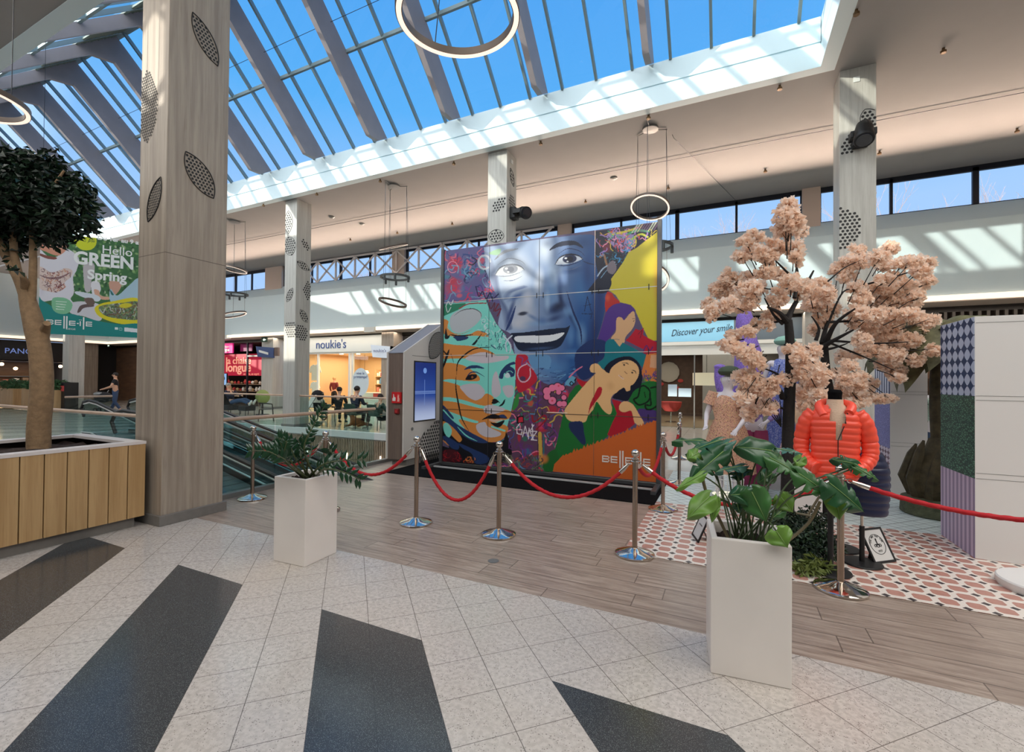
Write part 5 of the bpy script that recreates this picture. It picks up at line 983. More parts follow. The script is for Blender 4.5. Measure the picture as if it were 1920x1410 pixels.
LF = [((330, 205), (85, 185), 150, 3.3, 0, 1, (0, -.3, 1)), ((480, 200), (190, 290), 110, 3.2, 0, 1, (0, -.5, 1)), ((545, 220), (235, 345), 120, 3.15, 3, 0, (0, -.4, 1)), ((505, 290), (235, 520), 190, 3.05, 0, 1, (.3, -1, .4)), ((895, 285), (615, 240), 250, 3.0, 0, 0, (0, -1, .7)), ((900, 265), (1165, 290), 100, 3.25, 3, 1, (0, -.3, 1)),
      ((885, 340), (1170, 485), 150, 2.95, 1, 1, (.1, -.8, .8)), ((1120, 470), (1430, 665), 190, 2.85, 1, 1, (.2, -.8, .8)), ((1375, 550), (1685, 785), 250, 2.75, 0, 1, (.2, -.8, .7)), ((1420, 620), (1465, 865), 160, 2.85, 2, 0, (0, -1, .1)), ((1600, 400), (1412, 345), 130, 2.9, 0, 1, (0, -1, .6)), ((1590, 420), (1795, 525), 90, 2.85, 1, 1, (0, -.7, .9)),
      ((740, 620), (870, 880), 215, 2.75, 1, 0, (0, -1, .5)), ((745, 640), (565, 640), 170, 2.8, 0, 0, (-.1, -1, .6)), ((940, 940), (1040, 1085), 190, 2.65, 2, 0, (0, -1, .35)), ((395, 660), (203, 838), 170, 2.8, 2, 0, (-.2, -1, .4)), ((450, 690), (410, 882), 70, 2.8, 2, 0, (0, -1, .2)), ((905, 470), (800, 540), 120, 3.1, 1, 0, (0, -1, .3)),
      ((975, 660), (1085, 795), 150, 2.9, 2, 0, (0, -1, .4)), ((665, 410), (440, 440), 90, 3.05, 3, 1, (0, -.5, 1)), ((1150, 340), (1110, 425), 90, 3.0, 2, 0, (0, -1, .3)), ((590, 485), (755, 430), 90, 3.1, 0, 0, (0, -.7, 1)), ((330, 480), (110, 590), 80, 2.95, 2, 0, (-.2, -.7, .8)), ((300, 300), (225, 345), 120, 3.1, 2, 0, (0, -1, .4)), ((990, 770), (915, 830), 90, 2.9, 1, 0, (0, -1, .4)), ((620, 720), (640, 790), 70, 2.85, 0, 0, (0, -1, .4)), ((830, 250), (1000, 330), 110, 3.1, 0, 1, (0, -.6, 1))]
for i, (bq, tq, wpx, dist, mi, ho, nr) in enumerate(LF):
    dist = 2.62+(dist-3.0)*.75; bp_ = at(*z_(*bq), dist); tp = at(*z_(*tq), dist-.06 if ho else dist-.03); W_ = 1.14*wpx/4.364/F_PX*dist
    lf_ = mleaf(bp_, tp, W_, nr, M_lf[mi], mo, bool(ho), .1, i)
    so_ = Vector((.03+.16*((i*37) % 10)/10, 2.86+.18*((i*53) % 10)/10, .66)); mid = so_.lerp(bp_, .55)+Vector((0, 0, .1)); MB().tube(cr_spline([so_, so_.lerp(mid, .5)+Vector((0, 0, .03)), mid, bp_], 4), .0045, 6).build('stalk', mat('stalk_green', srgb(64, 82, 48), .5), mo)
for k, (bx, by) in enumerate(((1300, 700), (330, 1010 - 600))):
    p = at(*z_(bx, by), 2.7); MB().tube(cr_spline([(.22, 2.95, .67), (.27, 2.98, .68), at(*z_(1200, 880), 2.7), p] if k == 0 else [(.02, 2.9, .67), (-.04, 2.92, .8), at(*z_(360, 600), 2.6), p], 5), .009, 7).build('moss_pole', mat('bark_brown', srgb(104, 92, 66), .8), mo)
# ---- ZZ plant
zz = thing('fern_leaf_plant', 'dark green arching plant with paired leaflets in the left white planter', 'plant', (-3.43, 2.93, .7))
y_ = lambda x, y: (400+x/5.647, 720+y/5.647)
STM = [((960, 960), (960, 700), (1060, 440), (1190, 215), 3.9, 15, 1.0), ((940, 960), (880, 800), (800, 640), (690, 570), 3.9, 13, 1.1), ((920, 965), (780, 850), (600, 720), (370, 710), 3.75, 15, 1.0), ((930, 960), (830, 820), (700, 700), (530, 690), 3.85, 12, 1.0), ((950, 960), (930, 800), (930, 680), (900, 600), 4.0, 11, 1.0), ((970, 960), (1000, 820), (1040, 700), (1010, 560), 4.1, 8, 1.0),
       ((980, 965), (1150, 860), (1350, 810), (1600, 800), 3.95, 10, 1.2), ((980, 970), (1120, 880), (1260, 780), (1230, 690), 4.0, 8, 1.2), ((990, 960), (1180, 900), (1400, 940), (1560, 1020), 3.7, 10, 1.0), ((930, 970), (860, 860), (760, 740), (780, 600), 3.8, 12, 1.0), ((940, 960), (840, 880), (760, 800), (640, 740), 3.7, 11, 1.0)]
rz_ = random.Random(2)
for si, (a, b_, c_, d_, dist, nl, sc_) in enumerate(STM):
    base = Vector((-3.43+rz_.uniform(-.06, .06), 2.93+rz_.uniform(-.05, .05), .69)); e_ = at(*y_(*d_), dist); m1 = at(*y_(*b_), (dist+3.9)/2); m2 = at(*y_(*c_), dist)
    P = cr_spline([base, m1, m2, e_], 8); stm = MB().tube(P, [.010*(1-.75*k/(len(P)-1)) for k in range(len(P))], 7).build('stem', mat('zz_stem', srgb(74, 84, 50), .45), zz)
    n = len(P); lb = MB()
    nl = int(nl*.8)
    for k in range(nl):
        f = .3+.68*k/(nl-1) if nl > 1 else .9; p = P[min(n-1, int(f*(n-1)))]; q = P[min(n-1, int(f*(n-1))+1)] if f < .96 else p+(p-P[-3]); tn = (q-p).normalized() if (q-p).length > 1e-5 else (P[-1]-P[-2]).normalized()
        sd = tn.cross(Vector((.2, -1, .3))).normalized()
        for sg in (1, -1):
            L = .094*sc_*(1-.25*abs(f-.7)/.4)*rz_.uniform(.85, 1.1); dr = (sd*sg*.85+tn*.55+Vector((0, 0, rz_.uniform(-.12, .12)))).normalized(); wv = dr.cross(tn.cross(sd)).normalized()*L*.17; nn = dr.cross(wv).normalized()*L*.05
            lb.add([p, p+dr*L*.3+wv, p+dr*L*.65+wv*.85-nn, p+dr*L, p+dr*L*.65-wv*.85-nn, p+dr*L*.3-wv, p+dr*L*.4+nn], [(0, 6, 1), (1, 6, 2), (2, 6, 3), (3, 6, 4), (4, 6, 5), (5, 6, 0)])
    lb.build('leaflets', mat('zz_leaf', srgb(30, 62, 40), .25, coat=.3), stm)

# ================================================================ WOODEN PLANTER BOX + FICUS
wpn = thing('planter_box', 'long oak-boarded planter box with white rim in the left foreground', 'planter', (-6.4, 1.0, 0))
PX0, PX1, PY0, PY1, PZ = -7.12, -5.70, -1.2, 2.75, .885
i = 0; y = PY1
while y > PY0+.15:
    MB().box(PX1-.025, PX1, y-.158, y-.004, .11, PZ).build('board', M_oak, wpn, smooth=0, bevel=.002); y -= .162
MB().box(PX0, PX1-.026, PY1-.02, PY1, .11, PZ).box(PX0, PX0+.02, PY0, PY1, .11, PZ).box(PX0, PX1-.026, PY0, PY0+.02, .11, PZ).box(PX1-.04, PX1-.028, PY0, PY1, .11, PZ).build('carcass', mat('gap_dark', srgb(34, 24, 18), .8), wpn, smooth=0)
MB().box(PX0+.08, PX1-.06, PY0+.05, PY1-.07, 0, .11).build('plinth', M_stone, wpn, smooth=0)
mb = MB(); W = .13
mb.box(PX1-W, PX1+.005, PY0, PY1, PZ, PZ+.03).box(PX0, PX0+W, PY0, PY1, PZ, PZ+.03).box(PX0+W, PX1-W, PY1-W, PY1, PZ, PZ+.03).box(PX0+W, PX1-W, PY0, PY0+W, PZ, PZ+.03).build('rim', mat('rim_white', srgb(220, 212, 210), .35), wpn, smooth=0)
mb = MB(); n = 40; mb.add([(PX0+.1+(PX1-PX0-.2)*a/12, PY0+.1+(PY1-PY0-.2)*b_/n, .82+.02*math.sin(a*2.3+b_)+.015*math.cos(b_*2.9-a*1.7)) for b_ in range(n+1) for a in range(13)], [(b_*13+a, b_*13+a+1, (b_+1)*13+a+1, (b_+1)*13+a) for b_ in range(n) for a in range(12)]).build('soil', M_soil, wpn)
fi = thing('ficus_tree', 'ficus tree with pale forked trunk growing from the oak planter box', 'tree', (-6.9, 2.2, .8))
M_bark = mat('ficus_bark', srgb(150, 122, 92), .85, noise=.2, nscale=18, bump=.7, bscale=35)
D_ = 4.95; T = lambda x, y, d=D_: at(x, y, d)
S_ = cr_spline([(T(73, 845).x, T(73, 845).y, .78), T(73, 800), T(78, 740), T(78, 690), T(73, 645), T(64, 608), T(55, 575), T(49, 550)], 5); MB().tube(S_, [.1-.012*k/len(S_)-.028*max(0, k/len(S_)-.65)/.35 for k in range(len(S_))], 16).build('trunk', M_bark, fi)
for P, r0, r1 in (([T(50, 556), T(38, 525), T(24, 500), T(6, 470), T(-16, 430)], .062, .035), ([T(56, 585), T(60, 550), T(62, 500), T(62, 440), T(66, 380)], .04, .026), ([T(36, 525), T(26, 470), T(26, 430), T(30, 380)], .04, .022), ([T(78, 640), T(84, 620), T(88, 606, 4.85)], .06, .03), ([T(46, 545), T(46, 528, 4.88), T(43, 518, 4.84)], .04, .026), ([T(66, 400), T(100, 350), T(120, 320)], .024, .01), ([T(30, 400), T(10, 340), T(-20, 310)], .024, .01)):
    S_ = cr_spline(P, 5); MB().tube(S_, [r0+(r1-r0)*k/(len(S_)-1) for k in range(len(S_))], 12).build('branch', M_bark, fi)
rf = random.Random(11)
def leafcloud(blobs, n, size, mats, parent, seed, name='foliage', dens=1, fold=.25, aspect=.42, ndir=None):
    r = random.Random(seed); tot = sum(b_[3]*b_[4]*b_[5] for b_ in blobs)**1.0; k = len(mats); mb = MB()
    for (x, y, z, rx, ry, rz2) in blobs:
        m_ = max(6, int(n*(rx*ry*rz2)/tot))
        for _ in range(m_):
            while 1:
                u = Vector((r.uniform(-1, 1), r.uniform(-1, 1), r.uniform(-1, 1)))
                if .12 < u.length < 1: break
            u = u*(.55+.45*r.random())/max(u.length, .3)*min(1, u.length+.25) if r.random() < .7 else u
            c = Vector((x+u.x*rx, y+u.y*ry, z+u.z*rz2)); L = size*r.uniform(.7, 1.25); d = Vector((r.gauss(0, 1)+u.x, r.gauss(0, 1)+u.y, r.gauss(0, .7)-.5)).normalized(); w_ = d.cross(Vector((r.gauss(0, 1), r.gauss(0, 1), r.gauss(0, 1)))).normalized()*L*aspect; nn = d.cross(w_).normalized()*L*fold
            mb.cur = r.randrange(k); mb.add([c, c+d*L*.45+w_+nn, c+d*L, c+d*L*.45-w_+nn], [(0, 1, 2), (0, 2, 3)])
    return mb.build(name, mats, parent, smooth=0, kind='stuff')
bl = []
for (x, y, rp, dd) in ((20, 330, 60, 0), (70, 330, 50, .1), (40, 370, 70, -.1), (100, 370, 55, 0), (130, 350, 35, .2), (0, 400, 55, 0), (60, 410, 55, .1), (125, 400, 45, -.1), (140, 375, 32, 0), (90, 430, 35, 0), (20, 440, 40, .1), (-40, 360, 70, 0), (150, 420, 20, 0), (15, 470, 22, 0), (60, 300, 30, 0), (95, 315, 28, .2)):
    c = T(x, y, D_+dd); r_ = rp/F_PX*D_; bl.append((c.x, c.y, c.z, r_, r_*1.1, r_*.85))
bl += [(*T(x, y, D_+dd), rp/F_PX*D_, rp/F_PX*D_, rp/F_PX*D_*1.2) for x, y, rp, dd in ((105, 440, 18, -.1), (130, 440, 14, 0), (165, 400, 12, 0), (150, 350, 18, .1), (75, 455, 12, -.1), (30, 500, 12, -.2), (95, 290, 14, 0), (10, 300, 25, 0))]
leafcloud(bl, 8000, .085, [mat('ficus_leaf', srgb(30, 52, 34), .35), mat('ficus_leaf_dark', srgb(20, 36, 26), .4)], fi, 4, aspect=.26)

# ================================================================ HANGING BANNER
def paint_banner(p):
    Z = (70, 420, 6.41); p.T = Z; p.C[:] = srgb(60, 110, 66)[:3]; R = random.Random(8)
    for _ in range(420): p.blob(R.uniform(380, 1220), R.uniform(60, 900), R.uniform(12, 38), R.uniform(10, 30), R.choice([(40, 84, 52), (96, 150, 80), (150, 186, 120), (34, 66, 46), (74, 124, 70), (190, 210, 170)]), .8, R.uniform(0, 90), .7)
    WH, SKN = (216, 216, 226), (206, 146, 122)
    p.fill([(5, 330), (120, 380), (240, 390), (330, 300), (420, 330), (500, 420), (470, 560), (430, 640), (440, 820), (400, 900), (430, 960), (200, 920), (5, 880)], WH); p.blob(60, 700, 60, 220, (190, 188, 206), .6)
    p.fill([(5, -20), (380, -20), (390, 120), (350, 220), (350, 300), (310, 350), (240, 380), (120, 340), (5, 260)], SKN); p.blob(240, 260, 110, 80, (222, 178, 156), .8); p.line([(180, 240), (260, 245), (330, 225)], 9, (150, 80, 76), taper=True); p.blob(30, 180, 60, 150, (170, 106, 90), .8); p.fill([(20, 350), (120, 380), (228, 400), (220, 425), (130, 420), (30, 380)], (130, 76, 66))
    m = p.fill([(10, 540), (60, 520), (160, 580), (260, 560), (340, 530), (420, 560), (400, 640), (330, 700), (340, 760), (240, 820), (140, 810), (20, 760)], (214, 196, 190)); p.scribble(m, (20, 530, 410, 810), 90, [(120, 50, 56), (170, 90, 70), (200, 140, 100), (90, 40, 60)], (3, 9), 3, 40)
    p.line([(20, 610), (140, 650), (280, 640), (400, 580)], 26, (110, 66, 76), taper=True, a=.8)
    p.fill([(560, 480), (680, 480), (680, 640), (650, 680), (640, 800), (580, 810), (560, 700)], (190, 186, 190)); p.fill([(650, 700), (740, 700), (760, 800), (700, 860), (660, 840)], (226, 226, 232)); p.fill([(680, 790), (740, 800), (760, 860), (860, 880), (850, 910), (720, 890)], (216, 170, 146)); p.fill([(470, 810), (700, 850), (760, 900), (700, 930), (480, 850)], (210, 220, 230))
    p.fill([(860, 700), (960, 690), (1010, 740), (960, 830), (900, 850)], (206, 160, 140)); p.fill([(880, 780), (960, 860), (1100, 740), (1220, 660), (1220, 960), (1050, 980), (880, 930)], (170, 200, 216)); p.fill([(875, 790), (920, 850), (890, 850)], (40, 110, 110))
    p.fill([(380, 960), (560, 930), (760, 980), (760, 1160), (560, 1110), (400, 1070)], (206, 206, 214)); p.fill([(480, 1060), (520, 980), (640, 960), (680, 990), (560, 1010), (510, 1060)], (96, 80, 80)); p.fill([(560, 900), (660, 890), (690, 960), (620, 980)], (110, 92, 84))
    YL = (222, 210, 40); p.fill([(690, 1010), (760, 960), (900, 930), (1220, 900), (1220, 1210), (1000, 1200), (820, 1150), (720, 1090)], YL); m = p.fill([(740, 1000), (820, 970), (1000, 950), (1220, 940), (1220, 1140), (1000, 1140), (840, 1110), (760, 1060)], (110, 130, 100)); p.scribble(m, (740, 940, 1220, 1140), 90, [(60, 96, 60), (190, 200, 190), (90, 70, 80), (150, 170, 100), (120, 90, 60)], (6, 14), 6, 60); p.blob(1060, 980, 90, 34, YL, .9, -5, .3)
    p.fill([(-20, 870), (60, 920), (160, 980), (260, 1060), (420, 1080), (560, 1120), (760, 1170), (1000, 1205), (1240, 1210), (1260, 1420), (-40, 1420)], (24, 134, 132)); p.fill([(180, 900), (260, 880), (360, 900), (420, 960), (400, 1040), (340, 1080), (240, 1070), (180, 1010)], (126, 190, 150))
    for k in range(4): p.line([(225, 930+k*30), (350-k*10, 940+k*30)], 8, (214, 230, 220), False)
    p.fill([(440, 180), (480, 100), (570, 80), (660, 110), (710, 180), (700, 260), (640, 310), (540, 310), (470, 260)], (206, 216, 40)); p.scribble(p.mask(p.tf([(470, 130), (690, 130), (690, 230), (470, 230)])), (480, 140, 680, 220), 16, [(60, 100, 50)], (4, 7), 2, 30)
    p.fill([(930, 1240), (968, 1244), (968, 1272), (930, 1268)], (226, 240, 238), False); p.line([(985, 1250), (1018, 1253), (1018, 1278), (985, 1274), (985, 1250)], 5, (150, 200, 200), False); p.fill([(1046, 1242), (1230, 1262), (1230, 1308), (1046, 1290)], (226, 232, 238), False)
bu, bn = Vector((.559, .829, 0)), Vector((.829, -.559, 0)); BP = Vector(CC+9*ray(72, 622)); BO = Vector((BP.x, BP.y, 2.46)); 
ba = thing('hanging_banner', 'large green spring banner hanging left of the big column', 'banner', BO+bu*.9)
painted('banner_cloth', BO, bu, (0, 0, 1), 1.72, 2.04, 300, 330, paint_banner, ba, .01, to_px, .6)
MB().prism([BO-bn*.012, BO+bu*1.72-bn*.012, BO+bu*1.72-bn*.012+Vector((0, 0, 2.04)), BO-bn*.012+Vector((0, 0, 2.04))], bn*.008).build('banner_back', M_white, ba, smooth=0)
wm = MB()
for f in (.02, 1.7): wm.tube([BO+bu*f+Vector((0, 0, 2.04)), BO+bu*f+Vector((0, 0, gz(min(10, BO.y+bu.y*f))-2.46))], .004, 4)
wm.build('suspension_wires', M_dark, ba)
def ban_at(x, y):
    r = ray(x, y); t = ((np.array(BO)-CC)@np.array(bn))/(r@np.array(bn)); return Vector(CC+t*r)+bn*.004
M_wt = mat('banner_white', srgb(236, 240, 240), .5)
for s_, x, y, sz, bo in (('Du 1er au 9 avril', 722, 185, .12, .004), ('Hello', 772, 350, .25, .001), ('GREEN', 432, 470, .36, .012), ('Spring', 600, 655, .27, .008)):
    o_ = ban_at(70+x/6.41, 420+y/6.41); text(s_, 'lettering', sz, M_wt, ba, o_, tuple(bu), (0, 0, 1), .001, bold=bo, sx={'GREEN': .86, 'Spring': .93, 'Hello': .92}.get(s_, 1))
emblem3(ba, ban_at(70+105/6.41, 420+1205/6.41), tuple(bu), (0, 0, 1), .098, M_wt, tuple(bn*.002))
text('LIEGE', 'lettering', .045, M_wt, ba, ban_at(70+345/6.41, 420+1268/6.41), tuple(bu), (0, 0, 1), .0005, sx=1.3)

# ================================================================ KIOSK
ki = thing('information_kiosk', 'white and wood gabled kiosk with an upright touch screen beside the mural', 'kiosk', (-5.58, 7.95, 0))
KX0, KX1, KY0, KY1, KZ, KP = -5.80, -5.385, 6.72, 9.2, 2.1, 2.76
KYM = (KY0+KY1)/2
gab = [(KY0, .12), (KY1, .12), (KY1, KZ), (KYM, KP), (KY0, KZ)]
MB().prism([(KX0+.03, y, z) for y, z in gab], (KX1-KX0-.06, 0, 0)).build('body', M_dwood, ki, smooth=0)
M_kw = mat('kiosk_white', srgb(208, 202, 196), .4)
for x in (KX1-.03, KX0): MB().prism([(x, y, z) for y, z in [(KY0-.03, .12), (KY1+.03, .12), (KY1+.03, KZ+.02), (KYM, KP+.035), (KY0-.03, KZ+.02)]], (.03, 0, 0)).build('gable_panel', M_kw, ki, smooth=0, bevel=.003)
MB().prism([(KX0+.03, KY0-.01, KZ+.0), (KX1-.03, KY0-.01, KZ), (KX1-.03, KYM, KP+.01), (KX0+.03, KYM, KP+.01)], (0, 0, .012)).build('roof_panel', mat('kiosk_roof', srgb(128, 130, 140), .4), ki, smooth=0)
MB().box(KX0+.05, KX1-.02, KY0+.1, KY1-.1, 0, .12).build('plinth', M_stone, ki, smooth=0)
g = NG('screen_picture', .15); zf = g.ma('DIVIDE', g.ma('SUBTRACT', g.Z, .82), 1.13); c_ = g.mix(g.smooth(zf, .0, .45), srgb(176, 190, 222), srgb(34, 70, 150)); c_ = g.mix(g.smooth(zf, .5, 1.0), c_, srgb(18, 44, 120))
for zz_ in (.46, .48, .5): c_ = g.mix(g.ma('LESS_THAN', g.ma('ABSOLUTE', g.ma('SUBTRACT', zf, zz_)), .004), c_, srgb(130, 160, 220))
c_ = g.mix(g.ma('MULTIPLY', g.ma('LESS_THAN', g.ma('ABSOLUTE', g.ma('SUBTRACT', g.Y, 7.3)), .006), g.ma('LESS_THAN', g.ma('ABSOLUTE', g.ma('SUBTRACT', zf, .48)), .22)), c_, srgb(120, 150, 210))
g.color(srgb(10, 12, 20)); g.put(g.b.inputs['Emission Color'], c_); g.b.inputs['Emission Strength'].default_value = .75
scn = MB().box(KX1, KX1+.012, 6.975, 7.69, .80, 1.97).build('screen_bezel', M_black, ki, smooth=0); MB().box(KX1+.012, KX1+.015, 7.0, 7.665, .825, 1.945).build('screen', g.m, scn, smooth=0)
q = pl(797, 695, 0, KX1+.018); MB().tube([q, q+Vector((.002, 0, 0))], .055, 18).build('round_symbol', mat('symbol_blue', srgb(110, 150, 215), .4, emis=.5), scn, smooth=0)
MB().box(KX1, KX1+.003, 6.92, 7.72, 2.062, 2.068).build('panel_joint', M_black, ki, smooth=0)
leaf_decal(ki, 0, KX1+.002, (806, 672), (828, 624), .62, True, .028, (6.8, 8.2)); leaf_decal(ki, 0, KX1+.002, (806, 800), (826, 868), 1.25, True, .075, (6.78, 7.95))
MB().tube([(KX1, 6.94, .68), (KX1+.012, 6.94, .68)], .03, 12).build('lock', M_grey, ki)
t = MB().box(-5.66, -5.455, 6.68, 6.72, 1.17, 1.375).build('fire_alarm_sign', mat('sign_red', srgb(206, 30, 36), .4), smooth=0); tag(t, 'red fire alarm sign on the wooden side of the kiosk', 'sign')
mb = MB(); mb.prism([(-5.64+a*.075, 6.676, 1.21+c*.13) for a, c in ((0, .0), (.9, 0), (1, .45), (.85, .55), (.7, .5), (.55, .55), (.4, .95), (.25, 1), (.22, .45), (0, .4))], (0, .004, 0)); mb.build('hand_symbol', M_white, t, smooth=0)
mb = MB(); mb.prism([(-5.53+a*.05, 6.676, 1.2+c*.13) for a, c in ((0, 0), (1, 0), (1.1, .4), (.8, .6), (.9, 1), (.5, .8), (.4, 1.1), (.1, .7), (.2, .4))], (0, .004, 0)); mb.build('flame_symbol', mat('pale_pink', srgb(240, 170, 160), .5), t, smooth=0)
t = MB().box(-5.60, -5.50, 6.675, 6.72, .97, 1.07).build('call_point', mat('dark_red', srgb(120, 26, 30), .4), smooth=0, bevel=.01); tag(t, 'dark red manual call point below the fire alarm sign', 'alarm button'); MB().box(-5.575, -5.525, 6.67, 6.676, .995, 1.045).build('glass_window', mat('cp_glass', srgb(190, 60, 60), .2), t, smooth=0)

# ================================================================ PRINTED MAT AND DISPLAY WALLS
t = MB().box(-.885, 3.6, 4.315, 8.7, .003, .006); tag(t.build('printed_mat', tilemat(), smooth=0), 'printed floor mat of terracotta and black lozenges turning to pale herringbone', 'floor mat')
def pat_side(name, fn, rough=.55):
    g = NG(name, rough); g.color(fn(g)); return g.m
def ell(g, u, v, w, h, c1, c2):       # overlapping ellipse lattice, like cut-out petals
    a = g.ma('SUBTRACT', g.ma('FRACT', g.ma('DIVIDE', u, w)), .5); b_ = g.ma('SUBTRACT', g.ma('FRACT', g.ma('DIVIDE', v, h)), .5)
    au, bv = g.ma('ABSOLUTE', a), g.ma('ABSOLUTE', b_); s1 = g.ma('SUBTRACT', au, g.ma('MULTIPLY', g.ma('POWER', g.ma('SUBTRACT', 1.0, g.ma('MULTIPLY', bv, 2.0)), .9), .5))
    # diamond-shaped gap with curved sides
    q = g.ma('ADD', g.ma('POWER', g.ma('MULTIPLY', au, 2.0), .72), g.ma('POWER', g.ma('MULTIPLY', bv, 2.0), .72)); return g.mix(g.ma('LESS_THAN', q, 1.1), c1, c2)
def patA(g):
    top = ell(g, g.Y, g.Z, .128, .118, srgb(186, 200, 224), srgb(34, 62, 104))
    vy = g.vor(34, 'DISTANCE_TO_EDGE', g.xyz(0.0, g.ma('MULTIPLY', g.Y, .7), g.ma('MULTIPLY', g.Z, 1.6)))[0]; gr = g.mix(g.ma('LESS_THAN', vy, .16), srgb(88, 138, 112), srgb(34, 66, 58))
    sn = g.ma('SINE', g.ma('MULTIPLY', g.Y, 2*PI/.085)); st = g.mix(g.smooth(sn, -.7, .7), srgb(206, 188, 212), srgb(150, 134, 166))
    c = g.mix(g.ma('GREATER_THAN', g.Z, 1.5), gr, top); return g.mix(g.ma('LESS_THAN', g.Z, .738), c, st)
def patB(g):
    sn = g.ma('SINE', g.ma('MULTIPLY', g.Y, 2*PI/.11)); top = g.mix(g.ma('GREATER_THAN', sn, .1), srgb(206, 210, 220), srgb(44, 58, 98))
    vy = g.vor(26, 'DISTANCE_TO_EDGE', g.xyz(0.0, g.Y, g.ma('MULTIPLY', g.Z, 2.2)))[0]; pu = g.mix(g.ma('LESS_THAN', vy, .1), srgb(92, 92, 150), srgb(132, 136, 190))
    lo = ell(g, g.Y, g.Z, .12, .075, srgb(206, 196, 208), srgb(96, 60, 84)); c = g.mix(g.ma('GREATER_THAN', g.Z, 1.44), pu, top); return g.mix(g.ma('LESS_THAN', g.Z, .7), c, lo)
M_dw = mat('display_wall_white', srgb(224, 221, 219), .5)
def dwall(label, x0, x1, y0, y1, h, pf, name):
    t = thing('display_wall', label, 'display wall', ((x0+x1)/2, (y0+y1)/2, 0)); MB().box(x0+.003, x1, y0, y1, .007, h).build('panel_body', M_dw, t, smooth=0, bevel=.002)
    MB().box(x0, x0+.003, y0+.003, y1, .008, h-.003).build('printed_side', pat_side(name, pf), t, smooth=0)
    for z in (.74, .79, 1.46, 1.50, h-.06): MB().box(x0+.01, x1, y0-.002, y0, z, z+.003).build('panel_joint', M_grey, t, smooth=0)
    return t
dwall('nearer display wall with blue petal, green and lilac striped side, at the right edge', 2.055, 4.6, 5.62, 6.36, 2.235, patA, 'printed_side_near')
dwall('farther narrow display wall with navy striped and purple side', 2.05, 2.46, 8.03, 8.76, 2.3, patB, 'printed_side_far')
tag(MB().lathe([(.3, 0), (.31, .02), (.31, .06), (.3, .07)], (2.27, 4.98, .006), 40).build('round_plinth', M_dw), 'low round white plinth cut by the right edge of the picture', 'plinth')
# giant leaf palm prop
pm = thing('palm_prop', 'olive artificial palm with huge drooping leaves behind the display wall', 'plant', (2.25, 7.2, 0))
M_palm = mat('palm_olive', srgb(96, 96, 68), .6, noise=.4, nscale=14, bump=.4, bscale=30); M_pt = mat('palm_trunk', srgb(70, 62, 42), .8, noise=.4, nscale=12, bump=.8, bscale=22)
c = Vector((2.33, 7.3, 0)); MB().lathe([(.34, .006), (.36, .02), (.35, .2), (.3, .22)], c, 28).build('base', mat('palm_base', srgb(84, 88, 66), .8, noise=.3, nscale=14, bump=.6), pm)
mb = MB(); mb.lathe([(.2, .2), (.27, .3), (.3, .45), (.27, .6), (.2, .7), (.12, .8), (.07, .95)], c, 18)
for k in range(9): a = k*2*PI/9; mb.tube([c+Vector((.2*math.cos(a), .2*math.sin(a), .22)), c+Vector((.31*math.cos(a+.1), .31*math.sin(a+.1), .45)), c+Vector((.24*math.cos(a+.2), .24*math.sin(a+.2), .68+.05*(k % 3))), c+Vector((.2*math.cos(a+.25), .2*math.sin(a+.25), .8+.06*(k % 3)))], [.09, .07, .05, .012], 7)
mb.build('stump', M_pt, pm); MB().tube(cr_spline([c+Vector((0, 0, .8)), c+Vector((-.02, .0, 1.5)), c+Vector((.02, 0, 2.3))], 5), .06, 10).build('trunk', M_pt, pm)
for a, L, dr in ((3.3, .75, .55), (2.6, .7, .4), (4.2, .6, .5), (5.3, .75, .35), (6.1, .8, .3), (.6, .7, .4), (1.5, .7, .5), (3.7, .5, .75)):
    d = Vector((math.cos(a), math.sin(a), 0)); s_ = Vector((-d.y, d.x, 0)); mb = MB(); V = []; n = 12
    for i in range(n+1):
        f = i/n; w_ = .34*math.sin(PI*min(1, f*.9+.08))**.7
        for j in range(-4, 5): g_ = j/4; V.append(c+Vector((0, 0, 2.28))+d*L*f+s_*w_*g_+Vector((0, 0, .22*math.sin(PI*f*.8)-dr*f*f-.16*g_*g_+(.012 if j % 2 else 0))))
    mb.add(V, [(i*9+j, i*9+j+1, (i+1)*9+j+1, (i+1)*9+j) for i in range(n) for j in range(8)]).build('palm_leaf', M_palm, pm)

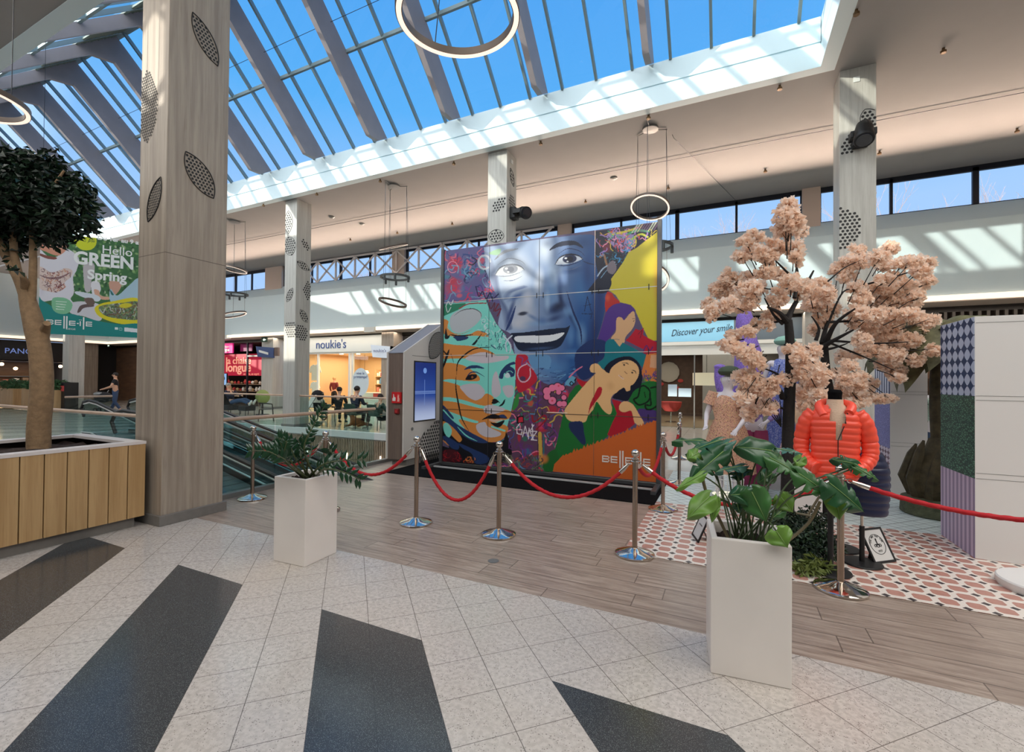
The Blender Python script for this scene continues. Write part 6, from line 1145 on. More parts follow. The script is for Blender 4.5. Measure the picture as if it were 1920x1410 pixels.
# ================================================================ BLOSSOM TREES
M_pet = mat('petal', srgb(255, 234, 216), .8, trans=.5); M_pet2 = mat('petal_light', srgb(255, 243, 232), .8, trans=.5)
M_bb = mat('black_branch', srgb(26, 22, 22), .8, bump=.6, bscale=40)
b_ = lambda x, y: (1280+x/3.524, 360+y/3.524)
def btree(label, base, trunkpts, branches, clusters, dist, seed, n):
    t = thing('blossom_tree', label, 'tree', base); S_ = cr_spline(trunkpts, 6); m = len(S_); MB().tube(S_, [.072-.034*k/(m-1) for k in range(m)], 12).build('trunk', M_bb, t)
    r = random.Random(seed); tips = []
    for P, dd, r0 in branches:
        Q = [at(*b_(*P[0]), dist)]+[at(*b_(*q), dist+dd*(k+1)/(len(P)-1)) for k, q in enumerate(P[1:])]; Q = cr_spline(Q, 5); MB().tube(Q, [r0*(1-.75*k/(len(Q)-1)) for k in range(len(Q))], 8).build('branch', M_bb, t)
    mb = MB(); tw = MB(); trk = at(*b_(*branches[0][0][0]), dist)
    for (x, y, rx, ry) in clusters:
        dd = r.uniform(-.28, .28); dist_ = dist+dd; c = at(*b_(x, y), dist_); RX, RY = 1.1*rx/3.524/F_PX*dist_, 1.1*ry/3.524/F_PX*dist_; RD = (RX+RY)/2
        R = Vector(CR); U = Vector(CU); Dv = Vector(CF); src = c+(trk-c)*.35+Vector((0, 0, -RY*.4)); 
        for _ in range(3): e2 = c+R*r.uniform(-.8, .8)*RX+U*r.uniform(-.6, .6)*RY-Dv*r.uniform(-.3, .8)*RD; tw.tube([src.lerp(c, .2), c.lerp(src, .3)+Vector((0, 0, .01)), e2], [.006, .004, .002], 5)
        npuff = max(6, int(n*RX*RY/.011))
        for _ in range(npuff):
            while 1:
                u = (r.uniform(-1, 1), r.uniform(-1, 1), r.uniform(-1, 1)); l = math.sqrt(sum(v*v for v in u))
                if l < 1: break
            pc = c+R*u[0]*RX+U*u[1]*RY+Dv*u[2]*RD*.8; pr = r.uniform(.026, .042)
            for _k in range(8):       # one puff = nine crinkled petals round its centre
                d = Vector((r.gauss(0, 1), r.gauss(0, 1), r.gauss(0, 1))).normalized(); s_ = d.orthogonal().normalized(); s_.rotate(Matrix.Rotation(r.uniform(0, 6.28), 3, d)); w_ = s_*pr*.62; q = d.cross(s_)*pr*.3*r.uniform(-1, 1)
                mb.cur = 1 if r.random() < .3 else 0; mb.add([pc, pc+d*pr*.7+w_+q, pc+d*pr*1.25, pc+d*pr*.7-w_+q], [(0, 1, 2), (0, 2, 3)])
    mb.build('blossom', [M_pet, M_pet2], t, smooth=0, kind='stuff'); tw.build('twigs', M_bb, t, kind='stuff')
C1 = [(700, 90, 60, 45), (680, 170, 70, 60), (720, 200, 70, 60), (690, 250, 80, 55), (770, 250, 45, 55), (470, 300, 60, 40), (410, 320, 50, 35), (380, 420, 50, 35), (430, 410, 40, 40), (520, 400, 60, 50), (600, 360, 70, 60), (560, 440, 60, 40), (740, 370, 55, 60), (760, 430, 40, 50),
      (290, 560, 45, 45), (350, 580, 60, 40), (430, 560, 60, 35), (560, 530, 60, 40), (640, 560, 50, 45), (720, 600, 70, 55), (240, 650, 60, 50), (330, 660, 70, 55), (440, 640, 80, 50), (510, 640, 50, 45), (170, 740, 45, 35), (200, 800, 50, 45), (290, 740, 70, 45), (390, 750, 70, 45), (460, 730, 50, 40), (620, 700, 60, 55), (590, 820, 60, 50), (560, 870, 40, 30),
      (490, 880, 45, 30), (420, 920, 50, 30), (340, 950, 50, 35), (290, 1000, 50, 40), (350, 1040, 60, 40), (420, 1060, 60, 45), (470, 1110, 55, 40), (500, 1150, 40, 30), (400, 1230, 60, 50), (480, 1250, 70, 50), (440, 1310, 70, 50), (560, 1300, 70, 45), (620, 1240, 60, 35), (680, 1240, 45, 40), (400, 1360, 60, 40), (500, 1380, 60, 40), (560, 1420, 70, 40), (460, 1440, 60, 40),
      (730, 1040, 55, 40), (770, 1090, 60, 50), (860, 1060, 60, 50), (850, 1150, 70, 50), (920, 1200, 60, 50), (780, 1190, 50, 50), (860, 1270, 80, 55), (800, 1320, 60, 50), (900, 1340, 60, 40), (450, 1480, 45, 35), (780, 640, 60, 60)]
C2 = [(830, 650, 70, 55), (900, 620, 70, 50), (960, 680, 60, 55), (880, 740, 90, 55), (970, 780, 70, 40), (920, 850, 60, 40), (870, 910, 40, 30), (1030, 510, 60, 40), (1100, 470, 60, 55), (1150, 380, 40, 40), (1200, 450, 60, 45), (1300, 430, 70, 45), (1370, 370, 55, 35), (1330, 480, 60, 40), (1080, 560, 60, 40), (1470, 470, 60, 40), (1530, 450, 50, 35), (1620, 460, 45, 35), (1580, 520, 60, 40), (1620, 590, 45, 40), (1330, 580, 60, 30),
      (1400, 560, 50, 30), (1150, 620, 50, 35), (1250, 640, 70, 40), (1350, 640, 70, 45), (1450, 620, 70, 45), (1530, 640, 60, 45), (1560, 690, 50, 40), (1180, 700, 60, 45), (1280, 720, 80, 50), (1400, 720, 80, 55), (1500, 740, 60, 50), (1150, 790, 60, 45), (1250, 820, 80, 50), (1370, 810, 90, 50), (1480, 810, 80, 40), (1560, 840, 60, 40), (1640, 850, 55, 40), (1620, 920, 40, 40), (1130, 870, 50, 35), (1240, 900, 70, 45),
      (1350, 900, 90, 55), (1180, 980, 60, 45), (1280, 970, 80, 50), (1390, 990, 90, 50), (1500, 980, 80, 45), (1580, 1020, 60, 45), (1650, 1050, 45, 35), (1540, 1110, 45, 40), (1170, 1060, 50, 35), (1280, 1050, 70, 45), (1380, 1080, 70, 45), (1340, 1140, 60, 40), (1410, 1190, 55, 50), (1420, 1230, 40, 25), (1060, 1090, 55, 40), (1100, 1140, 60, 35), (1030, 1200, 55, 40), (1080, 1230, 70, 45), (1170, 1220, 55, 35), (1150, 1280, 60, 40), (1240, 1270, 50, 30), (1050, 1290, 60, 40), (1110, 1340, 60, 40), (1220, 1340, 60, 35), (1310, 1370, 60, 30), (1370, 1370, 40, 25), (1160, 1390, 70, 30), (1010, 1400, 50, 30), (800, 1400, 60, 40), (860, 1410, 50, 30)]
TX = lambda x, y, d: at(x, y, d)
bs = Vector((.57, 5.6, .006))
btree('front blossom tree with black trunk and salmon flowers', bs, [bs, Vector((bs.x, bs.y, .3)), TX(1478, 800, 4.85), TX(1482, 700, 4.85), TX(1481, 640, 4.85), TX(1478, 600, 4.85)],
      [([(690, 860), (640, 800), (560, 760)], -.2, .035), ([(690, 860), (720, 780), (800, 640), (865, 520)], .2, .035), ([(660, 870), (600, 810), (540, 700)], -.1, .02), ([(660, 850), (560, 870), (400, 900)], .1, .014), ([(740, 700), (760, 560), (750, 470)], .1, .022), ([(760, 600), (640, 480), (600, 440)], 0, .014), ([(700, 640), (560, 640), (440, 600)], -.1, .01), ([(680, 1260), (620, 1200), (520, 1160)], -.1, .02), ([(660, 1360), (630, 1290), (560, 1250)], -.2, .03), ([(730, 1330), (740, 1230), (770, 1190)], 0, .012), ([(690, 1440), (580, 1400), (530, 1370)], 0, .014), ([(700, 1000), (720, 1180), (700, 1300)], 0, .045)] +
      [([(650, 1550), (560+k*22, 1440-k*6), (520+k*30, 1370)], -.1, .007) for k in range(5)], C1, 4.85, 3, 52)
bs2 = at(1552, 900, 5.45); bs2.z = .006
btree('rear blossom tree leaning right with salmon flowers', bs2, [bs2, TX(1552, 860, 5.45), TX(1556, 760, 5.4), TX(1548, 690, 5.4), TX(1545, 640, 5.4)],
      [([(940, 1010), (1010, 870), (1140, 770)], -.3, .035), ([(900, 1040), (1000, 980), (1130, 910)], -.3, .035), ([(920, 1000), (960, 860), (1030, 760)], .2, .03), ([(900, 1050), (1000, 1030), (1090, 1000)], -.2, .02), ([(880, 980), (900, 900), (850, 820)], 0, .022), ([(950, 900), (1060, 660), (1180, 660)], -.1, .014), ([(960, 590), (1070, 500), (1180, 450)], 0, .01), ([(960, 860), (1250, 840), (1400, 780)], 0, .016), ([(960, 980), (1250, 1000), (1500, 990)], -.3, .016), ([(980, 1000), (1200, 1090), (1400, 1180)], -.2, .014), ([(1100, 640), (1400, 560), (1580, 500)], -.1, .014)], C2, 5.35, 7, 52)
# floor bush and small sprig
bu_ = thing('artificial_shrub', 'dark green artificial shrub lying at the foot of the blossom trees', 'plant', (.62, 5.0, 0)); bl = []
for (x, y, z, r_) in ((.55, 5.2, .2, .2), (.7, 5.1, .18, .2), (.6, 4.95, .14, .18), (.78, 4.95, .12, .16), (.48, 5.0, .12, .14), (.62, 4.75, .08, .12), (.74, 5.3, .3, .14)): bl.append((x, y, z, r_, r_, r_*.75))
leafcloud(bl, 3400, .05, [mat('shrub_dark', srgb(30, 48, 34), .5), mat('shrub_mid', srgb(44, 66, 40), .5)], bu_, 9, aspect=.22)
tag(leafcloud([(.6, 4.52, .05, .12, .08, .04), (.68, 4.62, .07, .1, .08, .05)], 240, .07, [mat('shrub_light', srgb(104, 116, 56), .5)], None, 5, 'leaf_sprig', aspect=.15), 'pale green sprig of thin leaves lying in front of the shrub', 'plant')
t = MB().tube(cr_spline([(.6, 5.15, .35), (.72, 5.05, .36), at(1512, 972, 4.35), at(1537, 930, 4.3)], 5), .011, 7); tag(t.build('bare_stick', mat('stick', srgb(120, 112, 90), .8)), 'bare bent stick rising from the shrub beside the jacket dummy', 'stick')
# white plinth box behind
tag(MB().box(.62, 1.0, 6.35, 6.75, .006, .62).build('white_plinth', M_dw, smooth=0, bevel=.004), 'white box plinth behind the front blossom tree', 'plinth')
tag(MB().box(.95, 1.3, 7.1, 7.5, .006, .5).build('white_plinth', M_dw, smooth=0, bevel=.004), 'second white box plinth behind the shrub, farther back', 'plinth')

# ================================================================ FRAMED SIGNS ON THE FLOOR
def frame(label, bl_, br_, tl, th=.012, art=True):
    bl_, br_, tl = Vector(bl_), Vector(br_), Vector(tl); U = (br_-bl_); w_ = U.length; U.normalize(); V = (tl-bl_); V -= U*V.dot(U); h_ = V.length; V.normalize(); N = U.cross(V); t = thing('picture_frame', label, 'picture frame', (bl_+br_)/2)
    q = lambda a, b2, n=0: bl_+U*a+V*b2+N*n; F = .018
    MB().bar(q(0, F/2), q(w_, F/2), F, .014, N).bar(q(0, h_-F/2), q(w_, h_-F/2), F, .014, N).bar(q(F/2, F), q(F/2, h_-F), F, .014, N).bar(q(w_-F/2, F), q(w_-F/2, h_-F), F, .014, N).build('frame_border', M_black, t, smooth=0)
    MB().prism([q(F, F), q(w_-F, F), q(w_-F, h_-F), q(F, h_-F)], N*.003).build('print', mat('paper_white', srgb(214, 212, 210), .5), t, smooth=0)
    MB().prism([q(w_*.3, h_*.55, -.008), q(w_*.7, h_*.55, -.008), Vector((*(q(w_*.7, 0)-N*.13).xy, .008)), Vector((*(q(w_*.3, 0)-N*.13).xy, .008))], -N*.004).build('easel_back', mat('easel_brown', srgb(60, 40, 34), .6), t, smooth=0)
    if art:
        c = q(w_*.5, h_*.52, .005); R = w_*.33; MB().torus(c, R, .0022, u=U, v=V, N=40, n=5).build('print_circle', M_black, t)
        s = 'THE WAY THE TAR'; 
        for k, ch in enumerate(s):
            if ch == ' ': continue
            a = math.radians(165-k*150/(len(s)-1)); d = U*math.cos(a)+V*math.sin(a); tx = U*math.sin(a)-V*math.cos(a); text(ch, 'lettering', .024, M_black, t, c+d*R*.74-tx*.008, tuple(tx), tuple(d), .0006)
        text('1977', 'lettering', .026, M_black, t, c-V*R*.78, tuple(U), tuple(V), .0006, 'CENTER')
        mb = MB()
        for a, b2, r_ in ((-.55, -.12, .2), (.55, -.12, .2), (0, -.16, .24)): mb.torus(c+U*a*R*.62+V*b2*R, r_*R*.62, .0026, u=U, v=V, N=18, n=5)
        mb.bar(c-U*R*.3+V*R*.0, c+U*R*.3+V*R*.0, .006, .004, N).bar(c-V*R*.1, c+V*R*.48, .009, .004, N); mb.disc(c+V*R*.5+N*.002, R*.1, U, V, 12); mb.build('scooter_drawing', M_black, t, smooth=0)
    else:
        mb = MB(); mb.bar(q(w_*.3, h_*.6, .005), q(w_*.7, h_*.6, .005), .012, .002, N); mb.build('text_line', M_grey, t, smooth=0)
frame('small black-framed sign with a scooter emblem leaning on the printed floor', (1.176, 5.02, .01), (1.37, 5.19, .01), at(1618, 991, 4.16))
frame('small black-framed sign seen edge-on at the left of the right planter', (-.335, 5.13, .01), (-.262, 4.885, .01), (-.24, 5.16, .245), art=False)

# ================================================================ FIGURES
def skinmesh(name, V, E_, R, m, parent, root=0, sub=2):
    me = bpy.data.meshes.new(name); me.from_pydata([tuple(v) for v in V], E_, []); o = bpy.data.objects.new(name, me); COL.objects.link(o); me.materials.append(m)
    sk = o.modifiers.new('skin', 'SKIN'); sk.use_smooth_shade = True; sk.branch_smoothing = .4
    if not me.skin_vertices:
        vl = bpy.context.view_layer; vl.objects.active = o
    for i, r_ in enumerate(R): me.skin_vertices[0].data[i].radius = (r_, r_) if not isinstance(r_, tuple) else r_; me.skin_vertices[0].data[i].use_root = (i == root)
    ss = o.modifiers.new('sub', 'SUBSURF'); ss.levels = ss.render_levels = sub
    dg = bpy.context.evaluated_depsgraph_get(); me2 = bpy.data.meshes.new_from_object(o.evaluated_get(dg)); o.modifiers.clear(); o.data = me2; bpy.data.meshes.remove(me)
    me2.polygons.foreach_set('use_smooth', [True]*len(me2.polygons))
    if parent: o.parent = parent; o.matrix_parent_inverse = parent.matrix_basis.inverted()
    return o
M_skin = mat('skin', srgb(206, 160, 132), .55); M_mann = mat('mannequin_white', srgb(226, 220, 226), .4)
def figure(name, label, cat, loc, rz, J, skin, top, trous, shoes, hair, hand=True, sleeve='long', skirt=None, hat=None, s=1.0, face=True, group=None):
    """J: joint dict in local space (x right, y facing, z up)"""
    t = thing(name, label, cat, loc, group); c_, s_ = math.cos(rz), math.sin(rz)
    W = lambda p: Vector((loc[0]+s*(p[0]*c_-p[1]*s_), loc[1]+s*(p[0]*s_+p[1]*c_), loc[2]+s*p[2])); G = {k: W(v) for k, v in J.items()}
    V = []; E_ = []; R = []; ix = {}
    def add(k, p, r_, frm=None):
        ix[k] = len(V); V.append(p); R.append(r_ if isinstance(r_, tuple) else r_*s)
        if frm is not None: E_.append((ix[frm], ix[k]))
    add('pel', G['pel'], .115); add('wai', G['wai'], .105, 'pel'); add('che', G['che'], .125, 'wai'); add('nk', G['nk'], .055, 'che'); add('nk2', G['nk'].lerp(G['hd'], .45), .055, 'nk'); add('hd', G['hd'], .096, 'nk2'); add('ht', G['hd']+Vector((0, 0, .09*s)), .084, 'hd')
    fw = Vector((-s_, c_, 0))*s; rt = Vector((c_, s_, 0))*s; lk = (G.get('look', G['hd']+fw)-G['hd']).normalized()*s
    for sd in 'LR':
        sg = -1 if sd == 'L' else 1
        add('sh'+sd, G['sh'+sd], .06, 'che'); add('el'+sd, G['el'+sd], .04, 'sh'+sd); add('wr'+sd, G['ha'+sd].lerp(G['el'+sd], .08), .026, 'el'+sd)
        add('hi'+sd, G['hi'+sd], .09, 'pel'); add('kn'+sd, G['kn'+sd], .058, 'hi'+sd); add('an'+sd, G['an'+sd], .036, 'kn'+sd); add('to'+sd, G['to'+sd], .034, 'an'+sd)
        # palm, four fingers, thumb
        d = (G['ha'+sd]-G['el'+sd]).normalized(); hv = d.cross(fw.normalized()); hv = hv.normalized() if hv.length > .2 else rt.normalized(); pc = G['ha'+sd]+d*.045*s; add('pm'+sd, pc, .03, 'wr'+sd)
        for f in range(4): fp = pc+hv*(f-1.5)*.019*s+d*.035*s; add('f%d%s' % (f, sd), fp, .0095, 'pm'+sd); add('g%d%s' % (f, sd), fp+d*(.034+.008*(f in (1, 2)))*s+fw*.012, .008, 'f%d%s' % (f, sd))
        add('th'+sd, pc+hv*.04*s*(-sg)+d*.01*s, .0095, 'pm'+sd)
    body = skinmesh('body', V, E_, R, skin, t)
    if face:
        hc = G['hd']+Vector((0, 0, .03*s)); 
        MB().tube([hc+lk*.075+Vector((0, 0, .03*s)), hc+lk*.108+Vector((0, 0, -.012*s)), hc+lk*.085+Vector((0, 0, -.02*s))], [.006*s, .013*s, .006*s], 7).build('nose', skin, body)
        sd = lk.cross(Vector((0, 0, 1))).normalized()*s
        if skin is not M_mann:
            MB().ball(hc+lk*.083+sd*.03+Vector((0, 0, .02*s)), .009*s, 8).ball(hc+lk*.083-sd*.03+Vector((0, 0, .02*s)), .009*s, 8).build('eyes', M_black, body)
        MB().ball(hc+lk*.086+Vector((0, 0, -.045*s)), .018*s, 8, 1, .5, .3).build('mouth', mat('lips', srgb(176, 110, 100), .5) if skin is not M_mann else skin, body)
        for q in (1, -1): MB().ball(hc+sd*q*.085, .022*s, 8, .4, .8, 1.3).build('ear', skin, body)
    # clothes: chains over the body
    a = 'L'; Vt = [G['pel'], G['wai'], G['che'], G['nk'].lerp(G['che'], .35)]; Et = [(0, 1), (1, 2), (2, 3)]; Rt = [.132, .122, .145, .075]
    for sd in 'LR':
        k = len(Vt); Vt += [G['sh'+sd], G['sh'+sd].lerp(G['el'+sd], .6 if sleeve == 'short' else 1)]; Rt += [.075, .055]; Et += [(2, k), (k, k+1)]
        if sleeve == 'long': Vt.append(G['ha'+sd].lerp(G['el'+sd], .12)); Rt.append(.036); Et.append((k+1, k+2))
    if top: skinmesh('shirt', Vt, Et, [r_*s for r_ in Rt], top, t, 0)
    if trous:
        Vt = [G['wai'].lerp(G['pel'], .6), G['pel']]; Et = [(0, 1)]; Rt = [.125, .138]
        for sd in 'LR': k = len(Vt); Vt += [G['hi'+sd], G['kn'+sd], G['an'+sd].lerp(G['kn'+sd], .08)]; Rt += [.105, .075, .056]; Et += [(1, k), (k, k+1), (k+1, k+2)]
        skinmesh('trousers', Vt, Et, [r_*s for r_ in Rt], trous, t, 1)
    if shoes:
        for sd in 'LR': MB().tube([G['an'+sd]+(G['an'+sd]-G['to'+sd])*.25+Vector((0, 0, -.03*s)), G['an'+sd]+Vector((0, 0, -.025*s)), G['to'+sd], G['to'+sd]+(G['to'+sd]-G['an'+sd]).normalized()*.05*s], [.036*s, .045*s, .042*s, .02*s], 10).build('shoe', shoes, t)
    if hair: MB().ball(G['hd']+Vector((0, 0, .062*s))-lk*.02, .098*s, 14, 1, 1, .95).build('hair', hair, t)
    if hat: hat(t, G, lk, s)
    return t, G
STAND = dict(pel=(0, 0, .95), wai=(0, 0, 1.1), che=(0, .01, 1.3), nk=(0, 0, 1.46), hd=(0, .02, 1.58), shL=(-.18, 0, 1.4), shR=(.18, 0, 1.4), elL=(-.24, -.03, 1.13), elR=(.24, -.03, 1.13), haL=(-.25, .08, .9), haR=(.25, .08, .9), hiL=(-.09, 0, .88), hiR=(.09, 0, .88), knL=(-.1, .02, .5), knR=(.1, .02, .5), anL=(-.1, -.02, .09), anR=(.1, -.02, .09), toL=(-.11, .12, .045), toR=(.11, .12, .045))
SIT = dict(STAND, pel=(0, 0, .52), wai=(0, -.02, .68), che=(0, 0, .9), nk=(0, .02, 1.06), hd=(0, .06, 1.19), shL=(-.18, 0, 1.0), shR=(.18, 0, 1.0), elL=(-.24, .1, .76), elR=(.24, .1, .76), haL=(-.14, .32, .76), haR=(.14, .32, .76), hiL=(-.09, .06, .5), hiR=(.09, .06, .5), knL=(-.11, .46, .52), knR=(.11, .46, .52), anL=(-.11, .44, .1), anR=(.11, .44, .1), toL=(-.11, .58, .05), toR=(.11, .58, .05))
def beret(m):
    def f(t, G, lk, s): MB().lathe([(.09, .0), (.1, .0), (.135, .02), (.15, .055), (.135, .09), (.09, .12), (.03, .135), (.01, .137)], G['hd']+Vector((.025, 0, .085)), 24, 1.0, 1.0).build('beret', m, t)
    return f
def gown(name, t, prof, c, m, n=28, fold=.04, sx=1, sy=1):
    mb = MB(); vs = []; k = len(prof)
    for r_, z in prof:
        for i in range(n): a = 2*PI*i/n; rr = r_*(1+fold*math.cos(i*PI*1.0)*(1 if r_ > .15 else .3)); vs.append((c[0]+rr*sx*math.cos(a), c[1]+rr*sy*math.sin(a), z))
    return mb.add(vs, [(i*n+j, i*n+(j+1) % n, (i+1)*n+(j+1) % n, (i+1)*n+j) for i in range(k-1) for j in range(n)]).build(name, m, t)
def floral(name, base, spots, sc_=26):
    g = NG(name, .8); c = srgb(*base)
    for k, s_ in enumerate(spots):
        v = g.vor(sc_*(1+.35*k), 'F1', g.xyz(g.ma('ADD', g.X, k*3.1), g.Y, g.Z))[0]; c = g.mix(g.ma('LESS_THAN', v, .30-.03*k), c, srgb(*s_))
    g.color(c); return g.m
M_fl1 = floral('floral_dress', (214, 166, 140), [(224, 190, 140), (120, 70, 70), (200, 120, 100), (96, 96, 66), (70, 50, 60)], 34)
# 1: green beret, floral dress
P = dict(STAND, look=(-.6, 1, 1.55), elR=(.27, .05, 1.12), haR=(.2, .26, .98), elL=(-.25, .02, 1.1), haL=(-.2, .22, .94))
t, G = figure('mannequin', 'white mannequin in a green beret and salmon floral dress beside the mural', 'mannequin', (.0, 7.05, .04), PI-.35, P, M_mann, None, None, None, None, hat=beret(mat('felt_green', srgb(78, 90, 72), .9)))
gown('dress', t, [(.3, .36), (.28, .6), (.2, .95), (.145, 1.1), (.17, 1.26), (.155, 1.36), (.09, 1.43)], (0, 7.05), M_fl1, sx=1.15, sy=.8)
for sg in (-1, 1): MB().tube([G['sh'+('R' if sg > 0 else 'L')]+Vector((0, 0, .03)), G['sh'+('R' if sg > 0 else 'L')].lerp(G['el'+('R' if sg > 0 else 'L')], .55)], [.085, .11], 14).build('sleeve', M_fl1, t)
MB().lathe([(.2, 0), (.2, .035)], (0, 7.05, .006), 30).build('foot_plate', M_chrome, t)
# 2: lilac top, magenta trousers
P = dict(STAND, elL=(-.34, -.02, 1.16), haL=(-.16, .1, 1.0), elR=(.34, -.02, 1.16), haR=(.16, .1, 1.0))
t, G = figure('mannequin', 'white mannequin in lilac top and wide magenta trousers behind the monstera', 'mannequin', (.33, 7.5, .04), PI, P, M_mann, mat('lilac_knit', srgb(150, 130, 196), .9), None, None, None)
for sg in (-1, 1): MB().lathe([(.1, .88), (.11, .8), (.12, .5), (.15, .12), (.14, .1)], (.33+sg*.09, 7.5, .04), 18).build('trouser_leg', mat('magenta_cloth', srgb(158, 62, 104), .8), t)
MB().lathe([(.2, 0), (.2, .035)], (.33, 7.5, .006), 30).build('foot_plate', M_chrome, t)
# 3: mint beret, blue fringe, on a plinth
tag(MB().box(.5, 1.0, 7.85, 8.35, .006, .5).build('white_plinth', M_dw, smooth=0), 'white box plinth carrying the mannequin in the mint beret', 'plinth')
P = dict(STAND, look=(-.5, 1, 1.5)); t, G = figure('mannequin', 'white mannequin in a mint beret and blue fringed dress on a plinth', 'mannequin', (.76, 8.1, .53), PI, P, M_mann, None, None, None, None, hat=beret(mat('felt_mint', srgb(150, 196, 180), .9)))
M_bl = floral('blue_fringe', (108, 124, 196), [(190, 200, 230), (60, 70, 150), (220, 226, 240)], 44); gown('dress', t, [(.22, .35), (.2, .7), (.17, 1.0), (.15, 1.2), (.17, 1.5), (.175, 1.75), (.13, 1.93), (.07, 1.98)], (.76, 8.1), M_bl, 36, .09, 1.1, .8)
# 4: cream ruffle and confetti skirt
P = dict(STAND, look=(-.3, 1, 1.5)); t, G = figure('mannequin', 'child-size white mannequin in cream ruffle and confetti-patterned puffed skirt', 'mannequin', (.9, 6.9, .04), PI, P, M_mann, mat('cream_knit', srgb(222, 190, 160), .9), None, None, None, s=.88)
gown('skirt', t, [(.16, .5), (.26, .52), (.28, .7), (.24, .88), (.12, .98)], (.9, 6.9), floral('confetti', (206, 176, 176), [(60, 40, 56), (180, 50, 70), (230, 226, 226), (60, 70, 120)], 46), 30, .06)
MB().lathe([(.18, 0), (.18, .035)], (.9, 6.9, .006), 30).build('foot_plate', M_chrome, t)
# 5: behind the palm
P = dict(STAND); t, G = figure('mannequin', 'black-haired mannequin in leafy green shirt and jeans seen between the display walls', 'mannequin', (2.78, 8.7, .04), 0.2, P, M_mann, floral('leafy_shirt', (176, 200, 190), [(70, 110, 96), (220, 230, 226), (50, 80, 70)], 30), mat('denim', srgb(56, 74, 104), .8), M_black, M_black, s=.98)
MB().lathe([(.18, 0), (.18, .035)], (2.78, 8.7, .0), 30).build('foot_plate', M_chrome, t)
# purple cactus figure
M_pur = mat('purple_yarn', srgb(146, 118, 204), .95, noise=.3, nscale=60, bump=1, bscale=90)
t = thing('cactus_sculpture', 'tall lilac knitted cactus sculpture with short arms behind the blossoms', 'sculpture', (.33, 9.3, 0)); c = (.33, 9.3)
MB().lathe([(.2, 0), (.22, .1), (.24, 1.2), (.23, 2.0), (.21, 2.2), (.15, 2.38), (.13, 2.5)], (c[0], c[1], 0), 24).lathe([(.14, 2.4), (.15, 2.6), (.14, 2.8), (.09, 2.93), (.02, 2.97)], (c[0]-.06, c[1], 0), 20).build('stem', M_pur, t)
for sg, z in ((-1, 1.65), (1, 1.5)): MB().tube(cr_spline([(c[0]+sg*.15, c[1], z-.25), (c[0]+sg*.4, c[1], z-.22), (c[0]+sg*.47, c[1], z), (c[0]+sg*.47, c[1], z+.22), (c[0]+sg*.47, c[1], z+.3)], 4), [.09]*13+[.1, .09, .06, .02], 14).build('arm', M_pur, t)
# orange jacket dummy
oj = thing('jacket_dummy', 'black headless dress form in a coral quilted jacket over a cream sweater', 'mannequin', (.82, 4.66, 0)); OX, OY = .82, 4.66
M_or = mat('coral_nylon', srgb(248, 82, 58), .4, coat=.15, bump=.12, bscale=30)
MB().lathe([(.15, .006), (.155, .012), (.15, .022), (.05, .03)], (OX-.03, OY, 0), 36).build('stand_base', M_black, oj); MB().tube([(OX-.03, OY, .02), (OX-.03, OY, .85)], .022, 14).build('pole', M_black, oj)
DV = Vector((math.sin(-.12), -math.cos(-.12), 0)); SV = Vector((math.cos(-.12), math.sin(-.12), 0))   # faces the camera, slightly left
def quilt(prof, n=44, rows=90, puff=.012, pitch=.055, open_top=0):
    z0, z1 = prof[0][0], prof[-1][0]; vs = []
    for i in range(rows+1):
        z = z0+(z1-z0)*i/rows
        for (za, ra, da), (zb, rb, db) in zip(prof, prof[1:]):
            if za <= z <= zb+1e-6: f = (z-za)/(zb-za); rx, ry = ra+(rb-ra)*f, da+(db-da)*f; break
        ph = abs(math.sin(PI*(z-z0)/pitch)); pf = puff*(ph**.45-.75)
        for k in range(n):
            a = 2*PI*k/n; ca, sa = math.cos(a), math.sin(a); e_ = .75; x = (abs(ca)**e_)*math.copysign(1, ca)*(rx+pf); y = (abs(sa)**e_)*math.copysign(1, sa)*(ry+pf)
            front = max(0, math.cos(a-PI/2)); cut = max(0, (z-1.16)/(.34))*.0
            vs.append(Vector((OX, OY, z-.004*front*math.sin(3*a)))+SV*x+DV*y)
    return vs, [(i*n+k, i*n+(k+1) % n, (i+1)*n+(k+1) % n, (i+1)*n+k) for i in range(rows) for k in range(n)]
prof = [(.80, .155, .1), (.84, .165, .115), (.98, .17, .115), (1.15, .175, .12), (1.27, .185, .125), (1.35, .17, .11), (1.40, .12, .085), (1.425, .085, .07)]
vs, fs = quilt(prof)
fs2 = []
for f in fs:      # open the front V
    c_ = sum((vs[i] for i in f), Vector())/4; lx = (c_-Vector((OX, OY, 0))).dot(SV); ly = (c_-Vector((OX, OY, 0))).dot(DV)
    if ly > 0 and c_.z > 1.14 and abs(lx-.02) < .06*((c_.z-1.14)/.26)**.8+.003: continue
    fs2.append(f)
jk = MB().add(vs, fs2).build('jacket', M_or, oj, smooth=70)
MB().add(*(lambda r: ([Vector((OX, OY, 0))+SV*x+DV*y+Vector((0, 0, z)) for x, y, z in r[0]], r[1]))((lambda n, P: ([(rx*math.cos(2*PI*k/n), ry*math.sin(2*PI*k/n), z) for rx, ry, z in P for k in range(n)], [(i*n+k, i*n+(k+1) % n, (i+1)*n+(k+1) % n, (i+1)*n+k) for i in range(len(P)-1) for k in range(n)]))(28, [(.14, .09, .83), (.15, .1, 1.1), (.155, .105, 1.28), (.1, .08, 1.38), (.06, .06, 1.43), (.058, .058, 1.47)]))).build('sweater', mat('cream_sweater', srgb(214, 184, 160), .9, bump=.4, bscale=120), oj)
MB().lathe([(.052, 1.4), (.05, 1.5), (.054, 1.53), (.04, 1.55), (.01, 1.553)], (OX, OY, 0), 22).build('neck', M_blackf, oj)
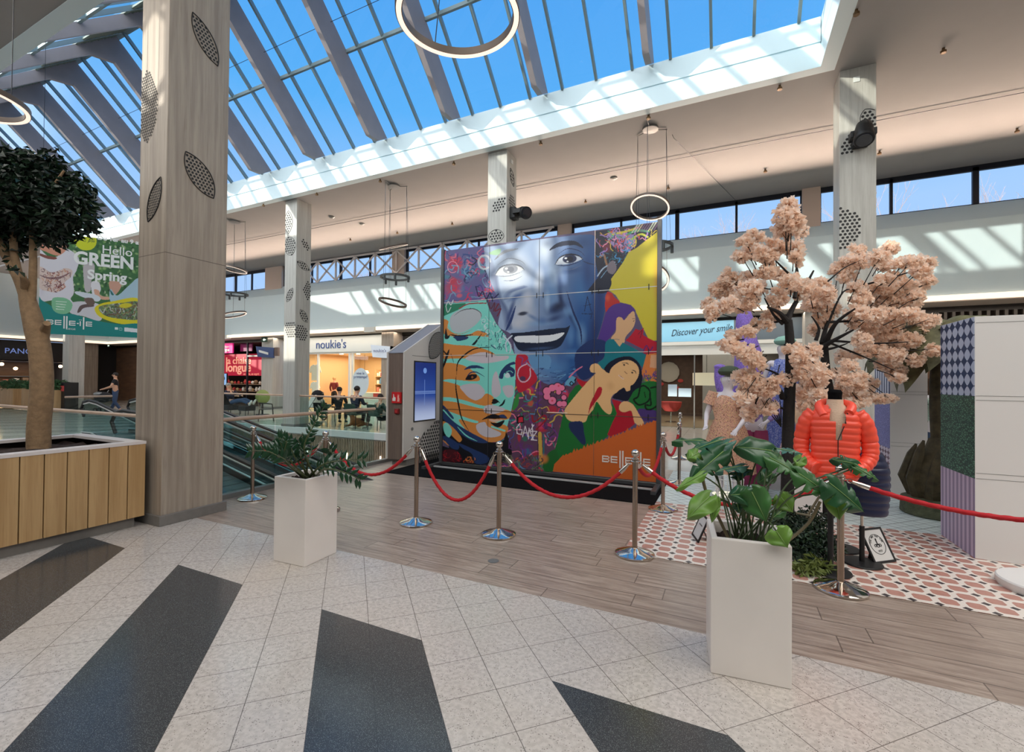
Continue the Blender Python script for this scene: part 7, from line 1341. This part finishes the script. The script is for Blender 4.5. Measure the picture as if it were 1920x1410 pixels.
zp = MB(); zp.tube([Vector((OX, OY, z))+SV*.015+DV*(.117+.008) for z in np.linspace(.81, 1.14, 8)], .0035, 5); zp.tube([Vector((OX, OY, 1.14))+SV*.015+DV*.13, Vector((OX, OY, 1.27))+SV*.062+DV*.118, Vector((OX, OY, 1.38))+SV*.085+DV*.075], .004, 5); zp.build('zipper', mat('zip_dark', srgb(40, 26, 28), .4), jk)
MB().tube(cr_spline([Vector((OX, OY, 1.36))+SV*.09+DV*.09, Vector((OX, OY, 1.42))+SV*.11-DV*.0, Vector((OX, OY, 1.44))-DV*.11, Vector((OX, OY, 1.42))-SV*.11-DV*.0, Vector((OX, OY, 1.33))-SV*.08+DV*.1], 6), [.02]*4+[.035, .045]+[.05]*13+[.045, .035]+[.025]*4 if False else .034, 12).build('hood_collar', M_or, jk)
for sg in (-1, 1):
    P = cr_spline([Vector((OX, OY, 1.35))+SV*sg*.14, Vector((OX, OY, 1.27))+SV*sg*.2, Vector((OX, OY, 1.12))+SV*sg*.235-DV*.02, Vector((OX, OY, 1.0))+SV*sg*.235-DV*.0, Vector((OX, OY, .93))+SV*sg*.19+DV*.06, Vector((OX, OY, .89))+SV*sg*.13+DV*.12], 14); m = len(P)
    MB().tube(P, [(.068-.02*k/m)*(1 if k else .85)+.008*(abs(math.sin(PI*k/5.6))**.5-.6) for k in range(m)], 18).build('sleeve', M_or, jk)
# navy quilted gilet on a low stand
nv = thing('gilet_dummy', 'small dress form in a navy quilted gilet on a thin stand behind the coral jacket', 'mannequin', (1.1, 5.0, 0)); NX, NY = 1.11, 5.0
MB().lathe([(.15, .006), (.155, .014), (.15, .022), (.05, .03)], (NX-.03, NY, 0), 36).build('stand_base', M_black, nv); MB().tube([(NX-.03, NY, .02), (NX-.03, NY, .34)], .02, 12).build('pole', M_black, nv); MB().tube([(NX-.03, NY, .34), (NX-.03, NY, .5)], .012, 10).build('inner_pole', M_chrome, nv)
mb = MB(); P = []; n = 32; zs = np.linspace(.45, 1.0, 60)
for z in zs:
    f = (z-.45)/.55; rr = (.15+.02*math.sin(PI*f)-.07*max(0, f-.75)*4*.5)+.012*(abs(math.sin(PI*(z-.45)/.06))**.5-.7)
    P += [(NX+rr*math.cos(2*PI*k/n), NY+rr*.72*math.sin(2*PI*k/n), z) for k in range(n)]
mb.add(P, [(i*n+k, i*n+(k+1) % n, (i+1)*n+(k+1) % n, (i+1)*n+k) for i in range(59) for k in range(n)]+[tuple(range(n-1, -1, -1)), tuple(59*n+k for k in range(n))]).build('gilet', mat('navy_nylon', srgb(24, 32, 66), .4, coat=.15), nv)
tag(MB().lathe([(.16, .006), (.165, .014), (.16, .022)], (.98, 5.35, 0), 30).tube([(.98, 5.35, .02), (.98, 5.35, .9)], .018, 10).build('display_stand', M_black), 'bare black display stand behind the gilet dummy', 'stand')
# wire basket
wb = MB(); cx, cy = .02, 6.25
for k in range(22): a = 2*PI*k/22; wb.tube([(cx+.13*math.cos(a), cy+.13*math.sin(a), .01), (cx+.16*math.cos(a), cy+.16*math.sin(a), .42)], .004, 5)
for z, r_ in ((.02, .13), (.2, .145), (.42, .16)): wb.torus((cx, cy, z), r_, .005, N=30, n=5)
tag(wb.build('wire_basket', M_white), 'white wire basket on the floor behind the monstera', 'basket')

# ---- people and seats on the far walkway
M_jeans = mat('jeans', srgb(54, 76, 110), .8); M_nav = mat('navy_cloth', srgb(30, 34, 56), .8); M_blk2 = mat('black_cloth_2', srgb(24, 24, 28), .85); M_hair = mat('hair_dark', srgb(36, 28, 24), .7); M_grh = mat('hair_grey', srgb(150, 144, 138), .7)
def wchair(label, x, y, rz, m, cat='chair', grp='dark green wire café chairs'):
    t = thing('cafe_chair', label, cat, (x, y, 0), grp); c_, s_ = math.cos(rz), math.sin(rz); W = lambda a, b2, z: Vector((x+a*c_-b2*s_, y+a*s_+b2*c_, z))
    MB().prism([W(-.24, -.22, .44), W(.24, -.22, .44), W(.22, .24, .46), W(-.22, .24, .46)], (0, 0, .02)).build('seat', m, t, bevel=.008)
    V = [W(-.25+.05*j, -.22-.1*i/4+.03*math.cos((j-5)/5*1.3), .46+.36*i/4) for i in range(5) for j in range(11)]; mb = MB(); mb.add(V, [(i*11+j, i*11+j+1, (i+1)*11+j+1, (i+1)*11+j) for i in range(4) for j in range(10)]).build('backrest', m, t)
    for a in (-.22, .22):
        for b2 in (-.22, .22): MB().tube([W(a, b2, .44), W(a*1.12, b2*1.15, 0)], .012, 7).build('leg', M_black, t)
        MB().tube([W(a*1.1, -.26, .68), W(a*1.2, 0, .67), W(a*1.1, .2, .64), W(a, .22, .45)], .012, 7).build('armrest', M_black, t)
    return t
M_grn = mat('chair_green', srgb(52, 72, 62), .5)
def fY(x, Y): v = pl(x, 700, 1, Y); return v.x
X = fY
wchair('dark café chair at the left of the table in front of the white shop', X(610, 11.2), 11.2, .3, M_black)
wchair('dark green wire chair in the middle, turned away, in front of the white shop', X(668, 11.3), 11.3, .0, M_grn)
wchair('dark green wire chair beside the kiosk edge in front of the white shop', X(712, 11.3), 11.3, -.2, M_grn)
wchair('dark wire armchair in front of the pale pier, left of the second column', X(500, 11.5), 11.5, -.6, M_black)
# egg chair
t = thing('lounge_chair', 'olive round-backed lounge chair in front of the homeware shop', 'chair', (X(493, 13.5), 13.5, 0)); q = Vector((X(493, 13.5), 13.5, .8)); MB().ball(q, .42, 16, 1.1, .35, .75).build('shell', mat('olive_net', srgb(140, 150, 84), .7), t); MB().tube([q-Vector((0, 0, .3)), q-Vector((0, 0, .8))], .04, 8).lathe([(.28, 0), (.26, .03)], (q.x, q.y, 0), 16).build('stem', M_black, t)
figure('person', 'person in dark navy jacket seen from behind, seated before the white shop', 'person', (X(666, 11.35), 11.4, 0), .0, SIT, M_skin, M_nav, M_blk2, M_black, M_hair, s=1.04)
figure('person', 'person in black seated at the table, left of the navy-jacketed one', 'person', (X(634, 11.9), 11.95, 0), .5, SIT, M_skin, M_blk2, M_blk2, M_black, M_hair)
figure('person', 'dark-haired person seated low beside the kiosk edge', 'person', (X(712, 11.35), 11.35, -.12), -.2, SIT, M_skin, M_grn, M_blk2, M_black, M_hair, s=.95)
figure('person', 'blond person in a dark red coat standing inside the white shop', 'person', (X(627, 18.6), 18.6, .01), .2, STAND, M_skin, mat('dark_red_coat', srgb(96, 26, 30), .8), M_blk2, M_black, mat('hair_blond', srgb(176, 140, 96), .7), s=1.0)
RECL = dict(SIT, che=(0, -.12, .84), wai=(0, -.06, .64), nk=(0, -.18, 1.0), hd=(0, -.18, 1.13), shL=(-.18, -.14, .95), shR=(.18, -.14, .95), knL=(-.12, .5, .62), knR=(.12, .5, .6), anL=(-.1, .95, .48), anR=(.1, .95, .45), toL=(-.1, 1.03, .58), toR=(.1, 1.03, .55))
figure('person', 'grey-haired person in a navy jumper and jeans stretched out on a lounge seat', 'person', (X(436, 12.9), 12.9, 0), -PI/2+.2, RECL, M_skin, M_nav, M_jeans, M_white, M_grh, s=1.1)
t = thing('lounger', 'black lounge seat under the stretched-out person', 'seat', (X(438, 13.0), 12.95, 0)); xx = X(436, 13.0)
MB().box(xx-.35, xx+.35, 12.6, 13.25, .2, .42).build('seat_cushion', M_blk2, t, bevel=.05); MB().prism([(xx-.6, 12.6, .2), (xx-.35, 12.6, .2), (xx-.3, 12.6, .95), (xx-.5, 12.6, .98)], (0, .65, 0)).build('backrest', M_blk2, t, bevel=.04)
for a, b2 in ((-.4, 12.65), (.3, 12.65), (-.4, 13.2), (.3, 13.2)): MB().tube([(xx+a, b2, .2), (xx+a, b2, 0)], .015, 6).build('leg', M_black, t)
t = thing('footstool', 'small black footstool under the outstretched white shoes', 'stool', (xx+1.1, 12.9, 0)); MB().box(xx+.85, xx+1.35, 12.7, 13.2, .2, .42).build('cushion', M_blk2, t, bevel=.04)
for a, b2 in ((.9, 12.75), (1.3, 12.75), (.9, 13.15), (1.3, 13.15)): MB().tube([(xx+a, b2, .2), (xx+a, b2, 0)], .015, 6).build('leg', M_black, t)
# dog under the chair, lying
M_dog = mat('dog_fur', srgb(150, 84, 40), .95, noise=.3, nscale=20); dx = X(677, 11.8)
t = thing('dog', 'ginger dog lying under the green chairs before the white shop', 'dog', (dx, 11.75, 0))
skinmesh('body', [(dx-.25, 11.75, .18), (dx, 11.75, .2), (dx+.22, 11.75, .17), (dx-.33, 11.75, .3), (dx-.36, 11.72, .43), (dx-.38, 11.62, .41), (dx-.27, 11.6, .05), (dx-.3, 11.4, .035), (dx-.2, 11.85, .05), (dx-.26, 11.7, .035), (dx+.27, 11.6, .1), (dx+.12, 11.5, .05), (dx+.4, 11.7, .08), (dx+.52, 11.6, .05)], [(0, 1), (1, 2), (0, 3), (3, 4), (4, 5), (0, 6), (6, 7), (0, 8), (8, 9), (2, 10), (10, 11), (2, 12), (12, 13)], [.13, .13, .13, .09, .085, .04, .045, .03, .045, .03, .07, .04, .035, .02], M_dog, t, 1)
for q in (-.05, .05): MB().tube([(dx-.36+q, 11.74, .49), (dx-.36+q*1.8, 11.74, .42)], [.02, .03], 8).build('ear', M_dog, t)
# pushchair
px_, py_ = X(590, 12.6), 12.6; t = thing('pushchair', 'black and white pushchair right of the second column', 'pushchair', (px_, py_, 0))
MB().prism([(px_-.3, py_-.2, .5), (px_+.15, py_-.2, .5), (px_+.35, py_-.2, 1.0), (px_+.1, py_-.2, 1.05), (px_-.1, py_-.2, .75)], (0, .4, 0)).build('seat_shell', M_white, t, bevel=.05); MB().ball((px_+.18, py_, .98), .26, 14, 1, .8, .8).build('hood', M_blk2, t)
MB().tube([(px_+.3, py_, .95), (px_+.5, py_, 1.1)], .015, 6).tube([(px_-.3, py_-.2, .18), (px_+.35, py_-.2, .95)], .015, 6).tube([(px_+.3, py_-.2, .18), (px_-.2, py_-.2, .6)], .015, 6).build('frame', M_grey, t)
for a in (-.3, .3):
    for b2 in (-.2, .2): MB().torus((px_+a, py_+b2, .16), .13, .03, u=(1, 0, 0), v=(0, 0, 1), N=20, n=6).build('wheel', M_black, t)
# man with pram at the far left
mx, my = fY(217, 12.0), 12.0
mx = float(ray(217, 700)[0]/ray(217, 700)[1]*11.0); my = 11.0
P = dict(STAND, elL=(-.26, .1, 1.12), elR=(.26, .1, 1.12), haL=(-.2, .36, 1.02), haR=(.2, .36, 1.02), anL=(-.1, -.2, .12), toL=(-.1, -.08, .05), anR=(.1, .16, .09), toR=(.1, .3, .045))
figure('person', 'man in black t-shirt pushing a pram beyond the escalators', 'person', (mx, my, 0), PI-.6, P, M_skin, M_blk2, M_jeans, M_black, M_hair, sleeve='short', s=1.06)
t = thing('pram', 'black pram pushed by the man in the t-shirt', 'pushchair', (mx+.5, my-.7, 0)); MB().ball((mx+.42, my-.62, .72), .34, 16, 1.1, .9, .7).build('carrycot', M_blk2, t); MB().ball((mx+.36, my-.75, .86), .2, 12, 1.3, .9, .5).build('blanket', M_grey, t)
MB().tube([(mx+.12, my-.3, 1.02), (mx+.6, my-.9, .3)], .018, 6).build('frame', M_grey, t)
for a, b2 in ((.2, -.4), (.3, -.3), (.65, -.85), (.55, -.95)): MB().torus((mx+a, my+b2, .14), .11, .03, u=(.6, -.8, 0), v=(0, 0, 1), N=18, n=6).build('wheel', M_black, t)
# planter crates and bin at far left
for i, (xa, xb, lab) in enumerate(((-5, 24, 'leftmost'), (40, 62, 'middle'), (86, 98, 'rightmost'))):
    Yc = 9.6; x0_, x1_ = [float(ray(v, 740)[0]/ray(v, 740)[1]*Yc) for v in (xa, xb)]; t = thing('wooden_trough', lab+' of the pale wooden plant troughs on the far walkway', 'planter', ((x0_+x1_)/2, Yc, 0), 'plant troughs on the far walkway')
    MB().box(x0_, x1_, Yc, Yc+.7, 0, 1.0).build('trough', M_oak, t, smooth=0, bevel=.01); leafcloud([((x0_+x1_)/2, Yc+.3, 1.2, (x1_-x0_)/2+.1, .4, .3)], 700, .14, [mat('fern_green', srgb(64, 104, 62), .6)], t, 20+i, 'plants', aspect=.12)
x0_, x1_ = [float(ray(v, 740)[0]/ray(v, 740)[1]*9.9) for v in (99, 121)]; t = thing('waste_bin', 'black waste bin with a red panel beside the pale column', 'bin', ((x0_+x1_)/2, 10.1, 0)); MB().box(x0_, x1_, 9.9, 10.4, 0, 1.35).build('bin_body', M_black, t, smooth=0, bevel=.02); MB().box(x0_+.1, x1_-.05, 9.89, 9.9, .95, 1.2).build('red_panel', MC[5], t, smooth=0)

# ================================================================ BARE TREES OUTSIDE THE HIGH WINDOWS
M_twig = mat('birch_twig', srgb(150, 130, 126), .8)
def bare(x, y, h, seed, label):
    r = random.Random(seed); mb = MB()
    def go(p, d, L, rad, dep):
        q = p+d*L; mb.tube([p, p.lerp(q, .5)+Vector((r.uniform(-.05, .05)*L, 0, 0)), q], [rad, rad*.85, rad*.7], 4, False)
        if dep == 0: return
        for _ in range(3 if dep > 1 else 4):
            e2 = (d+Vector((r.uniform(-.8, .8), r.uniform(-.5, .5), r.uniform(.0, .6)))).normalized(); go(p.lerp(q, r.uniform(.45, 1)), e2, L*r.uniform(.55, .75), rad*.58, dep-1)
    go(Vector((x, y, -1)), Vector((r.uniform(-.05, .05), 0, 1)), h*.42, .09, 5); tag(mb.build('bare_tree', M_twig, smooth=0), label, 'tree', 'bare trees outside the windows')
for i, (x, h) in enumerate(((-44, 14), (-37, 15), (-31, 14), (-25, 15), (-19, 16), (-14, 15), (-9, 14), (-4.5, 14), (-.5, 15), (3, 14.5), (6.5, 16), (10, 17), (13.5, 16), (17, 16))):
    bare(x, 31+(i % 3)*2, h*.93, 40+i, 'pale leafless tree seen through the high windows')
b = MB(); b.box(-60, 60, 22, 60, -1.2, -1); struct('ground', b, mat('outside_ground', srgb(120, 122, 110), .9), smooth=0)
